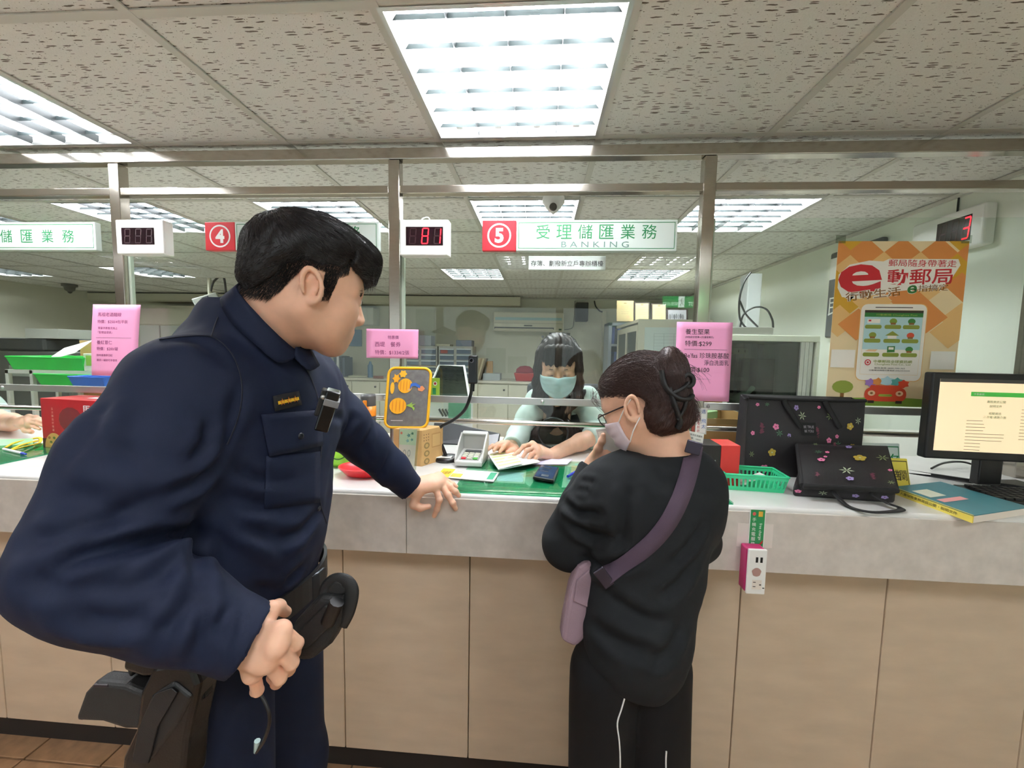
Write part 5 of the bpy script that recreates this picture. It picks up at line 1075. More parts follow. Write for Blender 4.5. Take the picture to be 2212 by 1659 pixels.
b = bx(931, 802, 949, 849, 2.18, .01); lf = MB().box(b[0], b[1], b[2], b[3], b[4], b[5]).build('green_leaflet', mat('lime_card', 'a5c43a', .6), None, label='lime green leaflet standing at the raised printer lid', cat='leaflet')
q = [V(b[0], b[2], b[4]), V(b[1], b[2], b[4]), V(b[1], b[2], b[5]), V(b[0], b[2], b[5])]; qface(q, [(.5+.24*math.cos(a), .75+.1*math.sin(a)) for a in np.linspace(0, 6.28, 14, endpoint=False)], INK_W, lf); qface(q, [(.5+.15*math.cos(a), .75+.06*math.sin(a)) for a in np.linspace(0, 6.28, 14, endpoint=False)], INK_R, lf, lift=.001); qrect(q, .2, .25, .6, .55, mat('label_green'), lf)
lf.location.z = PY(940, 863, 2.2)[2]+.001
simple('inner_box', (968, 862, 1012, 912), 2.12, .08, mat('blue_green_carton', '6fa88a', .5), 'small blue and green carton on the teller desk', 'carton')
# dark low screen lying behind the window, seen edge-on
q = [PY(933, 957, 1.80), PY(1075, 966, 1.80), PY(1080, 936, 1.90), PY(938, 905, 1.90)]
t = hexa(MB(), [p+V(0, .02, -.012) for p in q], q).build('tilted_screen', mat('screen_back', '2b2d31', .35), None, label='dark tilted screen lying behind the glass near the pin pad', cat='screen', bevel=.004)
# microphone fan: round clear speech port
c = PY(1195, 935, 1.72)
t = thing('speech_port', 'round dark rimmed clear speech port before the teller chest', 'speech port', c-V(0, 0, .07)); MB().tube([c+.062*V(math.cos(a), .25*math.sin(a), math.sin(a)) for a in np.linspace(0, 2*math.pi, 40)], .0045, 6, cap=False).build('rim', BLACK, t, world=True)
MB().add([c+.060*V(math.cos(a), .25*math.sin(a), math.sin(a)) for a in np.linspace(0, 2*math.pi, 32, endpoint=False)], [tuple(range(32))]).build('clear_disc', glass_mat('clear_disc', 'e2e8e4', .8), t, world=True, solid=.002)
MB().cyl(c-V(0, -.01, .062), V(c[0], c[1]+.02, CZ), .004, 6).build('stem', BLACK, t, world=True)

# left: white rack with trays, cartons, dark machines
Y = 2.52; xr0, xr1 = PY(12, 820, Y)[0], PY(240, 820, Y)[0]; zr = PY(60, 800, Y)[2]
t = thing('wire_rack', 'white metal rack carrying the trays behind the left pane', 'rack', ((xr0+xr1)/2, Y+.15, DZ)); RW = mat('rack_white', 'd9d9d0', .5)
for x in (xr0, xr0+.18, xr1-.02):
    for y in (Y, Y+.28): MB().box(x, x+.022, y, y+.022, DZ, zr).build('upright', RW, t, world=True)
for y in (Y, Y+.28): MB().box(xr0, xr1, y, y+.022, zr-.022, zr).build('rail', RW, t, world=True)
MB().box(xr0+.2, xr1, Y, Y+.3, zr-.11, zr-.10).build('shelf', RW, t, world=True); MB().box(xr0, xr1, Y, Y+.3, zr, zr+.004).build('top_shelf', RW, t, world=True)
def tray(px0, px1, z, h, Y, d, m, name, label):
    x0, x1 = PY(px0, 800, Y)[0], PY(px1, 800, Y)[0]; i = .022
    o_ = [V(x0+i, Y+i, z), V(x1-i, Y+i, z), V(x1-i, Y+d-i, z), V(x0+i, Y+d-i, z)]; r_ = [V(x0, Y, z+h), V(x1, Y, z+h), V(x1, Y+d, z+h), V(x0, Y+d, z+h)]
    t = thing(name, label, 'tray', ((x0+x1)/2, Y+d/2, z), group='plastic trays on the rack')
    MB().add(o_, [(0, 1, 2, 3)]).build('bottom', m, t, world=True, solid=.003)
    for k in range(4): MB().add([o_[k], o_[(k+1) % 4], r_[(k+1) % 4], r_[k]], [(0, 1, 2, 3)]).build('side', m, t, world=True, solid=.003)
    MB().tube(r_+[r_[0]], .006, 6).build('rim', m, t, world=True)
GT = mat('green_tray_plastic', '2cbf4a', .35); BT = mat('blue_tray_plastic', '2f66c8', .35)
tray(14, 178, zr+.005, PY(90, 772, Y)[2]-zr-.004, Y, .28, GT, 'green_tray', 'upper bright green plastic tray on the white rack')
zs = zr-.098; tray(72, 215, zs, .075, Y-.005, .27, GT, 'green_tray', 'lower bright green tray under the rack top')
tray(146, 222, zs-.012, .085, Y-.13, .11, BT, 'blue_tray', 'small blue plastic tray in front of the lower green tray')
a, c = PY(118, 766, Y+.1), PY(182, 748, Y+.1)
MB().obox((a+c)/2, (c-a)/2, V(0, .06, .045), V(0, 0, .002)).build('envelope', PAPER, None, label='white envelope sticking out of the upper green tray', cat='envelope')
x0, x1, z0, z1 = rect(172, 736, 235, 765, 2.84); MB().box(x0, x1, 2.84, 2.94, DZ, z1).build('carton', mat('brown_carton', 'b08a55', .8), None, bevel=.003, label='tall brown carton behind the green trays', cat='carton')
x0, x1, z0, z1 = rect(180, 764, 222, 792, 2.54); b = MB().box(x0, x1, 2.54, 2.66, zr+.005, z1).build('tissue_box', mat('white_green_box', 'dfe6d4', .6), None, bevel=.003, label='white and green tissue box beside the upper green tray', cat='box')
x0, x1, z0, z1 = rect(186, 768, 206, 790, 2.54); MB().quad((x0, 2.539, z0), (x1, 2.539, z0), (x1, 2.539, z1), (x0, 2.539, z1)).build('leaf_print', inks('8cbf4a'), b, world=True)
# left far: dark counter machines, window, wall telephone
x0, x1, z0, z1 = rect(-40, 730, 152, 900, 3.4)
t = thing('office_copier', 'dark grey office machine at the far left behind the trays', 'machine', ((x0+x1)/2, 3.6, 0)); MB().box(x0, x1, 3.4, 4.0, 0, z1-.12).build('body', mat('machine_grey', '5c5f5c', .5), t, world=True, bevel=.02); MB().box(x0+.1, x1-.3, 3.45, 3.95, z1-.12, z1).build('scanner', mat('machine_dark', '45494a', .5), t, world=True, bevel=.02); MB().box(x0+.3, x0+.55, 3.39, 3.41, z1-.35, z1-.25).build('panel', mat('machine_panel', '9aa39a', .4), t, world=True)
simple('white_carton', (54, 710, 126, 731), 3.45, .3, mat('white_card', 'd8dad4', .6), 'white flat carton on top of the far left machine', 'carton', .003)
x0, x1, z0, z1 = rect(-60, 672, 60, 728, YB-.02)
wn = struct(MB().box(x0, x1, YB-.02, YB-.012, z0, z1), 'window_5', mat('dark_window', '4d554c', .1)); 
for c_ in ((x0-.05, x1+.05, z1, z1+.06), (x0-.05, x1+.05, z0-.06, z0), (x1, x1+.06, z0, z1), (x0, x1, (z0+z1)/2-.02, (z0+z1)/2+.02)): MB().box(c_[0], c_[1], YB-.05, YB-.001, c_[2], c_[3]).build('window_frame', mat('window_grey', '7d8076', .5), wn)
x0, x1, z0, z1 = rect(187, 694, 199, 710, YB-.05); t = thing('wall_telephone', 'small pale wall telephone with hanging cord on the back wall', 'telephone', ((x0+x1)/2, YB, z0)); MB().box(x0, x1, YB-.05, YB-.001, z0, z1).build('body', mat('off_white'), t, world=True, bevel=.01); MB().tube([V((x0+x1)/2, YB-.02, z1), V((x0+x1)/2-.02, YB-.02, z1+.45)], .02, 6).build('cord', mat('cord_dark', '3a3a36', .6), t, world=True)
x0, x1, z0, z1 = rect(305, 660, 440, 830, YB-.35)
t = thing('wall_cabinet', 'pale sliding door cabinet left of the officer shoulder', 'cabinet', ((x0+x1)/2, YB-.2, 0)); MB().box(x0, x1, YB-.35, YB-.01, 0, z1).build('carcass', CAB, t, world=True)
for k in range(3): w = (x1-x0)/3; MB().box(x0+w*k+.01, x0+w*(k+1)-.01, YB-.372, YB-.35, .9, z1-.3).build('door', mat('off_white'), t, world=True, bevel=.004)
MB().box(x0, x1, YB-.37, YB-.35, z1-.28, z1-.05).build('header', mat('header_cream', 'd9d6c4', .5), t, world=True)
x0 = XL+1.0; x1 = PY(190, 700, YB)[0]

# ceiling cameras
p = PZ(1196, 425, CEIL); t = thing('dome_camera', 'white dome camera on the ceiling above sign five', 'camera', p)
MB().lathe([(.055, -.003), (.058, -.03), (.045, -.04), (.04, -.055), (0, -.09)], p, 24).build('dome_body', WHITE, t, world=True); MB().lathe([(.018, 0), (.019, .01), (.010, .014), (0, .014)], p+V(-.002, -.040, -.062), 20, nrm(V(-.05, -.8, -.5))).build('lens_barrel', mat('camera_grey', '4a4640', .4), t, world=True)
p = PZ(150, 614, CEIL); t = thing('dome_camera', 'small dark dome camera near the far left ceiling corner', 'camera', p); MB().lathe([(.08, -.002), (.08, -.03), (.06, -.035), (.05, -.08), (0, -.12)], p, 20).build('dome_body', mat('camera_dark', '55564e', .4), t, world=True); MB().lathe([(.035, -.06), (.02, -.115), (0, -.125)], p, 14).build('lens_barrel', BLACK, t, world=True)
Yc = 4.6; p = PY(452, 600, Yc); t = thing('ceiling_camera', 'silver box camera hanging from the ceiling behind the officer collar', 'camera', V(p[0], Yc, CEIL-.3)); hd = PY(447, 648, Yc)
MB().cyl(V(p[0], Yc, CEIL), V(p[0], Yc, hd[2]+.03), .02, 8).build('rod', CRM, t, world=True); MB().obox(hd, nrm(V(-1, -.5, -.45))*.13, nrm(V(-.5, 1, 0))*.05, nrm(V(-.4, -.2, 1))*.05).build('camera_body', mat('silver_enamel', 'b9bbb4', .35), t, world=True, bevel=.01); MB().tube(smooth_path([hd+V(.05, 0, .1), hd+V(.1, 0, .22), hd+V(.22, 0, .26), hd+V(.24, 0, -.1)], 8), .012, 6).build('cable', BLACK, t, world=True)

# right: equipment cubicle with window, grey duct, cables, board on the wall
Y = 2.55; x0, x1, z0, z1 = rect(1578, 724, 1766, 905, Y); x0 = x0-.04
t = thing('equipment_cabinet', 'white framed equipment cabinet with dark window left of the poster', 'cabinet', ((x0+x1)/2, Y+.3, 0)); WC = mat('cubicle_cream', 'd6dac9', .5); d = .6
x1 = min(x1, XR-.01); w = .05; wi = rect(1588, 736, 1726, 880, Y)
MB().box(x0, x1, Y, Y+d, z1-w*.75, z1).build('top', WC, t, world=True, bevel=.004); MB().box(x0, x0+w*.6, Y, Y+d, 0, z1-w*.75).build('side', WC, t, world=True); MB().box(wi[1]+.09, x1, Y, Y+d, 0, z1-w*.75).build('side', WC, t, world=True)
for k in range(3): MB().box(wi[1]+.0+.03*k, wi[1]+.022+.03*k, Y+.01*k, Y+.02+.01*k, .9, z1-w*.75).build('slide_rail', ALU, t, world=True)
MB().box(x0, x1, Y+d-.02, Y+d, 0, z1).build('back', mat('cubicle_dark', '2e3330', .6), t, world=True); zl = PY(1650, 882, Y)[2]; MB().box(x0, x1, Y, Y+d, zl-.03, zl).build('deck', ALU, t, world=True); MB().box(x0, x1, Y+.01, Y+.03, 0, zl-.03).build('apron', mat('cubicle_dark'), t, world=True)
MB().box(x0+.03, wi[1], Y+.012, Y+.016, zl, z1-w*.75).build('pane', glass_mat('tinted_pane', 'b8c4bc', .9), t, world=True)
b_ = bx(1584, 752, 1616, 765, Y+.2, .03); so = thing('double_socket', 'cream double socket behind the dark cabinet window', 'socket', ((b_[0]+b_[1])/2, Y+.2, b_[4])); MB().box(b_[0], b_[1], Y+.2, Y+d-.021, b_[4], b_[5]).build('plate', WHITE, so, world=True, bevel=.004)
for k in range(2): MB().box(b_[0]+.03+.04*k, b_[0]+.036+.04*k, Y+.198, Y+.2, b_[4]+.012, b_[5]-.012).build('slot', DK, so, world=True)
b_ = bx(1630, 845, 1648, 853, Y+.15, .05); MB().box(b_[0], b_[1], b_[2], b_[3], zl+.001, zl+.05).build('small_socket', WHITE, None, bevel=.003, label='small white socket on the cabinet deck', cat='socket')
b_ = bx(1600, 775, 1672, 870, Y+.3, .05); mo = thing('dark_terminal', 'dark terminal screen inside the equipment cabinet', 'screen', ((b_[0]+b_[1])/2, Y+.3, zl)); MB().box(b_[0], b_[1], b_[2], b_[3], zl+.06, b_[5]).build('screen', mat('terminal_dark', '15181a', .25), mo, world=True, bevel=.005); MB().box((b_[0]+b_[1])/2-.03, (b_[0]+b_[1])/2+.03, b_[2]+.01, b_[3], zl, zl+.07).build('stand', BLACK, mo, world=True)
p0 = PY(1585, 870, Y+.1); t2 = thing('desk_phone', 'cream telephone handset slanting on the cabinet deck', 'telephone', V(p0[0]+.05, Y+.12, zl)); hexa(MB(), [V(p0[0], Y+.05, zl), V(p0[0]+.10, Y+.05, zl), V(p0[0]+.10, Y+.18, zl), V(p0[0], Y+.18, zl)], [V(p0[0]+.01, Y+.06, zl+.04), V(p0[0]+.09, Y+.06, zl+.07), V(p0[0]+.09, Y+.17, zl+.10), V(p0[0]+.01, Y+.17, zl+.05)]).build('cradle', WHITE, t2, world=True, bevel=.01); MB().tube([V(p0[0]+.02, Y+.04, zl+.06), V(p0[0]+.05, Y+.04, zl+.085), V(p0[0]+.09, Y+.06, zl+.12)], [.016, .012, .016], 10).build('handset', WHITE, t2, world=True)
b_ = bx(1672, 843, 1712, 858, Y+.2, .08); MB().box(b_[0], b_[1], b_[2], b_[3], zl+.001, zl+.05).build('adapter_box', mat('cream_plastic'), None, bevel=.004, label='low cream adapter box at the right of the cabinet deck', cat='adapter')
x0, x1, z0, z1b = rect(1545, 710, 1671, 726, Y+.02); MB().box(x0, x1, Y+.02, Y+.4, z1+.0005, z1b+.01).build('metal_case', ALU, None, bevel=.004, label='flat grey metal case on top of the equipment cabinet', cat='case')
zc = z1b+.011
Yd = 3.0; x0, x1, z0, z1d = rect(1612, 590, 1642, 760, Yd); t = MB().box(x0, x1, Yd, Yd+.12, 0.0, z1d).build('grey_column', mat('column_grey', 'b9bdbb', .5), None, bevel=.006, label='grey square cable column rising behind the equipment cabinet', cat='column')
for pts, lab in (([(1622, 588), (1606, 612), (1597, 650), (1599, 690), (1615, 712)], 'black cable looping beside the top of the grey column'), ([(1598, 712), (1606, 680), (1630, 664), (1655, 668), (1668, 690), (1670, 708)], 'black cable arching over the flat metal case'), ([(1598, 650), (1612, 680), (1637, 706)], 'black cable crossing behind the arching cable')):
    MB().tube(smooth_path([PY(x, y, 2.72) for x, y in pts], 8), .006, 6).build('loose_cable', BLACK, None, label=lab, cat='cable')
y0, y1 = PX(1808, 600, XR-.03)[1], PX(1792, 600, XR-.03)[1]; ya = PX(1797, 560, XR-.03); zb_ = PX(1792, 730, XR-.03)[2]; zt_ = PX(1797, 548, XR-.03)[2]
y1 = PX(1790, 640, XR-.03)[1]; y0 = y1-.42
t = thing('wall_board', 'dark grey service board on the right wall half hidden by the poster', 'board', (XR, (y0+y1)/2, zb_)); MB().box(XR-.04, XR-.001, y0, y1, zb_, zt_).build('panel', mat('board_grey', '4c5358', .45), t, world=True, bevel=.012)
MB().quad((XR-.0405, y1-.01, zt_-.04), (XR-.0405, y1-.25, zt_-.04), (XR-.0405, y1-.25, zt_-.18), (XR-.0405, y1-.01, zt_-.18)).build('white_field', WHITE, t, world=True)
put_text(MB(), '民', .12, V(XR-.0412, y1-.08, zt_-.36), V(0, -1, 0), EZ).build('lettering', INK_W, t, world=True); put_text(MB(), '服務', .12, V(XR-.0412, y1-.3, zt_-.36), V(0, -1, 0), EZ).build('lettering', INK_W, t, world=True)
# carton on the counter behind the post
x0, x1, z0, z1 = rect(1504, 905, 1612, 1003, 1.72); Yk = 1.72
t = thing('brown_carton', 'open brown carton behind the right post with small items inside', 'carton', ((x0+x1)/2, Yk+.12, CZ)); BC = mat('brown_carton')
x0 -= .05
for c_ in ((x0, x1, Yk, Yk+.004), (x0, x1, Yk+.24, Yk+.244)): MB().box(c_[0], c_[1], c_[2], c_[3], CZ, z1 if c_[2] == Yk else z1+.07).build('wall_panel', BC, t, world=True)
for c_ in ((x0, x0+.004), (x1-.004, x1)): MB().box(c_[0], c_[1], Yk, Yk+.24, CZ, z1+.02).build('wall_panel', BC, t, world=True)
MB().box(x0, x1, Yk, Yk+.24, CZ, CZ+.004).build('base_panel', BC, t, world=True)
MB().obox(V((x0+x1)/2-.02, Yk+.13, z1-.0), V(.05, 0, .01), V(0, .07, 0), V(0, 0, .015)).build('green_packet', mat('packet_green', '7fa86a', .4), None, label='pale green packet lying in the open brown carton', cat='packet')
MB().box((x0+x1)/2-.08, (x0+x1)/2+.05, Yk+.03, Yk+.22, CZ+.005, z1-.017).build('carton_filling', mat('filling_tan', 'c0a67a', .8), None, label='tan packing inside the open brown carton', cat='packing')
# teller chair
t = thing('office_chair', 'dark grey office chair behind the teller', 'chair', (.16, 2.55, 0)); OC = mat('chair_cloth', '33373a', .8)
MB().box(-.24, .24, .06, .13, .62, 1.33).build('backrest', OC, t, bevel=.05, seg=4); MB().box(-.25, .25, -.4, .08, .52, .62).build('seat', OC, t, bevel=.04, seg=4); MB().cyl((0, -.15, .1), (0, -.15, .53), .03, 12).build('column', BLACK, t)
MB().box(-.03, .03, .02, .08, .5, .75).build('back_bracket', BLACK, t)
for k in range(5): a = k*1.2566; MB().tube([V(0, -.15, .12), V(.3*math.cos(a), -.15+.3*math.sin(a), .06)], [.025, .018], 8).build('foot_spoke', BLACK, t); MB().lathe([(0, -.03), (.03, -.03), (.03, .03), (0, .03)], V(.3*math.cos(a), -.15+.3*math.sin(a), .03), 12, (math.cos(a+1.57), math.sin(a+1.57), 0)).build('castor', BLACK, t)
# ------------------------------------------------------------------ smooth solids for people (distance field + surface nets)
class Field:
    def __init__(s, lo, hi, h):
        s.h = h; s.lo = np.asarray(lo, float); n = np.ceil((np.asarray(hi)-s.lo)/h).astype(int)+1; s.n = n
        s.d = np.full(n, .25, np.float32); s.ax = [s.lo[i]+h*np.arange(n[i]) for i in range(3)]
    def loc(s, lo, hi):
        a = np.clip(np.floor((np.asarray(lo)-s.lo)/s.h).astype(int), 0, s.n); b = np.clip(np.ceil((np.asarray(hi)-s.lo)/s.h).astype(int)+1, 0, s.n)
        if np.any(b <= a): return None, None
        sl = tuple(slice(a[i], b[i]) for i in range(3))
        P = np.stack(np.meshgrid(*[s.ax[i][sl[i]] for i in range(3)], indexing='ij'), -1).astype(np.float32)
        return sl, P
    def mix(s, sl, e, k, sub=False):
        d = s.d[sl]
        if sub:
            e = -e; hh = np.maximum(k-np.abs(d-e), 0)/k; s.d[sl] = np.maximum(d, e)+hh*hh*k*.25
        else:
            hh = np.maximum(k-np.abs(d-e), 0)/k; s.d[sl] = np.minimum(d, e)-hh*hh*k*.25
        return s
    def cap(s, a, b, ra, rb=None, k=.02, sub=False, flat=None):     # flat = (unit vector, factor): squashed along that vector
        a, b = np.asarray(a, float), np.asarray(b, float); rb = ra if rb is None else rb; r = max(ra, rb)*(max(1, flat[1]) if flat else 1)+k+.012
        sl, P = s.loc(np.minimum(a, b)-r, np.maximum(a, b)+r)
        if sl is None: return s
        q = P-a.astype(np.float32); ab = (b-a).astype(np.float32); L = float(ab@ab)+1e-12; t = np.clip(q@ab/L, 0, 1); w = q-t[..., None]*ab
        f = 1.
        if flat is not None:
            v = np.asarray(flat[0], np.float32); c = w@v; w = w+(c*(1/flat[1]-1))[..., None]*v; f = min(1, flat[1])
        e = (np.sqrt((w*w).sum(-1))-(ra+(rb-ra)*t))*f
        return s.mix(sl, e, k, sub)
    def ell(s, c, r, ax=None, k=.02, sub=False):      # ax: three unit vectors as rows
        c = np.asarray(c, float); r = np.asarray(r, float); R = r.max()+k+.012; sl, P = s.loc(c-R, c+R)
        if sl is None: return s
        q = P-c.astype(np.float32)
        if ax is not None: q = q@np.asarray(ax, np.float32).T
        k0 = np.sqrt(((q/r)**2).sum(-1)); k1 = np.sqrt(((q/(r*r))**2).sum(-1))+1e-9
        return s.mix(sl, (k0*(k0-1)/k1).astype(np.float32), k, sub)
    def chain(s, pts, rs, k=.02, **kw):
        for i in range(len(pts)-1): s.cap(pts[i], pts[i+1], rs[i], rs[i+1], k=k, **kw)
        return s
    def cut(s, p, n, R):
        p = np.asarray(p, float); n = nrm(n); sl, P = s.loc(p-R, p+R)
        if sl is None: return s
        q = P-p.astype(np.float32); m = ((q*q).sum(-1) < R*R); e = q@n.astype(np.float32); d = s.d[sl]; s.d[sl] = np.where(m, np.maximum(d, e), d); return s
    def shift(s, v): s.d = s.d+v; return s
    def mesh(s):
        d = s.d; n = s.n; ins = d < 0
        c = np.zeros(n-1, np.int8)
        for dx in (0, 1):
            for dy in (0, 1):
                for dz in (0, 1): c += ins[dx:n[0]-1+dx, dy:n[1]-1+dy, dz:n[2]-1+dz]
        act = (c > 0) & (c < 8); I = np.argwhere(act); idx = np.full(n-1, -1, np.int64); idx[act] = np.arange(len(I))
        cor = {}
        for o in np.ndindex(2, 2, 2): cor[o] = d[I[:, 0]+o[0], I[:, 1]+o[1], I[:, 2]+o[2]].astype(float)
        acc = np.zeros((len(I), 3)); cnt = np.zeros(len(I))
        for o in np.ndindex(2, 2, 2):
            for a in range(3):
                if o[a]: continue
                p = list(o); p[a] = 1; p = tuple(p); A, B = cor[o], cor[p]; x = (A < 0) != (B < 0); t = np.where(x, A/(A-B+1e-12), 0)
                q = np.tile(np.array(o, float), (len(I), 1)); q[:, a] = t; acc += q*x[:, None]; cnt += x
        v = s.lo+s.h*(I+acc/np.maximum(cnt, 1)[:, None])
        F_ = []
        for a in range(3):
            sl0 = [slice(None)]*3; sl1 = [slice(None)]*3; sl0[a] = slice(0, n[a]-1); sl1[a] = slice(1, n[a])
            A, B = ins[tuple(sl0)], ins[tuple(sl1)]; E = np.argwhere(A != B); b, c_ = (a+1) % 3, (a+2) % 3
            E = E[(E[:, b] > 0) & (E[:, c_] > 0) & (E[:, b] < n[b]-1) & (E[:, c_] < n[c_]-1)]
            up = A[E[:, 0], E[:, 1], E[:, 2]]
            def cell(db, dc): q = E.copy(); q[:, b] += db; q[:, c_] += dc; return idx[q[:, 0], q[:, 1], q[:, 2]]
            Q = np.stack([cell(-1, -1), cell(0, -1), cell(0, 0), cell(-1, 0)], 1); Q[~up] = Q[~up][:, ::-1]; F_.append(Q)
        Fa_ = np.concatenate(F_); p = np.arange(len(v))
        while True:
            q = p.copy(); mn = p[Fa_].min(1)
            for k in range(4): np.minimum.at(q, Fa_[:, k], mn)
            q = q[q]
            if (q == p).all(): break
            p = q
        big = np.bincount(p, minlength=len(v))[p] > 150; Fa_ = Fa_[big[Fa_[:, 0]]]; us = np.zeros(len(v), bool); us[Fa_.ravel()] = True
        return v[us], (np.cumsum(us)-1)[Fa_]
def vnormals(v, f):
    n = np.zeros_like(v); e = np.cross(v[f[:, 2]]-v[f[:, 0]], v[f[:, 3]]-v[f[:, 1]])
    for k in range(4): np.add.at(n, f[:, k], e)
    return n/(np.linalg.norm(n, axis=1, keepdims=True)+1e-12)
def relax(v, f, it=2, lam=.5):
    for _ in range(it):
        a = np.zeros_like(v); c = np.zeros(len(v))
        for k in range(4):
            for j in (1, 3): np.add.at(a, f[:, k], v[f[:, (k+j) % 4]]); np.add.at(c, f[:, k], 1)
        v = v+lam*(a/np.maximum(c, 1)[:, None]-v)
    return v
def noise3(p, s, seed=0):
    r = np.random.default_rng(seed); o = np.zeros(len(p))
    for k in range(7):
        w = r.normal(size=3); w = w/np.linalg.norm(w)*s*(.6+.25*k); o += np.sin(p@w+r.uniform(0, 6.28)+1.3*np.sin(p@np.roll(w, 1)*.7))/(1+.3*k)
    return o/3
def creases(v, n, segs):
    """segs: (polyline of points, width, depth): pull the cloth in along the line and puff it beside"""
    d = np.zeros(len(v))
    for pts, w, dp in segs:
        best = np.full(len(v), 9.); tt = np.zeros(len(v)); L = len(pts)-1
        for i in range(L):
            a, b = np.asarray(pts[i]), np.asarray(pts[i+1]); ab = b-a; t = np.clip((v-a)@ab/(ab@ab), 0, 1); q = np.linalg.norm(v-a-t[:, None]*ab, axis=1)
            m = q < best; best[m] = q[m]; tt[m] = (i+t[m])/L
        taper = np.clip(np.minimum(tt, 1-tt)*5, .25, 1); x = best/w
        d += taper*dp*(-np.exp(-x*x)+.55*np.exp(-(x-1.9)**2))
    return v+n*d[:, None]
BVHS = {}
from mathutils.bvhtree import BVHTree
def mesh_obj(name, parts, material, parent=None, world=True, matidx=None, **kw):
    """parts: list of (v, f) quad meshes joined into one object; smooth shaded"""
    vs = np.concatenate([p[0] for p in parts]); off = np.cumsum([0]+[len(p[0]) for p in parts[:-1]]); fs = np.concatenate([p[1]+o for p, o in zip(parts, off)])
    BVHS[name] = BVHTree.FromPolygons(vs.tolist(), fs.tolist())
    loc = None
    if parent is not None: Mi = np.linalg.inv(wmat(parent)); vs = vs@Mi[:3, :3].T+Mi[:3, 3]
    else:
        lo, hi = vs.min(0), vs.max(0); loc = kw.pop('loc', None)
        loc = V((lo[0]+hi[0])/2, (lo[1]+hi[1])/2, lo[2]) if loc is None else np.asarray(loc, float); vs = vs-loc
    me = bpy.data.meshes.new(name); me.vertices.add(len(vs)); me.vertices.foreach_set('co', vs.astype(np.float32).ravel())
    me.loops.add(fs.size); me.loops.foreach_set('vertex_index', fs.ravel().astype(np.int32)); me.polygons.add(len(fs)); me.polygons.foreach_set('loop_start', np.arange(0, fs.size, 4, dtype=np.int32))
    ms = material if isinstance(material, (list, tuple)) else [material]
    for m_ in ms: me.materials.append(m_)
    if matidx is not None: me.polygons.foreach_set('material_index', matidx.astype(np.int32))
    me.update(calc_edges=True); me.validate(); me.polygons.foreach_set('use_smooth', [True]*len(me.polygons))
    o = bpy.data.objects.new(name, me); COL.objects.link(o)
    if parent is not None: o.parent = parent; setmat(o, wmat(parent))
    else: o.location = tuple(loc); M = np.eye(4); M[:3, 3] = loc; setmat(o, M)
    if kw: tag(o, **kw)
    return o
def hit(key, px, py, lift=0.):
    best = None
    for k in ([key] if isinstance(key, str) else key):
        d = nrm(ray(px, py)); r = BVHS[k].ray_cast(Vector(CAM0), Vector(d))
        if r[0] is not None and (best is None or r[3] < best[2]): best = (np.array(r[0]), np.array(r[1]), r[3])
    if best is None: return None, None
    n = best[1]; n = n if np.dot(n, ray(px, py)) < 0 else -n
    return best[0]+n*lift, n
def patch(key, quad, nu, nv, lift, name, material, parent, solid=.001, fn=None, **kw):
    """cloth piece that follows a body surface: pixel quad (bl, br, tr, tl) projected on the surface"""
    q = [V(*p) for p in quad]; G = np.full((nv, nu, 3), np.nan)
    for j in range(nv):
        for i in range(nu):
            c = bil(q, i/(nu-1), j/(nv-1)); p, n = hit(key, c[0], c[1], lift)
            if p is not None: G[j, i] = p
    for it in range(40):       # fill misses from neighbours
        bad = np.isnan(G[..., 0])
        if not bad.any(): break
        for j, i in np.argwhere(bad):
            nb = [G[a, b] for a, b in ((j-1, i), (j+1, i), (j, i-1), (j, i+1)) if 0 <= a < nv and 0 <= b < nu and not np.isnan(G[a, b, 0])]
            if nb:
                c = bil(q, i/(nu-1), j/(nv-1)); dep = np.mean([x[1] for x in nb]); G[j, i] = PY(c[0], c[1], dep)
    mb = MB().grid(lambda u, v: G[int(round(v*(nv-1))), int(round(u*(nu-1)))], nu, nv)
    return mb.build(name, material, parent, world=True, solid=solid, **kw), G
# --- hair: many thin tapered strands in one mesh
def strands_mesh(paths, r0, name, material, parent, n=3):
    A = []; Fq = []; off = 0
    for P in paths:
        P = np.asarray(P); k = len(P); d = np.gradient(P, axis=0); d /= (np.linalg.norm(d, axis=1, keepdims=True)+1e-12)
        S = np.cross(d, V(.3, .5, .81)); S /= (np.linalg.norm(S, axis=1, keepdims=True)+1e-12); Tt = np.cross(d, S); rr = r0*np.linspace(1, .25, k)[:, None]
        for j in range(n): a = 2*math.pi*j/n; A.append(P+rr*(math.cos(a)*S+math.sin(a)*Tt))
        for i in range(k-1):
            for j in range(n): j2 = (j+1) % n; Fq.append((off+j*k+i, off+j2*k+i, off+j2*k+i+1, off+j*k+i+1))
        off += n*k
    return mesh_obj(name, [(np.concatenate(A), np.array(Fq))], material, parent)
SKIN = mat('skin', 'dba988', .5, sss=.12, var=.05, vscale=30, bump=.05, bscale=400)
def skin_mat(name, col): return mat(name, col, .48, sss=.12, var=.07, vscale=34, bump=.06, bscale=500)
HAIRB = mat('black_hair', '120f0f', .5, spec=.35); 

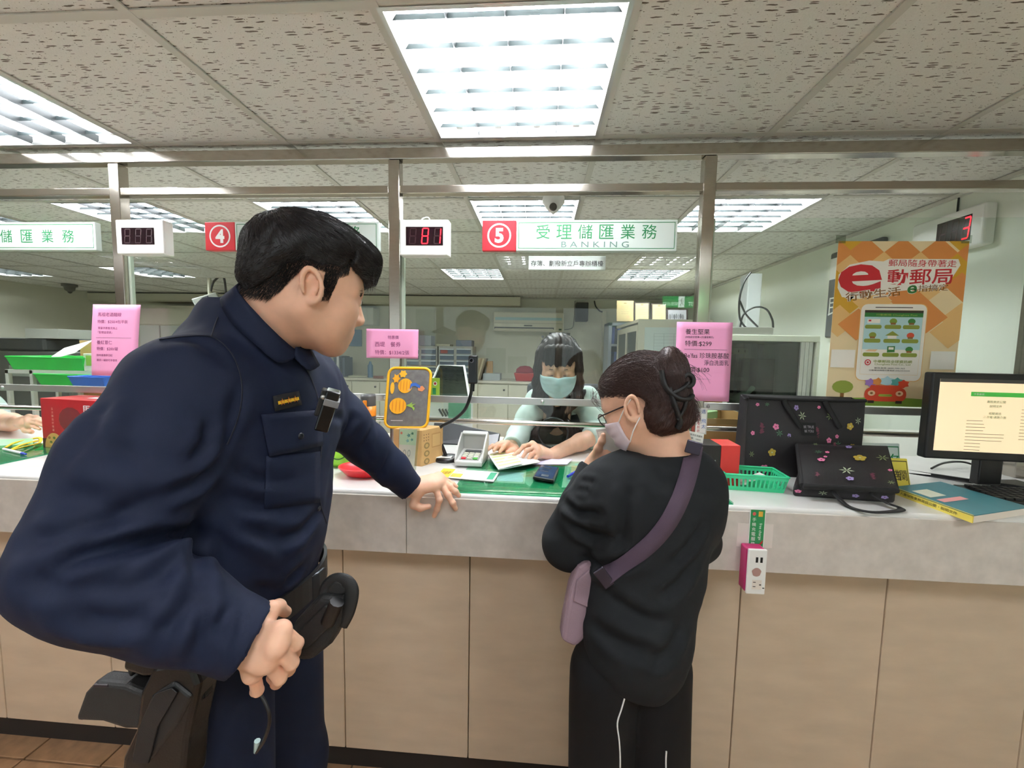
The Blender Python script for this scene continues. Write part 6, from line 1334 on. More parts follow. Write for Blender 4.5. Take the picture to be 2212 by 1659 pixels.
class Head:
    """head frame: origin between the ears; f forward, s to the person's right, u up (metres)"""
    def __init__(s, C, f, up=(0, 0, 1), scale=1.):
        s.C = np.asarray(C, float); s.f = nrm(f); s.s = nrm(np.cross(s.f, up)); s.u = np.cross(s.s, s.f); s.k = scale
    def __call__(s, f, r, u): return s.C+s.k*(s.f*f+s.s*r+s.u*u)
    def ax(s): return np.array([s.f, s.s, s.u])
    def local(s, P): return ((P-s.C)@s.ax().T)/s.k
    def build(s, F_, neck_to, neck_r=.056, jaw=1.):
        k = s.k; A = s.ax(); E = lambda c, r, kk=.02, ax=A, sub=False: F_.ell(s(*c), np.array(r)*k, ax, kk, sub)
        E((-.012, 0, .045), (.097, .076, .085)); E((.03, 0, .02), (.066, .066, .085), .03); E((.035, 0, -.040), (.054, .055, .062), .03)
        for q in (-1, 1):
            F_.cap(s(-.002, q*.056*jaw, -.042), s(.062, q*.022, -.088), .020*k, .017*k, .035)
            E((.064, q*.040, -.022), (.028, .026, .026), .025); E((.05, q*.040, -.055), (.03, .018, .028), .03)
            F_.cap(s(.086, q*.012, .026), s(.070, q*.050, .024), .012*k, .011*k, .02)
        E((.076, 0, -.094), (.018, .021, .017), .02); E((.078, 0, -.062), (.022, .028, .028), .025)
        F_.cap(s(.090, 0, .018), s(.110, 0, -.026), .0075*k, .0125*k, .014)          # nose
        for q in (-1, 1): E((.102, q*.012, -.032), (.011, .0085, .008), .01); E((.100, q*.034, .006), (.014, .019, .012), .014, sub=True); E((.083, q*.033, .004), (.014, .015, .0135), .006)
        for q in (-1, 1): E((.111, q*.0065, -.0385), (.006, .0035, .003), .003, sub=True)
        F_.cap(s(.096, -.016, -.0565), s(.096, .016, -.0565), .0055*k, None, .008); E((.100, 0, -.056), (.006, .012, .006), .006)
        F_.cap(s(.093, -.014, -.0685), s(.093, .014, -.0685), .0065*k, None, .008)
        for q in (-1, 1): F_.cap(s(.100, q*.001, -.0625), s(.084, q*.026, -.0635), .0022*k, .0016*k, .003, sub=True)
        for q in (-1, 1):                                                             # ears
            tl = nrm(A[0]*.97+A[2]*-.12+A[1]*q*.25); te = nrm(A[2]*.97+A[0]*-.22); nn = np.cross(tl, te); ax = np.array([tl, nn, np.cross(nn, tl)])
            c = s(-.008, q*.079, -.004); hp = []
            for a in np.linspace(-2.6, 2.2, 14): hp.append(c+k*(te*(.029*math.cos(a))-tl*(.0165*math.sin(a)*(1 if a > 0 else 1))+A[1]*q*(.007+.004*abs(math.sin(a)))))
            E((-.008, q*.078, -.004), (.016, .006, .028), .008, ax)
            F_.chain(hp, [.0042*k]*len(hp), .004); F_.ell(c+k*(-te*.026+A[1]*q*.004+tl*.004), np.array((.008, .005, .009))*k, ax, .006)
            F_.ell(c+k*(A[1]*q*.010+tl*.001-te*.002), np.array((.0095, .009, .014))*k, ax, .005, True)
        nb = np.asarray(neck_to, float); F_.cap(s(-.022, 0, -.035), nb, neck_r*k, neck_r*1.08*k, .03); F_.cap(s(-.05, 0, -.01), nb-s.f*.035, .04*k, .05*k, .03)
        return F_
def hand_field(F_, wrist, forearm, palm, fingers, thumb, r=.0088, wr=.026, pn=None, flat=.55, k=.008):
    """palm: four knuckle points; fingers: four lists of joint points (from knuckle on); thumb: joint list"""
    wrist = np.asarray(wrist, float); pn = nrm(pn)
    F_.cap(forearm, wrist, wr*1.12, wr, .02, flat=(pn, .78))
    rs = [r*1.02, r*1.06, r, r*.86]
    for i, K in enumerate(palm):
        w0 = wrist+(np.asarray(K)-wrist)*.12; F_.cap(w0, K, wr*.62, r*1.28, .014, flat=(pn, .8))
    for i in range(3): F_.cap(palm[i], palm[i+1], r*1.15, r*1.15, .012)
    ctr = sum(np.asarray(p) for p in palm)/4; F_.cap(wrist*.55+ctr*.45, wrist*.3+ctr*.7, .02, .022, .015, flat=(pn, .6))
    for i, J in enumerate(fingers):
        pts = [palm[i]]+list(J); m_ = len(pts); rr = [rs[i]*x for x in np.linspace(1.12, .80, m_)]; F_.chain(pts, rr, k=min(.0035, k))
        for p_ in pts[1:-1]: F_.ell(p_, [rs[i]*1.03]*3, None, min(.004, k))
    T_ = [np.asarray(p) for p in thumb]; F_.chain(T_, [r*1.7, r*1.25, r*1.1, r*.9][:len(T_)], k=.009)
    return F_
# ------------------------------------------------------------------ the police officer
def J(px, py, Y): return PY(px, py, Y)
NAVY = mat('navy_twill', '161d32', .72, var=.06, vscale=9, bump=.12, bscale=900, spec=.2); NAVYT = mat('navy_trouser', '101729', .78, spec=.2, bump=.12, bscale=900)
OSK = skin_mat('officer_skin', 'e2b397')
RS, RE, RW = J(405, 850, .61), J(165, 1228, .455), J(540, 1382, .52)
LS, LE, LW = J(668, 852, .92), J(790, 958, 1.04), J(885, 1054, 1.125)
CH = V(-.505, .755, 1.37); fwd_t = nrm(V(1, -.06, 0)); sid_t = nrm(np.cross(fwd_t, V(0, 0, 1)))
TA = np.array([fwd_t, sid_t, V(0, 0, 1)])
NB = J(560, 740, .745)          # neck base
oC = J(672, 612, .665); of = nrm(V(.72, .65, -.25)); H0 = Head(oC, of, scale=.94); H0.C = oC-H0.s*.078-H0.f*(-.008)
# ---- shirt
F1 = Field((-1.0, .28, .84), (-.12, 1.24, 1.62), .0062)
for c, r in (((-.54, .76, 1.39), (.115, .20, .16)), ((-.568, .755, 1.24), (.124, .18, .17)), ((-.59, .75, 1.08), (.126, .172, .15)), ((-.55, .765, 1.46), (.095, .19, .07))):
    F1.ell(c, r, TA, .06)
F1.ell(V(-.52, .745, 1.18), (.072, .12, .12), TA, .06)
F1.cap(V(-.55, .63, 1.40), V(-.55, .63, 1.16), .06, .07, .06)
F1.cap(RS+V(0, .04, .0), J(470, 760, .72), .075, .065, .06); F1.cap(LS, J(600, 790, .82), .07, .065, .05)
F1.cap(NB-V(0, 0, .03), NB+V(0, 0, .012), .078, .070, .03)
F1.cap(J(500, 690, .735), J(560, 735, .715), .058, .060, .03); F1.cap(J(560, 690, .80), J(610, 740, .80), .05, .05, .03)
F1.chain([RS, RS*.55+RE*.45, RE], [.086, .082, .066], .04); F1.cap(RE+V(0, .01, 0), RE*.45+RW*.55, .066, .060, .02); F1.cap(RE*.45+RW*.55, RW, .060, .051, .02)
F1.ell(RE*.8+RW*.2+V(0, 0, -.015), (.062, .055, .055), None, .04)
F1.chain([LS, LS*.5+LE*.5, LE], [.074, .064, .055], .03); F1.chain([LE, LE*.45+LW*.55, LW], [.055, .047, .041], .02)
d1 = nrm(RW-RE*.45-RW*.45+V(0, 0, 0)); d1 = nrm(J(590, 1400, .53)-J(470, 1360, .50)); F1.cut(J(532, 1379, .52)+d1*.004, d1, .10)
d2 = nrm(J(930, 1080, 1.14)-J(860, 1020, 1.10)); F1.cut(J(896, 1053, 1.125), d2, .085)
F1.cut(V(-.59, .75, 1.0), V(0, 0, -1), .34); F1.cap(RW, RW+d1*.05, .036, .036, .004, sub=True)
v, f = F1.mesh(); v = relax(v, f, 2); n = vnormals(v, f)
JJ = lambda l, Y: [hitless(p, Y) for p in l]
def hitless(p, Y): return PY(p[0], p[1], Y)
def sl(key_bvh, pts, w, d):
    out = []
    for x, y in pts:
        r = key_bvh.ray_cast(Vector(CAM0), Vector(nrm(ray(x, y))))
        if r[0] is not None: out.append(np.array(r[0]))
    return (out, w, d) if len(out) > 1 else None
bv = BVHTree.FromPolygons(v.tolist(), f.tolist())
cl = [sl(bv, a[0], a[1]*.95, a[2]*1.12) for a in (
    ([(405, 1150), (330, 1165), (250, 1185), (170, 1205), (90, 1240)], .012, .016), ([(415, 1110), (428, 1170), (418, 1230), (440, 1290)], .011, .009), ([(465, 1010), (430, 1040), (395, 1050), (330, 1075)], .010, .008),
    ([(410, 1000), (445, 960), (455, 900)], .010, .010), ([(380, 1260), (300, 1300), (200, 1310), (90, 1290)], .016, .007), ([(330, 1200), (230, 1245), (130, 1265), (60, 1262)], .012, .008), ([(430, 1270), (390, 1330), (340, 1380)], .012, .010), ([(440, 1300), (430, 1360), (420, 1430)], .008, .009), ([(490, 1310), (480, 1350), (485, 1400)], .007, .006),
    ([(180, 950), (260, 980), (340, 1000)], .018, .006), ([(120, 1050), (210, 1090), (300, 1110)], .018, .006), ([(300, 860), (290, 930), (250, 1000)], .02, .005),
    ([(430, 1120), (480, 1170), (540, 1220), (600, 1250)], .012, .009), ([(460, 1060), (530, 1090), (600, 1095)], .014, .006), ([(690, 1100), (650, 1150), (600, 1180)], .012, .006), ([(700, 1180), (660, 1220), (610, 1260)], .012, .006), ([(520, 830), (500, 900), (475, 980)], .012, .005), ([(480, 780), (430, 740), (350, 740)], .012, .003),
    ([(500, 1000), (540, 1030), (600, 1040), (660, 1030)], .010, .006), ([(470, 1100), (520, 1140), (590, 1160), (660, 1150)], .011, .007), ([(450, 1180), (500, 1230), (560, 1270), (610, 1290)], .011, .008), ([(230, 860), (200, 930), (140, 1010)], .014, .006), ([(320, 1080), (240, 1130), (140, 1160), (70, 1180)], .012, .008), ([(350, 1330), (260, 1350), (160, 1340)], .012, .007), ([(400, 1200), (350, 1240), (270, 1270), (180, 1275)], .010, .007), ([(460, 1330), (455, 1380), (450, 1430)], .008, .006), ([(520, 1310), (518, 1360), (505, 1420)], .006, .004), ([(760, 900), (740, 940), (745, 990)], .010, .006), ([(800, 920), (785, 960), (800, 1010)], .009, .006), ([(840, 980), (825, 1015), (840, 1060)], .007, .005), ([(700, 870), (720, 900), (770, 905)], .01, .005)) if a]
v = creases(v, n, [c for c in cl if c]); v = v+n*(.0032*noise3(v, 30, 3)+.0018*noise3(v, 75, 5))[:, None]; v = relax(v, f, 1, .4)
HB = []
# ---- body (skin): head, neck, torso core, arms, hands
Fh = Field(H0.C-.19, H0.C+V(.17, .17, .17), .003); H0.build(Fh, NB+V(.005, 0, -.02), .054)
hv, hf = Fh.mesh(); hv = relax(hv, hf, 1, .5)
Fb = Field((-1.0, .28, -.01), (-.12, 1.24, 1.52), .014)
Fb.cap(NB-V(0, 0, .01), CH-V(.02,0,0), .05, .08, .05).ell((-.555, .755, 1.25), (.08, .13, .22), None, .05).chain([RS, RE, RW], [.05, .045, .03], .03).chain([LS, LE, LW], [.05, .042, .03], .03).cap(RS, LS, .05, .05, .04)
for q in (-1, 1): Fb.chain([V(-.595, .755+q*.09, 1.02), V(-.575, .755+q*.10, .52), V(-.59, .755+q*.11, .08)], [.075, .055, .04], .04)
cv_, cf_ = Fb.mesh()
# left hand spread over the counter edge
lw = J(893, 1052, 1.125); lk = [J(940, 1050, 1.150), J(951, 1044, 1.163), J(954, 1036, 1.178), J(948, 1028, 1.190)]
lfing = [[J(949, 1080, 1.137), J(944, 1100, 1.140), J(938, 1114, 1.146)], [J(968, 1070, 1.150), J(978, 1087, 1.146), J(984, 1099, 1.150)], [J(972, 1052, 1.165), J(984, 1062, 1.162), J(991, 1070, 1.164)], [J(967, 1040, 1.185), J(978, 1046, 1.182), J(986, 1051, 1.180)]]
lth = [J(903, 1066, 1.125), J(893, 1090, 1.115), J(908, 1097, 1.118), J(926, 1094, 1.130)]
Fl = Field(np.min([lw]+sum(lfing, [])+lth, 0)-.05, np.max([lw]+sum(lfing, [])+lth, 0)+.04, .0019)
hand_field(Fl, lw, LE*.3+LW*.7, lk, lfing, lth, .0088, .027, pn=nrm(V(.35, -.5, .8)))
lv, lf_ = Fl.mesh(); lv = relax(lv, lf_, 1, .4)
# right fist resting on the belt
rw = J(528, 1378, .518); rk = [J(607, 1362, .516), J(598, 1396, .508), J(578, 1426, .508), J(547, 1453, .515)]
rfing = [[J(641, 1390, .532), J(636, 1410, .562), J(616, 1408, .580)], [J(630, 1432, .524), J(624, 1446, .555), J(606, 1438, .575)], [J(605, 1465, .524), J(598, 1474, .552), J(586, 1463, .57)], [J(557, 1492, .530), J(552, 1492, .555), J(548, 1476, .57)]]
rth = [J(563, 1345, .53), J(585, 1318, .545), J(600, 1312, .565), J(618, 1322, .60)]
Fr = Field(np.min([rw]+sum(rfing, [])+rth, 0)-.06, np.max([rw]+sum(rfing, [])+rth, 0)+.05, .0019)
hand_field(Fr, rw, RE*.25+RW*.75, rk, rfing, rth, .0092, .029, pn=nrm(J(590, 1400, .5)-J(590, 1400, .6)), k=.0014)
rv, rf_ = Fr.mesh(); rv = relax(rv, rf_, 1, .4)
off = mesh_obj('person', [(hv, hf), (cv_, cf_), (lv, lf_), (rv, rf_)], OSK, None, loc=(-.49, .755, 0), label='man in dark navy uniform leaning one hand on the counter', cat='person')
BVHS['off_head'] = BVHTree.FromPolygons(hv.tolist(), hf.tolist())
sh = mesh_obj('uniform_shirt', [(v, f)], NAVY, off); BVHS['shirt'] = BVHS['uniform_shirt']
# ---- trousers
F2 = Field((-.9, .42, -.005), (-.15, 1.08, 1.14), .009)
F2.ell((-.60, .755, 1.0), (.12, .165, .10), TA, .05)
for q, ln in ((-1, 0), (1, 0)):
    F2.chain([V(-.595, .755+q*.085, .98), V(-.575, .755+q*.095, .55), V(-.59, .755+q*.105, .06)], [.105, .085, .07], .03)
F2.cut(V(-.6, .755, 1.05), V(0, 0, 1), .4); F2.cut(V(-.6, .755, .03), V(0, 0, -1), .4)
tv, tf = F2.mesh(); tv = relax(tv, tf, 2); tn = vnormals(tv, tf); tv = tv+tn*(.004*noise3(tv*V(1, 1, .4), 26, 9))[:, None]
tr = mesh_obj('trousers', [(tv, tf)], NAVYT, off)
for q in (-1, 1):
    F3 = Field((-.72, .755+q*.11-.08, -.005), (-.30, .755+q*.11+.08, .16), .006); F3.cap(V(-.60, .755+q*.11, .045), V(-.49, .755+q*.115, .035), .045, .04, .02, flat=(V(0, 0, 1), .9)); F3.cap(V(-.60, .755+q*.11, .05), V(-.595, .755+q*.11, .12), .045, .042, .02); F3.cut(V(-.55, .755+q*.11, .0), V(0, 0, -1), .3)
    mesh_obj('boot', [F3.mesh()], mat('boot_black', '101011', .35), off)
# ---- collar
def strip(name, m, parent, top, bot, n=14, solid=.0035):
    tp, bt = smooth_path(top, 6), smooth_path(bot, 6); A = [tp[int(round(i*(len(tp)-1)/(n-1)))] for i in range(n)]; B = [bt[int(round(i*(len(bt)-1)/(n-1)))] for i in range(n)]
    return MB().grid(lambda u, v_: A[int(round(u*(n-1)))]*v_+B[int(round(u*(n-1)))]*(1-v_), n, 5).build(name, m, parent, world=True, solid=solid)
BVHS['shirt'] = BVHS['uniform_shirt']
def oncol(pts, keys, lift):
    P = []
    for x, y, Y in pts:
        h_, n_ = hit(keys, x, y, lift); P.append(PY(x, y, Y) if h_ is None else h_)
    return P
ctop = [J(548, 598, .80)]+oncol([(527, 620, .70), (538, 646, .68), (572, 684, .675), (610, 724, .68), (640, 752, .70)], ['off_head', 'shirt'], .010)
cbot = [J(505, 640, .83)]+oncol([(484, 656, .70), (505, 698, .66), (545, 748, .645), (592, 788, .65), (622, 778, .67)], 'shirt', .011)
strip('collar', NAVY, sh, ctop, cbot, 22)
strip('collar', NAVY, sh, [J(640, 750, .705), J(655, 748, .74), J(665, 744, .77)], [J(634, 772, .705), J(668, 800, .715), J(690, 790, .75)], 8)
# ---- shirt furniture
SK = 'shirt'
patch(SK, [(578, 985), (692, 962), (690, 885), (560, 895)], 9, 7, .0045, 'pocket_flap', NAVY, sh, .003)
patch(SK, [(570, 1100), (690, 1085), (690, 975), (574, 985)], 9, 8, .0015, 'pocket', NAVY, sh, .0015)
p_, n_ = hit(SK, 644, 941, .008); MB().lathe([(.006, 0), (.0055, .002), (.003, .0022), (0, .0015)], p_-n_*.002, 14, n_).build('button', mat('navy_button', '10141f', .3), sh, world=True)
rp, G = patch(SK, [(590, 888), (647, 874), (640, 845), (585, 856)], 7, 5, .005, 'rank_patch', mat('patch_black', '0c0c10', .8), sh, .002)
GOLD = mat('gold_thread', 'e9bf2e', .5); RST = mat('rust_thread', 'c26a1e', .6)
qg = [G[0, 0], G[0, -1], G[-1, -1], G[-1, 0]]; qrect(qg, .1, .40, .9, .62, GOLD, rp, 'gold_bar', .003)
for k in range(3):
    c_ = (.25+.25*k, .52); qface(qg, [(c_[0]+(.11 if i % 2 == 0 else .045)*math.sin(i*math.pi/5), c_[1]+(.26 if i % 2 == 0 else .105)*math.cos(i*math.pi/5)) for i in range(9, -1, -1)], RST, rp, 'star', .0040)
    qface(qg, [(c_[0]+(.06 if i % 2 == 0 else .025)*math.sin(i*math.pi/5), c_[1]+(.15 if i % 2 == 0 else .06)*math.cos(i*math.pi/5)) for i in range(9, -1, -1)], GOLD, rp, 'star', .0045)
# shoulder yoke seam and placket edge as raised welts
def welt(pts, r, name, m, key=SK, lift=.001):
    P = [hit(key, x, y, lift)[0] for x, y in pts]; P = [p for p in P if p is not None]
    if len(P) > 1: return MB().tube(smooth_path(P, 5), r, 6, flat=.5).build(name, m, sh, world=True)
SEAM = mat('navy_seam', '0d1322', .8)
welt([(345, 735), (400, 728), (455, 728), (490, 752), (512, 790), (522, 840), (515, 900), (490, 960)], .0016, 'yoke_seam', SEAM); welt([(490, 650), (470, 690), (456, 728)], .0014, 'yoke_seam', SEAM)
welt([(650, 775), (672, 820), (690, 880), (693, 960), (690, 1010), (690, 1080), (705, 1130), (700, 1200), (690, 1270)], .0022, 'placket_edge', SEAM)
for x, y in ((688, 1098),):
    p_, n_ = hit(SK, x, y, .001)
    if p_ is not None: MB().lathe([(.0055, 0), (.005, .002), (0, .0015)], p_, 12, n_).build('button', mat('navy_button'), sh, world=True)
# left shoulder epaulette trim
ep = [J(668, 752, .83), J(680, 765, .85), J(690, 778, .87)]; MB().tube(ep, .004, 6, flat=.4).build('epaulette_trim', GOLD, sh, world=True)
MB().obox(J(672, 772, .86), V(.012, .0, -.004), V(0, .04, .004), V(0, 0, .004)).build('epaulette', NAVY, sh, world=True, bevel=.003)
# cuffs: button
# body camera clipped on the chest
bc0, bn = hit(SK, 702, 880, 0)
if bc0 is None: bc0 = J(690, 880, .72)
A0, A1 = J(694, 928, .655), J(722, 843, .655); axu = nrm(A1-A0); L_ = np.linalg.norm(A1-A0); axr = nrm(np.cross(ray(700, 880), axu)); axn = np.cross(axr, axu)
bcm = thing('body_camera', 'black body camera clipped to the navy shirt front', 'camera', A0)
cc = (A0+A1)/2
MB().obox(cc, axr*.011, axu*L_*.5, axn*.013).build('camera_case', mat('gloss_black'), bcm, world=True, bevel=.003); MB().obox(cc+axu*L_*.22+axr*.002, axr*.0118, axu*.006, axn*.0135).build('clip_band', mat('dull_steel', '8a8c90', .4, .8), bcm, world=True, bevel=.001)
MB().obox(cc-axr*.013+axu*L_*.15, axr*.005, axu*L_*.33, axn*.008).build('side_clip', BLACK, bcm, world=True, bevel=.002); MB().lathe([(.004, 0), (.003, .002), (0, .002)], cc-axr*.013+axu*L_*.3+axn*.008, 12, axn).build('rivet', ALU, bcm, world=True)
# ---- belt and gear
BLT = mat('black_duty_belt', '0f0f11', .5, bump=.2, bscale=700); LEA = mat('black_leather', '0e0e0f', .28, bump=.1, bscale=300)
rng_ = np.linspace(0, 2*math.pi, 64)
bp = [V(-.595, .755, 1.035)+fwd_t*(.140*math.cos(a))+sid_t*(.180*math.sin(a))+V(0, 0, .012*math.cos(a)) for a in rng_]
bl_ = MB(); n64 = 63
vs_ = []
for i in range(63):
    a = bp[i]; na = nrm((a-V(-.595, .755, a[2]))*V(1, 1, 0)); hz = V(0, 0, .025); vs_ += [a-hz, a+hz, a+hz+na*.007, a-hz+na*.007]
fs_ = [(4*i+j, 4*((i+1) % 63)+j, 4*((i+1) % 63)+(j+1) % 4, 4*i+(j+1) % 4) for i in range(63) for j in range(4)]
belt = bl_.add(vs_, fs_).build('duty_belt', BLT, off, world=True)
# torch pouch at the front
def slab_at(poly, Y, depth, name, m, parent, bevel=.004):
    cx_ = sum(p[0] for p in poly)/len(poly); cy_ = sum(p[1] for p in poly)/len(poly); o_ = PY(cx_, cy_, Y); d_ = np.dot(o_-CAM0, _fw)
    pl = [((x-cx_)/F*d_, -(y-cy_)/F*d_) for x, y in poly]; ar = sum(pl[i][0]*pl[(i+1) % len(pl)][1]-pl[(i+1) % len(pl)][0]*pl[i][1] for i in range(len(pl)))
    if ar < 0: pl = pl[::-1]
    return MB().prism(pl, o_, RR, UU, depth).build(name, m, parent, world=True, bevel=bevel, seg=3)
PCH = mat('matt_nylon', '101112', .6, bump=.2, bscale=800)
pch = slab_at([(628, 1352), (690, 1286), (742, 1292), (735, 1352), (712, 1397), (672, 1430), (640, 1432), (626, 1390)], .585, .045, 'torch_pouch', PCH, off, .010)
slab_at([(640, 1368), (700, 1308), (728, 1312), (722, 1345), (664, 1402), (640, 1405)], .580, .01, 'pouch_flap', PCH, pch, .004)
MB().tube(smooth_path([J(736, 1350, .60), J(752, 1318, .60), J(760, 1276, .602), J(748, 1256, .604), J(724, 1254, .606), J(706, 1272, .606), J(702, 1296, .600)], 6), .0115, 8, flat=.35, up=-_fw).build('pouch_strap', PCH, pch, world=True)
slab_at([(704, 1272), (724, 1254), (746, 1258), (756, 1276), (738, 1288), (706, 1284)], .60, .012, 'strap_tab', PCH, pch, .004)
MB().tube([J(708, 1345, .583), J(728, 1300, .583)], .011, 10).build('torch_head', BLACK, pch, world=True)
MB().obox(J(690, 1265, .66), V(.004, .006, 0), V(0, .012, 0), V(0, 0, .028)).build('belt_buckle', mat('dark_steel', '3a3c40', .35, .7), off, world=True, bevel=.003)
# radio / key case on the near hip, holster with pistol
GY0 = .53
hol = [(330, 1440), (410, 1425), (430, 1480), (405, 1600), (395, 1720), (255, 1720), (262, 1640), (290, 1580), (300, 1500)]
o0 = J(340, 1560, GY0); ru_ = nrm(RR); up_ = nrm(UU); nn_ = np.cross(ru_, up_)
to2 = lambda x, y: ((x-340)/F*GY0*1.0, -(y-1560)/F*GY0*1.0)
dsc = np.dot(o0-CAM0, _fw); to2 = lambda x, y: ((x-340)/F*dsc, -(y-1560)/F*dsc)
def slab(poly, depth, push, name, m, parent, bevel=.004): 
    pl = [to2(*p) for p in poly]; ar = sum(pl[i][0]*pl[(i+1) % len(pl)][1]-pl[(i+1) % len(pl)][0]*pl[i][1] for i in range(len(pl)))
    if ar < 0: pl = pl[::-1]
    return MB().prism(pl, o0-_fw*push, ru_, up_, depth).build(name, m, parent, world=True, bevel=bevel, seg=3)
ho = slab(hol, .05, 0, 'holster', LEA, off, .008)
slab([(330, 1500), (380, 1468), (420, 1500), (390, 1560), (330, 1640), (285, 1640), (300, 1570)], .058, .004, 'holster_guard', mat('holster_dull', '141415', .45), ho, .006)
slab([(345, 1490), (380, 1478), (392, 1488), (350, 1560), (330, 1640), (295, 1638), (310, 1560)], .004, .008, 'retention_strap', BLT, ho, .001)
slab([(262, 1400), (420, 1415), (425, 1460), (300, 1470), (255, 1455)], .055, -.006, 'belt_keeper', LEA, off, .006)
slab([(312, 1424), (370, 1432), (378, 1441), (318, 1438)], .004, .0, 'keeper_edge', mat('worn_edge', '55585c', .3), off, .0015)
slab([(258, 1392), (282, 1400), (276, 1450), (252, 1488), (245, 1470), (256, 1440)], .03, -.02, 'key_flap', BLT, off, .004)
gun = thing('pistol', 'black pistol grip sticking out of the hip holster', 'pistol', o0)
slab([(185, 1488), (195, 1484), (255, 1490), (310, 1512), (345, 1530), (330, 1570), (285, 1590), (255, 1590), (205, 1574), (160, 1572), (146, 1574), (147, 1560), (165, 1510)], .030, -.01, 'grip', mat('polymer_black', '1a1918', .55, bump=.3, bscale=500), gun, .007)
slab([(187, 1489), (218, 1490), (220, 1496), (186, 1496)], .028, -.0095, 'magazine_base', mat('mag_dark', '2a2026', .5), gun, .001)
slab([(300, 1505), (420, 1500), (425, 1530), (345, 1560)], .024, -.014, 'slide', mat('gun_steel', '1c1d1f', .25, .6), gun, .004)
# whistle cord on the thigh
MB().tube(smooth_path([J(560, 1495, .60), J(578, 1530, .595), J(582, 1560, .595), J(570, 1600, .595), J(553, 1625, .595)], 8), .003, 6).build('lanyard', BLACK, off, world=True); MB().cyl(J(556, 1600, .595), J(552, 1625, .595), .005, 8, .003).build('lanyard_tip', mat('pale_tip', '9fb4b0', .4), off, world=True)
# ---- officer hair
def shell(Hd, c, r):     # helpers for hair on an ellipsoid shell in head coordinates
    c = np.array(c); r = np.array(r)
    def proj(q, off=0.):
        d = (q-c)/r; l = np.linalg.norm(d); return c+r*d/l*(1+off)
    return proj
# hair mass
Fq = Field(H0.C-.16, H0.C+.19, .0035); A_ = H0.ax()
Fq.ell(H0(-.012, 0, .055), np.array((.102, .083, .084)), A_, .02); Fq.ell(H0(.028, 0, .088), np.array((.084, .076, .05)), A_, .03); Fq.ell(H0(.080, .0, .085), np.array((.032, .062, .028)), A_, .03)
for r_ in (-.04, -.015, .01, .035): Fq.cap(H0(.085, r_, .095), H0(.106, r_*.95, .054), .019, .009, .015)
Fq.ell(H0(-.07, 0, -.005), np.array((.038, .062, .05)), A_, .03)
Pg = np.stack(np.meshgrid(*Fq.ax, indexing='ij'), -1).astype(np.float32); Lq = (Pg-H0.C.astype(np.float32))@A_.T.astype(np.float32)
# hairline: remove face, ears and lower sides
line = np.where(Lq[..., 0] > .045, .058-(Lq[..., 0]-.045)*.25, np.where(Lq[..., 0] > -.03, .032+.1*np.maximum(0, Lq[..., 0]), .032+(Lq[..., 0]+.03)*1.25))
line = np.where((Lq[..., 0] > .055) & (np.abs(Lq[..., 1]) < .062), .052-(Lq[..., 0]-.05)*.15, line)
Fq.d = Fq.d+.010*np.clip(1-(Lq[..., 2]-line)/.045, 0, 1)*(Lq[..., 0] < .05); Fq.d = np.maximum(Fq.d, (line-Lq[..., 2])*.7); sbk = Lq[..., 0]
qv, qf = Fq.mesh(); qv = relax(qv, qf, 2); qn = vnormals(qv, qf); ql = H0.local(qv); qv = qv+qn*(.0007*np.sin(ql[:, 1]*420+3*np.sin(ql[:, 0]*60))+.0012*noise3(qv, 160, 4))[:, None]
hr = mesh_obj('hair', [(qv, qf)], HAIRB, off); BVHS['off_hair'] = BVHS['hair']
bvq = BVHS['hair']; paths = []
rg = np.random.default_rng(5); crown = np.array((-.055, .0, .13))
idx = rg.choice(len(qv), 7000)
for i in idx:
    p = ql[i]; 
    if p[2] < .03 and p[0] > -.03: continue
    L_ = rg.uniform(.02, .045) if p[2] > .07 else rg.uniform(.006, .014)
    g = p-crown; g = np.array((g[0]+.05, g[1]*.6, g[2]*.3-.02)) if p[2] > .05 else np.array((-.02+.3*p[0], .0, -.05)); g = g/np.linalg.norm(g)+rg.normal(size=3)*.16
    P = [qv[i]-qn[i]*.004]; dirw = nrm(A_.T@g)
    for k in range(5):
        nx = P[-1]+dirw*L_/5; r_ = bvq.find_nearest(Vector(nx)); nn2 = np.array(r_[1]); hp = np.array(r_[0]); lift = .0008+.0022*rg.random()*(k+1)/5
        P.append(hp+nn2*lift if k < 3 else nx*.4+.6*(hp+nn2*lift)); dirw = nrm(dirw-nn2*np.dot(dirw, nn2)*.8+V(0, 0, -.1*(k > 2)))
    paths.append(P)
for k in range(260):        # fringe hanging over the forehead
    r_ = rg.uniform(-.06, .058); p0 = H0(rg.uniform(.03, .08), r_, .125+rg.uniform(-.01, .005)); e = H0(.120+rg.uniform(-.012, .008)-abs(r_)*.35, r_+rg.normal()*.008, .042+rg.uniform(-.012, .025)); m_ = H0(.114-abs(r_)*.3, r_, .105)
    paths.append(strand_path(p0, m_, e, 7))
strands_mesh(paths, .0005, 'hair_strands', mat('hair_sheen', '241f1f', .33, spec=.6), hr)
for sg, r_ in ((-.0570, .0042), (-.0680, .0046)): MB().tube([H0(.0975-.0000*k-.00045*(k-3)**2*abs(1), (k-3)*.0075, sg+.0006*abs(k-3)) for k in range(7)], [r_*x for x in (.3, .7, .95, 1, .95, .7, .3)], 8).build('lip', mat('lip_pink', 'c48a7c', .45), off, world=True)
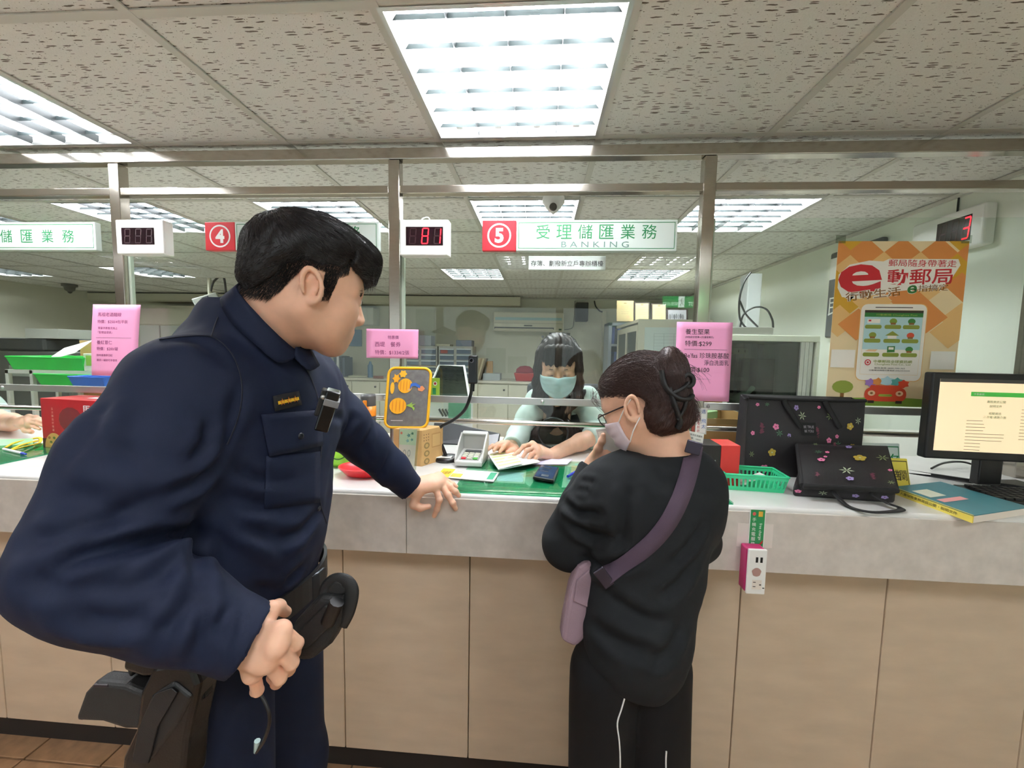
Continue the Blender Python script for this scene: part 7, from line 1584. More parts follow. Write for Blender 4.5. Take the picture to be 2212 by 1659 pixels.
# short clipped hair on the sides and nape, sideburn, eyebrow
SH = mat('clipped_hair', '1c1614', .7); paths = []
for k in range(24000):
    p = np.array((rg.uniform(-.108, .052), 0, rg.uniform(-.06, .062))); f_, u_ = p[0], p[2]
    edge = float(np.interp(f_, (-.11, -.06, -.045, -.030, -.022, .010, .014, .030, .036, .052), (-.05, -.047, -.022, .012, .028, .030, -.022, -.018, .03, .045)))
    if u_ < edge+abs(rg.normal())*.006: continue
    if ((f_+.008)/.021)**2+((u_+.004)/.034)**2 < 1: continue
    r_ = BVHS['off_head'].ray_cast(Vector(H0(f_, .2, u_)), Vector(-H0.s))
    if r_[0] is None: continue
    b_ = np.array(r_[0]); nn2 = np.array(r_[1]); paths.append([b_, b_+nn2*.0012-A_[2]*.002, b_+nn2*.0018-A_[2]*.006-A_[0]*.0015])
for k in range(60): p = H0(.084+rg.normal()*.002, .035+rg.normal()*.012, .022+rg.normal()*.0025); r_ = BVHS['off_head'].find_nearest(Vector(p)); b_ = np.array(r_[0]); paths.append([b_, b_+np.array(r_[1])*.001+H0.s*.004, b_+H0.s*.008+np.array(r_[1])*.0006])
strands_mesh(paths, .00034, 'clipped_sides', SH, hr)
# eye: dark lashes and the eyeball
for q in (1, -1):
    e_ = H0(.0885, q*.033, .004); MB().lathe([(0, -.0095), (.006, -.0075), (.0095, 0), (.006, .0075), (0, .0095)], e_, 14, H0.f).build('eye', mat('eye_white', 'd8d4cc', .2), off, world=True)
    MB().lathe([(.0045, 0), (0, .001)], e_+H0.f*.0092, 12, H0.f).build('iris', mat('iris_dark', '1a100a', .1), off, world=True)
    MB().tube([H0(.0975-.0006*k*k, q*(.021+.006*k), .0085-.0009*(k-2)**2*.6) for k in range(5)], .0011, 5).build('eyelashes', HAIRB, off, world=True)
MB().tube([H0(.0985-.002*k*k, (k-2)*.0085, -.0628) for k in range(3)], .0008, 5).build('lip_line', mat('lip_dark', '8a4f45', .5), off, world=True) if False else None
# ------------------------------------------------------------------ the customer in the black sweatshirt
CSK = skin_mat('customer_skin', 'deb094'); BLK = mat('black_sweat', '1c1e20', .85, bump=.15, bscale=700, spec=.2); BLKP = mat('black_track', '121213', .75, spec=.2, bump=.1, bscale=600)
wf = nrm(V(-.70, .50, -.46)); W0 = Head((0, 0, 0), wf, scale=.925); W0.C = PY(1368, 878, .915)+W0.s*.074-W0.f*(-.008)
NBw = J(1425, 985, .96); fw = nrm(V(-.22, 1, 0)); sw = nrm(np.cross(fw, V(0, 0, 1))); TW = np.array([fw, sw, V(0, 0, 1)])
wLS, wLE, wLW = J(1300, 1065, .985), J(1232, 1165, 1.02), J(1272, 1018, 1.13)
wRS, wRE, wRW = J(1498, 1056, .945), J(1503, 1165, 1.02), J(1390, 1030, 1.15)
F1 = Field((-.1, .66, .60), (.72, 1.28, 1.36), .0056)
cx_ = J(1425, 1130, .955)
F1.ell(J(1420, 1090, .955), (.112, .160, .15), TW, .05); F1.ell(J(1400, 1230, .95), (.105, .136, .15), TW, .05); F1.ell(J(1376, 1370, .94), (.11, .132, .17), TW, .05); F1.cap(J(1330, 1040, .985), J(1486, 1034, .95), .062, .057, .05)
F1.cap(NBw-V(0, 0, .02), NBw+V(0, 0, .005), .066, .058, .03)
F1.chain([wLS, wLS*.5+wLE*.5, wLE], [.072, .070, .066], .03); F1.chain([wLE, wLE*.5+wLW*.5, wLW], [.064, .052, .036], .02); F1.ell(wLE+V(-.0, 0, -.015), (.058, .06, .055), None, .04)
F1.chain([wRS, wRS*.5+wRE*.5, wRE], [.062, .058, .052], .03); F1.chain([wRE, wRE*.5+wRW*.5, wRW], [.056, .045, .034], .02)
dl = nrm(J(1300, 970, 1.14)-J(1262, 1030, 1.125)); F1.cut(J(1277, 1008, 1.13), dl, .07); F1.cut(NBw+V(-.004, 0, .022), nrm(V(-.1, -.15, 1)), .10); F1.cap(NBw, NBw+V(-.01, .01, .05), .05, .05, .004, sub=True)
hp0 = J(1385, 1470, .94); F1.cut(hp0, nrm(np.cross(np.cross(J(1500, 1500, .94)-J(1255, 1400, .94), _fw), J(1500, 1500, .94)-J(1255, 1400, .94))*0+V(.0, .0, -1)+V(-.36, 0, 0)), .32)
v, f = F1.mesh(); v = relax(v, f, 2); n = vnormals(v, f); bv = BVHTree.FromPolygons(v.tolist(), f.tolist())
cl = [sl(bv, *a) for a in (([(1260, 1205), (1300, 1230), (1350, 1215), (1390, 1195)], .012, .010), ([(1230, 1130), (1280, 1160), (1330, 1160)], .012, .008), ([(1215, 1080), (1250, 1110), (1300, 1110)], .010, .008), ([(1215, 1060), (1245, 1055), (1275, 1060)], .008, .003), ([(1225, 1045), (1250, 1038), (1285, 1045)], .008, .003),
    ([(1360, 1040), (1350, 1110), (1340, 1180)], .014, .006), ([(1520, 1130), (1490, 1180), (1450, 1220)], .012, .006), ([(1510, 1200), (1470, 1260), (1420, 1300)], .014, .006), ([(1300, 1270), (1370, 1330), (1460, 1350)], .016, .006), ([(1270, 1330), (1340, 1390), (1450, 1420)], .016, .006), ([(1480, 1340), (1440, 1410), (1400, 1450)], .014, .005), ([(1400, 1010), (1430, 1040), (1480, 1050)], .014, .004)) if a]
v = creases(v, n, [(c[0], c[1], c[2]*1.6) for c in cl if c]); v = v+n*(.0030*noise3(v, 32, 13)+.0012*noise3(v, 80, 15))[:, None]
Fh = Field(W0.C-.18, W0.C+V(.16, .16, .15), .0032); W0.build(Fh, NBw+V(0, 0, -.01), .050)
hv, hf = Fh.mesh(); hv = relax(hv, hf, 1)
Fb = Field((-.1, .66, -.01), (.72, 1.28, 1.30), .013)
Fb.cap(NBw, J(1418, 1130, .955), .045, .08, .05).ell(J(1388, 1290, .945), (.065, .085, .18), TW, .05).chain([wLS, wLE, wLW], [.045, .038, .026], .03).chain([wRS, wRE, wRW], [.045, .038, .026], .03)
hipc = J(1363, 1430, .95); L0 = V(hipc[0], hipc[1], .80)
for q in (-1, 1): Fb.chain([L0+sw*q*.055-V(0, 0, .02), V(L0[0]+sw[0]*q*.075+.005, L0[1]+sw[1]*q*.075, .45), V(L0[0]+sw[0]*q*.085+.005, L0[1]+.0, .07)], [.05, .042, .034], .03)
cv_, cf_ = Fb.mesh()
# left hand holding the packet, right hand behind it
lw = J(1277, 1006, 1.135); lk = [J(1303, 958, 1.150), J(1306, 966, 1.138), J(1308, 976, 1.128), J(1308, 988, 1.120)]
lfg = [[J(1310, 938, 1.155), J(1322, 932, 1.160)], [J(1314, 946, 1.140), J(1328, 942, 1.146)], [J(1318, 960, 1.128), J(1332, 956, 1.136)], [J(1318, 978, 1.120), J(1329, 974, 1.128)]]
lth = [J(1284, 988, 1.13), J(1292, 968, 1.112), J(1300, 953, 1.103), J(1303, 940, 1.101)]
Fl = Field(np.min([lw]+sum(lfg, [])+lth, 0)-.04, np.max([lw]+sum(lfg, [])+lth, 0)+.03, .0020); hand_field(Fl, lw, wLE*.3+wLW*.7, lk, lfg, lth, .0078, .022, pn=nrm(V(-.8, -.5, .1)))
lv, lf_ = Fl.mesh(); lv = relax(lv, lf_, 1, .4)
rw = J(1392, 1010, 1.16); rk = [J(1350, 958, 1.16), J(1352, 968, 1.15), J(1354, 978, 1.142), J(1357, 987, 1.135)]
rfg = [[J(1338, 950, 1.165), J(1332, 944, 1.168)], [J(1336, 962, 1.155), J(1329, 958, 1.160)], [J(1338, 973, 1.147), J(1330, 970, 1.152)], [J(1342, 984, 1.14), J(1334, 982, 1.144)]]
rth = [J(1378, 990, 1.145), J(1364, 968, 1.135), J(1352, 952, 1.135), J(1342, 945, 1.138)]
Fr = Field(np.min([rw]+sum(rfg, [])+rth, 0)-.04, np.max([rw]+sum(rfg, [])+rth, 0)+.03, .0020); hand_field(Fr, rw, wRE*.3+wRW*.7, rk, rfg, rth, .0078, .022, pn=nrm(V(.8, -.5, .1)))
rv, rf_ = Fr.mesh(); rv = relax(rv, rf_, 1, .4)
cus = mesh_obj('person', [(hv, hf), (cv_, cf_), (lv, lf_), (rv, rf_)], CSK, None, loc=(L0[0], L0[1], 0), label='woman in black sweatshirt with hair clip standing at the counter seen from behind', cat='person')
BVHS['cus_head'] = BVHTree.FromPolygons(hv.tolist(), hf.tolist())
swt = mesh_obj('sweatshirt', [(v, f)], BLK, cus)
F2 = Field((-.05, .66, -.005), (.62, 1.2, .98), .009)
F2.ell(V(L0[0], L0[1], .84), (.105, .128, .13), TW, .05)
for q in (-1, 1): F2.chain([L0+sw*q*.068-V(0, 0, .03), V(L0[0]+sw[0]*q*.075+.005, L0[1]+sw[1]*q*.075, .45), V(L0[0]+sw[0]*q*.085+.005, L0[1], .07)], [.082, .074, .066], .012)
F2.cut(V(L0[0], L0[1], .035), V(0, 0, -1), .4)
tv, tf = F2.mesh(); tv = relax(tv, tf, 2); tn = vnormals(tv, tf); tv = tv+tn*(.0045*noise3(tv*V(1, 1, .35), 30, 19))[:, None]
trs = mesh_obj('track_trousers', [(tv, tf)], BLKP, cus)
PIP = mat('white_piping', 'e8eae8', .5)
for pts in ([(1352, 1497), (1342, 1530), (1333, 1562), (1337, 1600), (1339, 1640), (1338, 1700)], [(1439, 1622), (1438, 1650), (1440, 1700)]):
    P = [hit('track_trousers', x, y, .0012)[0] for x, y in pts]; P = [p for p in P if p is not None]
    if len(P) > 1: MB().tube(smooth_path(P, 5), .0018, 6).build('piping', PIP, trs, world=True)
for q in (-1, 1):
    c_ = V(L0[0]+sw[0]*q*.09+.01, L0[1], 0); F3 = Field(c_+V(-.09, -.09, -.005), c_+V(.09, .22, .12), .006); F3.cap(c_+V(0, 0, .045), c_+V(-.02, .12, .03), .042, .035, .02); F3.cap(c_+V(0, 0, .045), c_+V(0, 0, .08), .04, .04, .02); F3.cut(c_+V(0, .05, 0), V(0, 0, -1), .25); mesh_obj('shoe', [F3.mesh()], mat('dark_shoe', '1c1c20', .5), cus)
# packet in her hands
c_ = J(1312, 955, 1.137); t = thing('clear_packet', 'clear plastic sleeve of folded papers held by the customer', 'packet', c_-V(0, 0, .05))
q = [J(1308, 1002, 1.116), J(1348, 994, 1.116), J(1332, 922, 1.118), J(1290, 928, 1.118)]; hexa(MB(), [p+nrm(ray(1312, 955))*.003 for p in q], q).build('papers', mat('grey_paper', 'cdd0d0', .6), t, world=True)
for k in range(3):
    q2 = [p-nrm(ray(1312, 955))*(.0012+.0012*k)+V(.003*k-.004, 0, -.003*k) for p in q]; q2 = [q2[0], q2[1], q2[2]+V(.002, 0, .004*(k % 2)), q2[3]]
    hexa(MB(), [p+nrm(ray(1312, 955))*.0004 for p in q2], q2).build('leaf', mat('grey_paper') if k % 2 else PAPER, t, world=True)
MB().obox(J(1315, 985, 1.121), V(.002, .004, .016), V(.004, 0, .0), V(0, .001, 0)).build('violet_edge', inks('6a4aa0'), t, world=True)
# ---- mask, glasses
MSK = mat('pale_pink_mask', 'dccdd4', .8, bump=.1, bscale=300)
def mask(Hd, m, parent, key, amax=1.25, top=-.008, bot=-.105, name='face_mask'):
    # pleated sheet draped over nose, cheeks and chin: follows the face and bridges its hollows
    nu, nv = 25, 19; R_ = np.zeros((nv, nu))
    for j in range(nv):
        for i in range(nu):
            a = (i/(nu-1)*2-1)*amax; v_ = j/(nv-1); aa = abs(a)/amax; z = bot+(top-bot)*v_; z = z+(.030*aa*aa*(1-v_) - .012*aa*aa*v_)
            d = Hd.f*math.cos(a)+Hd.s*math.sin(a); o_ = Hd(.015, 0, z); r_ = BVHS[key].ray_cast(Vector(o_+d*.3), Vector(-d)); R_[j, i] = (.3-r_[3] if r_[0] is not None else .05)/Hd.k
    R_ = np.clip(R_, .045, .12)
    for it in range(4):
        P_ = np.pad(R_, 1, mode='edge'); S_ = (P_[:-2, 1:-1]+P_[2:, 1:-1]+P_[1:-1, :-2]+P_[1:-1, 2:])/4; R_ = np.maximum(R_, S_)
    def fn(u, v_):
        j, i = int(round(v_*(nv-1))), int(round(u*(nu-1))); a = (u*2-1)*amax; aa = abs(a)/amax; z = bot+(top-bot)*v_; z = z+(.030*aa*aa*(1-v_) - .012*aa*aa*v_)
        r = R_[j, i]+.004+.0016*math.sin(v_*math.pi*7)*(1-aa**3); return Hd(.015+r*math.cos(a), r*math.sin(a), z)
    o = MB().grid(fn, nu, nv).build(name, m, parent, world=True, solid=.0012)
    return o, [fn(0, 0), fn(0, 1), fn(1, 0), fn(1, 1)]
mk, mc = mask(W0, MSK, cus, 'cus_head', amax=1.22)
for a, b in ((mc[1], W0(-.016, -.086, .020)), (mc[0], W0(-.014, -.084, -.030))): MB().tube(smooth_path([a, (a+b)/2-W0.s*.007, b], 5), .0016, 6).build('ear_loop', PAPER, mk, world=True)
gl = thing('spectacles', 'thin dark spectacles worn by the customer', 'spectacles', W0(.1, 0, 0)); GM = mat('dark_frame', '2a1c1c', .3)
for q_ in (-1, 1):
    MB().tube([W0(.112-.010*(math.cos(a)*q_*q_*0+abs(q_*.034+.024*math.cos(a))/.06), q_*.034+.024*math.cos(a), .004+.016*math.sin(a)) for a in np.linspace(0, 2*math.pi, 24)], .0013, 6, cap=False).build('rim', GM, gl, world=True)
    MB().add([W0(.112-.010*(abs(q_*.034+.023*math.cos(a))/.06), q_*.034+.023*math.cos(a), .004+.0155*math.sin(a)) for a in np.linspace(0, 2*math.pi, 20, endpoint=False)], [tuple(range(20))]).build('lens', glass_mat('lens_clear', 'eef2f0'), gl, world=True)
    MB().tube([W0(.103, q_*.058, .010), W0(.085, q_*.073, .011), W0(.03, q_*.079, .010), W0(-.004, q_*.082, .008)], .0018, 6).build('temple_arm', GM, gl, world=True)
MB().tube([W0(.112, -.011, .008), W0(.114, 0, .011), W0(.112, .011, .008)], .0012, 6).build('bridge', GM, gl, world=True)
for q_ in (1, -1): MB().lathe([(0, -.0095), (.006, -.0075), (.0095, 0), (.006, .0075), (0, .0095)], W0(.0870, q_*.033, .004), 12, W0.f).build('eye', mat('eye_white'), cus, world=True)
# ---- hair swept back into a claw clip
HBR = mat('dark_brown_hair', '38241f', .42, spec=.5); A_ = W0.ax(); B0 = W0.local(J(1452, 800, .93))
Fq = Field(W0.C-.17, W0.C+V(.22, .17, .2), .0038)
Fq.ell(W0(-.015, 0, .05), np.array((.100, .081, .083))*.925, A_, .02); Fq.ell(W0(-.055, 0, .015), np.array((.066, .073, .072))*.925, A_, .03); Fq.ell(W0(.035, 0, .072), np.array((.050, .066, .038))*.925, A_, .03)
Pg = np.stack(np.meshgrid(*Fq.ax, indexing='ij'), -1).astype(np.float32); Lq = ((Pg-W0.C.astype(np.float32))@A_.T.astype(np.float32))/W0.k
line = np.where(Lq[..., 0] > .02, .018+(Lq[..., 0]-.02)*.55, np.where(Lq[..., 0] > -.03, .020, .020+(Lq[..., 0]+.03)*1.5)); line = np.maximum(line, -.075)
Fq.d = np.maximum(Fq.d, (line-Lq[..., 2])*.7)
bun = [J(1470, 905, .90), J(1462, 860, .895), J(1455, 810, .90), J(1449, 785, .91), J(1448, 768, .915)]
Fq.chain(bun, [.026, .028, .030, .029, .020], .014); Fq.cap(J(1430, 900, .915), J(1448, 845, .91), .042, .032, .02); Fq.cap(J(1475, 880, .895), J(1500, 905, .895), .018, .006, .015)
qv, qf = Fq.mesh(); qv = relax(qv, qf, 2); qn = vnormals(qv, qf); ql = W0.local(qv)
az = np.arctan2(ql[:, 1]-B0[1], ql[:, 2]-B0[2]); qv = qv+qn*(.0013*np.sin(az*58+2*np.sin(ql[:, 0]*40))+.0010*noise3(qv, 150, 24))[:, None]
chr_ = mesh_obj('hair', [(qv, qf)], HBR, cus); bvq = BVHS['hair']; paths = []; rg = np.random.default_rng(8); tgt = W0.local(J(1455, 840, .90))
for i in rg.choice(len(qv), 6500):
    p = ql[i]; g = tgt-p; dist = np.linalg.norm(g)
    if dist < .05: g = np.array((0, 0, 1.))
    g = g/np.linalg.norm(g)+rg.normal(size=3)*.05; L_ = rg.uniform(.04, .075); P = [qv[i]]; dw = nrm(A_.T@g)
    for k in range(5):
        nx = P[-1]+dw*L_/5; r_ = bvq.find_nearest(Vector(nx)); nn2 = np.array(r_[1]); P.append(np.array(r_[0])+nn2*(.0006+.0014*rg.random())); dw = nrm(dw-nn2*np.dot(dw, nn2))
    paths.append(P)
for k in range(260):   # loose ends out of the clip
    a = J(1478+rg.normal()*6, 870+rg.normal()*14, .892); e = J(1500+rg.uniform(-8, 16), 900+rg.uniform(-25, 20), .892+rg.normal()*.01); paths.append(strand_path(a, (a+e)/2+V(.01, 0, .012), e, 6))
for k in range(10):
    a = J(1490+rg.normal()*4, 800+rg.normal()*12, .91); e = J(1515+rg.uniform(-5, 25), 815+rg.uniform(-10, 30), .91); paths.append(strand_path(a, (a+e)/2+V(.01, 0, .008), e, 6))
for k in range(24):   # wisps at the temple and forehead
    p = W0(.085+rg.normal()*.008, -.03-rg.uniform(0, .04), .07+rg.normal()*.01); e = W0(.080+rg.normal()*.008, -.058-rg.uniform(0, .018), .035+rg.uniform(-.02, .02)); paths.append(strand_path(p, (p+e)/2+W0.f*.012-W0.s*.01, e, 6))
strands_mesh(paths, .00048, 'hair_strands', mat('brown_hair_sheen', '402a24', .35, spec=.6), chr_)
hc = thing('hair_claw_clip', 'black claw clip holding the customer bun', 'hair clip', J(1465, 860, .88)); CLP = mat('matt_black', '0c0c0d', .6)
for pts, r_ in (([(1432, 800), (1440, 835), (1460, 858), (1482, 864), (1492, 856)], .0088), ([(1446, 835), (1456, 870), (1466, 905), (1462, 922)], .0088), ([(1482, 864), (1474, 885), (1462, 905)], .0065), ([(1452, 850), (1470, 838), (1482, 825)], .0065)):
    P = []
    for x, y in pts:
        h_, n_ = hit('hair', x, y, .005); P.append(h_ if h_ is not None else J(x, y, .885))
    MB().tube(smooth_path(P, 6), r_, 8, flat=.6).build('claw', CLP, hc, world=True)
MB().tube([J(1487+11*math.cos(a)*1.0, 822+13*math.sin(a), .872) for a in np.linspace(-2.6, 2.4, 20)], .0052, 8).build('finger_loop', CLP, hc, world=True)
# ---- crossbody bag
PUR = mat('plum_webbing', '4a3a4a', .8, bump=.3, bscale=900, stretch=(1, 1, 3)); MAU = mat('mauve_cloth', '8d7680', .85, bump=.2, bscale=500, var=.06, vscale=14)
xb = thing('crossbody_bag', 'mauve cloth crossbody bag with plum strap worn by the customer', 'bag', J(1265, 1390, .98))
tp = [(1500, 962), (1492, 1000), (1480, 1045), (1462, 1090), (1440, 1130), (1412, 1165), (1380, 1195), (1345, 1220), (1310, 1243), (1297, 1252)]
def edge(off_, lift):
    P = []
    for i, (x, y) in enumerate(tp):
        dx, dy = tp[min(i+1, 9)][0]-tp[max(i-1, 0)][0], tp[min(i+1, 9)][1]-tp[max(i-1, 0)][1]; L_ = math.hypot(dx, dy); X, Yp_ = x-dy/L_*off_, y+dx/L_*off_
        h_, n_ = hit('sweatshirt', X, Yp_, lift)
        if h_ is None: h_ = PY(X, Yp_, (P[-1][1] if P else .94))
        P.append(h_)
    return smooth_path(P, 5)
ea, eb = edge(-19, .003), edge(19, .003); em = edge(0, .0045); nn_ = len(ea)
MB().grid(lambda u, w_: (ea, em, eb)[int(round(w_*2))][int(round(u*(nn_-1)))], nn_, 3).build('strap', PUR, xb, world=True, solid=.002)
MB().obox(J(1498, 967, .885), V(.016, 0, -.004), V(.003, 0, .014), V(0, .002, 0)).build('strap_slider', mat('dark_buckle', '3a3440', .25, .5), xb, world=True, bevel=.002); MB().obox(J(1305, 1248, .86), V(.014, 0, -.018), V(.010, 0, .008), V(0, .003, 0)).build('buckle', mat('dark_buckle'), xb, world=True, bevel=.002)
bb = slab_at([(1268, 1214), (1290, 1218), (1308, 1240), (1314, 1268), (1296, 1325), (1262, 1385), (1244, 1402), (1212, 1386), (1218, 1340), (1232, 1270), (1250, 1226)], .925, .05, 'bag_body', MAU, xb, .014)
slab_at([(1284, 1222), (1306, 1242), (1311, 1266), (1280, 1318), (1240, 1300), (1246, 1255)], .922, .008, 'bag_flap', MAU, xb, .003)
# ------------------------------------------------------------------ tellers behind the glass
MINT = mat('mint_blouse', 'cfe3dc', .75, bump=.08, bscale=500); VEST = mat('dark_vest', '2a2f30', .8, bump=.15, bscale=600); TSK = skin_mat('teller_skin', 'e0b296')
def seated_body(xc, Yc, dx):
    Fb = Field((xc-.4, 1.5, .0), (xc+.66, 2.75, 1.35), .014)
    Fb.cap(V(xc, Yc-.12, 1.27), V(xc, Yc+.05, 1.1), .05, .08, .05).ell((xc, Yc+.1, .9), (.12, .09, .22), None, .05)
    for q in (-1, 1): Fb.chain([V(xc+q*.08, Yc+.18, .68), V(xc+q*.09, Yc+.0, .66), V(xc+q*.09, Yc+.02, .1)], [.08, .06, .045], .03)
    return Fb
hp = J(1207, 792, 1.755); T0 = Head(hp, nrm(V(-.03, -.93, -.36)), scale=1.03); T0.C = hp+V(0, .045, .0)
xc = T0.C[0]+.005
tRS, tRE, tRW = J(1163, 868, 1.97), J(1118, 942, 1.86), J(1100, 972, 1.66)
tLS, tLE, tLW = J(1265, 862, 1.97), J(1293, 938, 1.84), J(1190, 985, 1.62)
F1 = Field((xc-.42, 1.5, .62), (xc+.45, 2.4, 1.42), .0075)
F1.ell(V(xc, 2.06, 1.13), (.165, .10, .16), None, .05).ell(V(xc, 2.12, .90), (.155, .11, .2), None, .05).cap(tRS, tLS, .06, .06, .05).cap(J(1214, 850, 1.92), J(1214, 838, 1.88), .06, .055, .03)
F1.chain([tRS, tRS*.5+tRE*.5, tRE], [.058, .054, .050], .03); F1.chain([tRE, tRE*.35+tRW*.65], [.050, .042], .02)
F1.chain([tLS, tLS*.5+tLE*.5, tLE], [.058, .055, .050], .03); F1.cap(tLE, tLE*.8+tLW*.2, .056, .050, .02)
dr = nrm(tRW-tRE); F1.cut(tRE*.35+tRW*.65+dr*.02, dr, .09); dl_ = nrm(tLW-tLE); F1.cut(tLE*.8+tLW*.2+dl_*.005, dl_, .09)
v, f = F1.mesh(); v = relax(v, f, 2); n = vnormals(v, f); v = v+n*(.004*noise3(v, 40, 43)+.0015*noise3(v, 90, 45))[:, None]
Fh = Field(T0.C-.17, T0.C+.17, .0034); T0.build(Fh, J(1214, 850, 1.93), .046); hv, hf = Fh.mesh(); hv = relax(hv, hf, 1)
Fb = seated_body(xc, 2.02, 0); Fb.cap(T0(-.025, 0, -.06), V(xc, 1.92, 1.22), .038, .06, .03); Fb.chain([tRS, tRE, tRW], [.045, .038, .026], .02).chain([tLS, tLE, tLW], [.045, .038, .026], .02).cap(tRS, tLS, .045, .045, .03); cv_, cf_ = Fb.mesh()
Hd = []
rw = J(1110, 972, 1.65); rk = [J(1090, 956, 1.60), J(1082, 962, 1.595), J(1077, 968, 1.592), J(1075, 975, 1.60)]
rk = [J(1096, 957, 1.60), J(1086, 958, 1.595), J(1077, 962, 1.592), J(1069, 967, 1.592)]
rfg = [[J(1087, 966, 1.565), J(1080, 976, 1.548)], [J(1074, 964, 1.56), J(1067, 973, 1.545)], [J(1064, 963, 1.565), J(1056, 970, 1.55)], [J(1059, 966, 1.57), J(1052, 970, 1.56)]]
rth = [J(1112, 972, 1.62), J(1106, 975, 1.595), J(1096, 977, 1.572)]
Fr = Field(np.min([rw]+sum(rfg, [])+rth, 0)-.045, np.max([rw]+sum(rfg, [])+rth, 0)+.04, .0024); hand_field(Fr, rw, tRE*.3+tRW*.7, rk, rfg, rth, .0082, .024, pn=V(0, -.5, .87)); Hd.append(Fr.mesh())
lw = J(1188, 984, 1.62); lk = [J(1150, 958, 1.585), J(1157, 965, 1.57), J(1161, 974, 1.56), J(1164, 983, 1.555)]
lfg = [[J(1131, 964, 1.555), J(1120, 976, 1.542), J(1110, 983, 1.535)], [J(1138, 974, 1.543), J(1130, 986, 1.535)], [J(1148, 982, 1.54), J(1142, 992, 1.535)], [J(1158, 989, 1.54), J(1154, 996, 1.535)]]
lth = [J(1168, 976, 1.60), J(1148, 972, 1.60), J(1136, 972, 1.59)]
Fl = Field(np.min([lw]+sum(lfg, [])+lth, 0)-.045, np.max([lw]+sum(lfg, [])+lth, 0)+.04, .0024); hand_field(Fl, lw, lw*.6+tLE*.4, lk, lfg, lth, .0082, .024, pn=V(0, -.5, .87)); Hd.append(Fl.mesh())
Fa = Field(np.minimum(tLE, lw)-.07, np.maximum(tLE, lw)+.07, .004); Fa.chain([tLE, tLE*.6+lw*.4, lw], [.040, .036, .025], .02); Hd.append(Fa.mesh())
tel = mesh_obj('person', [(hv, hf), (cv_, cf_)]+[(relax(a, b, 1, .4), b) for a, b in Hd], TSK, None, loc=(xc, 2.1, 0), label='teller in mint blouse and face mask seated behind the glass under sign five', cat='person')
BVHS['tel_head'] = BVHTree.FromPolygons(hv.tolist(), hf.tolist())
bl = mesh_obj('blouse', [(v, f)], MINT, tel)
Fv = Field((xc-.3, 1.75, .62), (xc+.3, 2.4, 1.36), .0075)
Fv.ell(V(xc, 2.06, 1.13), (.172, .112, .168), None, .05).ell(V(xc, 2.12, .90), (.165, .12, .2), None, .05).cap(J(1185, 856, 1.96), J(1245, 853, 1.96), .062, .062, .05)
for q in (-1, 1): Fv.cap(V(xc+q*.20, 2.0, 1.12), V(xc+q*.17, 1.98, 1.4), .045, .05, .03, sub=True)
Fv.cap(J(1214, 905, 1.9), J(1214, 820, 1.85), .012, .06, .02, sub=True); Fv.cut(V(xc, 2.1, .66), V(0, 0, -1), .4)
a, b = Fv.mesh(); mesh_obj('vest', [(relax(a, b, 2), b)], VEST, tel)
for q in (-1, 1): MB().add([J(1214, 905, 1.90), J(1214+q*24, 868, 1.88), J(1214+q*16, 850, 1.86), J(1214+q*6, 868, 1.87)], [(0, 1, 2, 3)]).build('blouse_collar', MINT, tel, world=True, solid=.003)
TM = mat('blue_mask', 'c6e6ec', .8, bump=.1, bscale=300); mk, mc = mask(T0, TM, tel, 'tel_head', amax=1.15, top=-.004)
for a, b in ((mc[1], T0(-.012, -.084, .016)), (mc[3], T0(-.012, .084, .016)), (mc[0], T0(-.012, -.082, -.028)), (mc[2], T0(-.012, .082, -.028))): MB().tube(smooth_path([a, (a+b)/2, b], 4), .0014, 5).build('ear_loop', PAPER, mk, world=True)
for q in (-1, 1):
    MB().tube([T0(.0995-.0013*k*k, q*(.020+.0062*k), -.001+.0009*(k-2)**2*.5) for k in range(5)], .0012, 5).build('eyelid_line', HAIRB, tel, world=True); MB().tube([T0(.099-.0014*k*k, q*(.016+.009*k), .026+.0012*k-.0006*k*k) for k in range(5)], .0016, 5).build('eyebrow', HAIRB, tel, world=True)
# hair: long, parted, fringe
HT = mat('teller_hair', '2a1d19', .5, spec=.4); A_ = T0.ax(); Fq = Field(T0.C-V(.17, .17, .34), T0.C+V(.17, .2, .18), .0042)
Fq.ell(T0(-.012, 0, .048), np.array((.108, .090, .092))*1.03, A_, .02); Pg = np.stack(np.meshgrid(*Fq.ax, indexing='ij'), -1).astype(np.float32); Lq = ((Pg-T0.C.astype(np.float32))@A_.T.astype(np.float32))/T0.k
line = np.where(Lq[..., 0] > .05, .034+.18*np.abs(Lq[..., 1]), -.12); Fq.d = np.maximum(Fq.d, (line-Lq[..., 2])*.7)
for q in (-1, 1):
    Fq.chain([T0(.015, q*.072, .07), T0(.03, q*.080, .0), V(*T0(.02, q*.084, -.07)), T0(.0, q*.082, -.13)+V(0, .0, -.02), V(xc+q*.085, T0.C[1]+.06, 1.15), V(xc+q*.075, T0.C[1]+.07, 1.02)], [.022, .022, .024, .028, .030, .015], .02)
Fq.cap(T0(-.07, 0, .02), V(xc, 1.98, 1.2), .075, .07, .03, flat=(A_[1], 1.0))
for r_ in (-.045, -.02, .005, .03, .05): Fq.cap(T0(.07, r_*.9, .105), T0(.102-abs(r_)*.4, r_, .045), .016, .006, .012)
qv, qf = Fq.mesh(); qv = relax(qv, qf, 2); qn = vnormals(qv, qf); ql = T0.local(qv); qv = qv+qn*(.0014*np.sin(ql[:, 1]*330+2*np.sin(ql[:, 0]*50))+.001*noise3(qv, 120, 54))[:, None]
thr = mesh_obj('hair', [(qv, qf)], HT, tel); bvq = BVHS['hair']; paths = []; rg = np.random.default_rng(12)
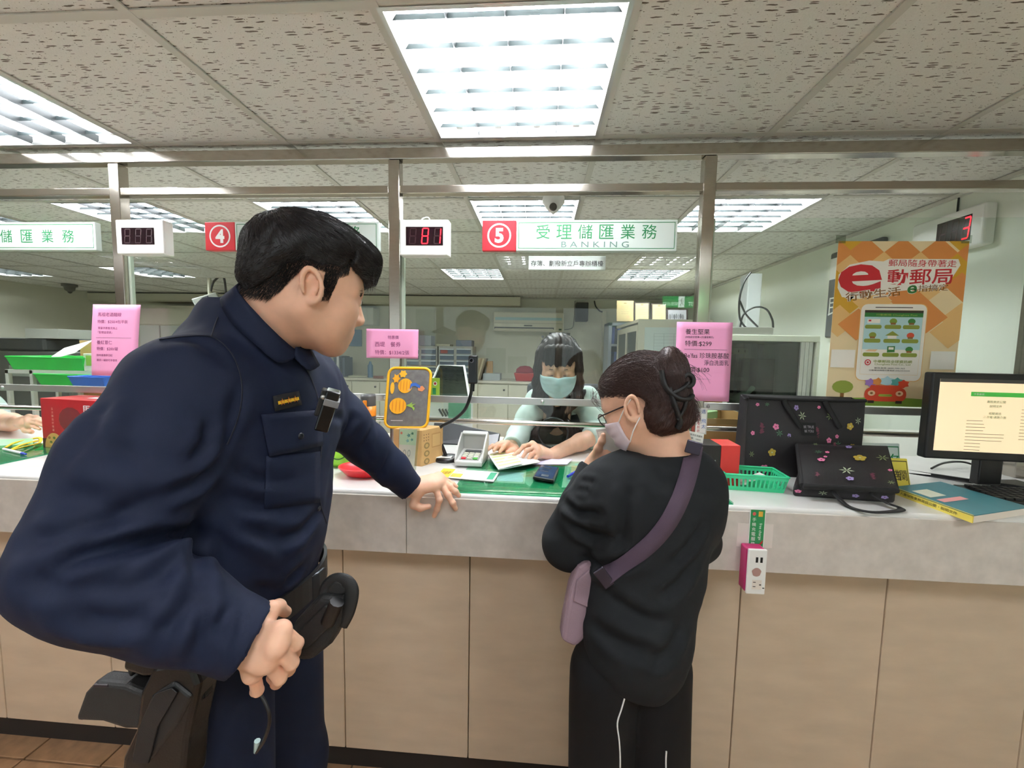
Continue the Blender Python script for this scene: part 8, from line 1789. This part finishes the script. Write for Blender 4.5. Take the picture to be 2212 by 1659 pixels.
for i in rg.choice(len(qv), 3000):
    dw = nrm(A_.T@np.array((.35 if ql[i][0] > .0 else -.1, ql[i][1]*6, -.9 if ql[i][2] < .1 else -.3))+rg.normal(size=3)*.06); P = [qv[i]]; L_ = rg.uniform(.04, .07)
    for k in range(5): nx = P[-1]+dw*L_/5; r_ = bvq.find_nearest(Vector(nx)); nn2 = np.array(r_[1]); P.append(np.array(r_[0])+nn2*(.0006+.0015*rg.random())); dw = nrm(dw-nn2*np.dot(dw, nn2)+V(0, 0, -.25))
    paths.append(P)
for k in range(220):
    r_ = rg.uniform(-.058, .058); p = T0(.06, r_*.8, .118); e = T0(.104-abs(r_)*.42+rg.normal()*.003, r_*1.05, .028+rg.uniform(-.012, .012)+.12*abs(r_)); paths.append(strand_path(p, T0(.105-abs(r_)*.3, r_, .095), e, 6))
strands_mesh(paths, .0006, 'hair_strands', HT, thr)
# plastic over-sleeve cuff on the teller wrist
MB().tube([tRE*.3+tRW*.7, tRE*.15+tRW*.85, tRW], [.040, .036, .030], 18, cap=False).build('clear_cuff', glass_mat('clear_film'), tel, world=True)
# ---- second teller: only the forearm shows at the left edge
x2 = -3.16; s2 = V(-2.97, 1.90, 1.20); e2 = V(-2.60, 1.79, 1.14); w2 = J(36, 912, 1.66)
F1 = Field((x2-.32, 1.5, .62), (x2+.5, 2.4, 1.42), .010); F1.ell(V(x2, 2.06, 1.1), (.165, .10, .17), None, .05).ell(V(x2, 2.12, .88), (.155, .11, .2), None, .05).cap(V(x2-.15, 2.0, 1.23), s2, .06, .06, .05).chain([s2, s2*.88+e2*.12], [.060, .056], .03); F1.chain([V(x2-.17, 2, 1.2), V(x2-.24, 1.9, 1.0), V(x2-.1, 1.86, .96)], [.064, .056, .045], .03).cap(V(x2, 2.0, 1.28), V(x2, 1.97, 1.33), .06, .055, .03)
F1.cut(V(x2, 2.1, .66), V(0, 0, -1), .3)
H2 = Head(V(x2, 1.95, 1.47), nrm(V(.25, -.95, -.25)), scale=.95); Fh = Field(H2.C-.17, H2.C+.17, .004); H2.build(Fh, V(x2, 1.99, 1.29), .046)
Fb = seated_body(x2, 2.02, 0); Fb.chain([s2, e2], [.044, .046], .02).cap(s2, V(x2-.17, 2, 1.2), .05, .05, .03).chain([V(x2-.17, 2, 1.2), V(x2-.24, 1.9, 1.0), V(x2-.1, 1.86, .96)], [.05, .04, .03], .03)
kk = [J(62, 900, 1.63), J(65, 906, 1.62), J(66, 912, 1.612), J(64, 919, 1.61)]; fg = [[J(78, 901, 1.62), J(90, 906, 1.615)], [J(82, 908, 1.61), J(94, 912, 1.605)], [J(82, 915, 1.605), J(93, 920, 1.60)], [J(77, 923, 1.602), J(86, 927, 1.60)]]; th2 = [J(48, 920, 1.63), J(56, 930, 1.61), J(68, 933, 1.60)]
Fl = Field(np.minimum(np.minimum(e2, w2), np.min(sum(fg, []), 0))-.06, np.maximum(e2, np.max(sum(fg, []), 0))+.06, .0034); hand_field(Fl, w2, w2, kk, fg, th2, .0085, .026, pn=V(0, -.6, .8)); Fl.chain([e2, e2*.5+w2*.5, w2], [.046, .040, .028], .02)
t2 = mesh_obj('person', [Fh.mesh(), Fb.mesh(), Fl.mesh()], TSK, None, loc=(x2, 2.1, 0), label='second teller whose bare forearm reaches in at the left picture edge', cat='person')
mesh_obj('blouse', [F1.mesh()], MINT, t2)
Fq = Field(H2.C-.17, H2.C+.17, .006); Fq.ell(H2(-.012, 0, .05), (.1, .084, .086), H2.ax(), .02); Fq.ell(H2(-.05, 0, -.02), (.06, .075, .08), H2.ax(), .03); Pg = np.stack(np.meshgrid(*Fq.ax, indexing='ij'), -1); Lq = (Pg-H2.C)@H2.ax().T; Fq.d = np.maximum(Fq.d, np.where(Lq[..., 0] > .03, .045-Lq[..., 2], -.12-Lq[..., 2])*.7); mesh_obj('hair', [Fq.mesh()], HT, t2)
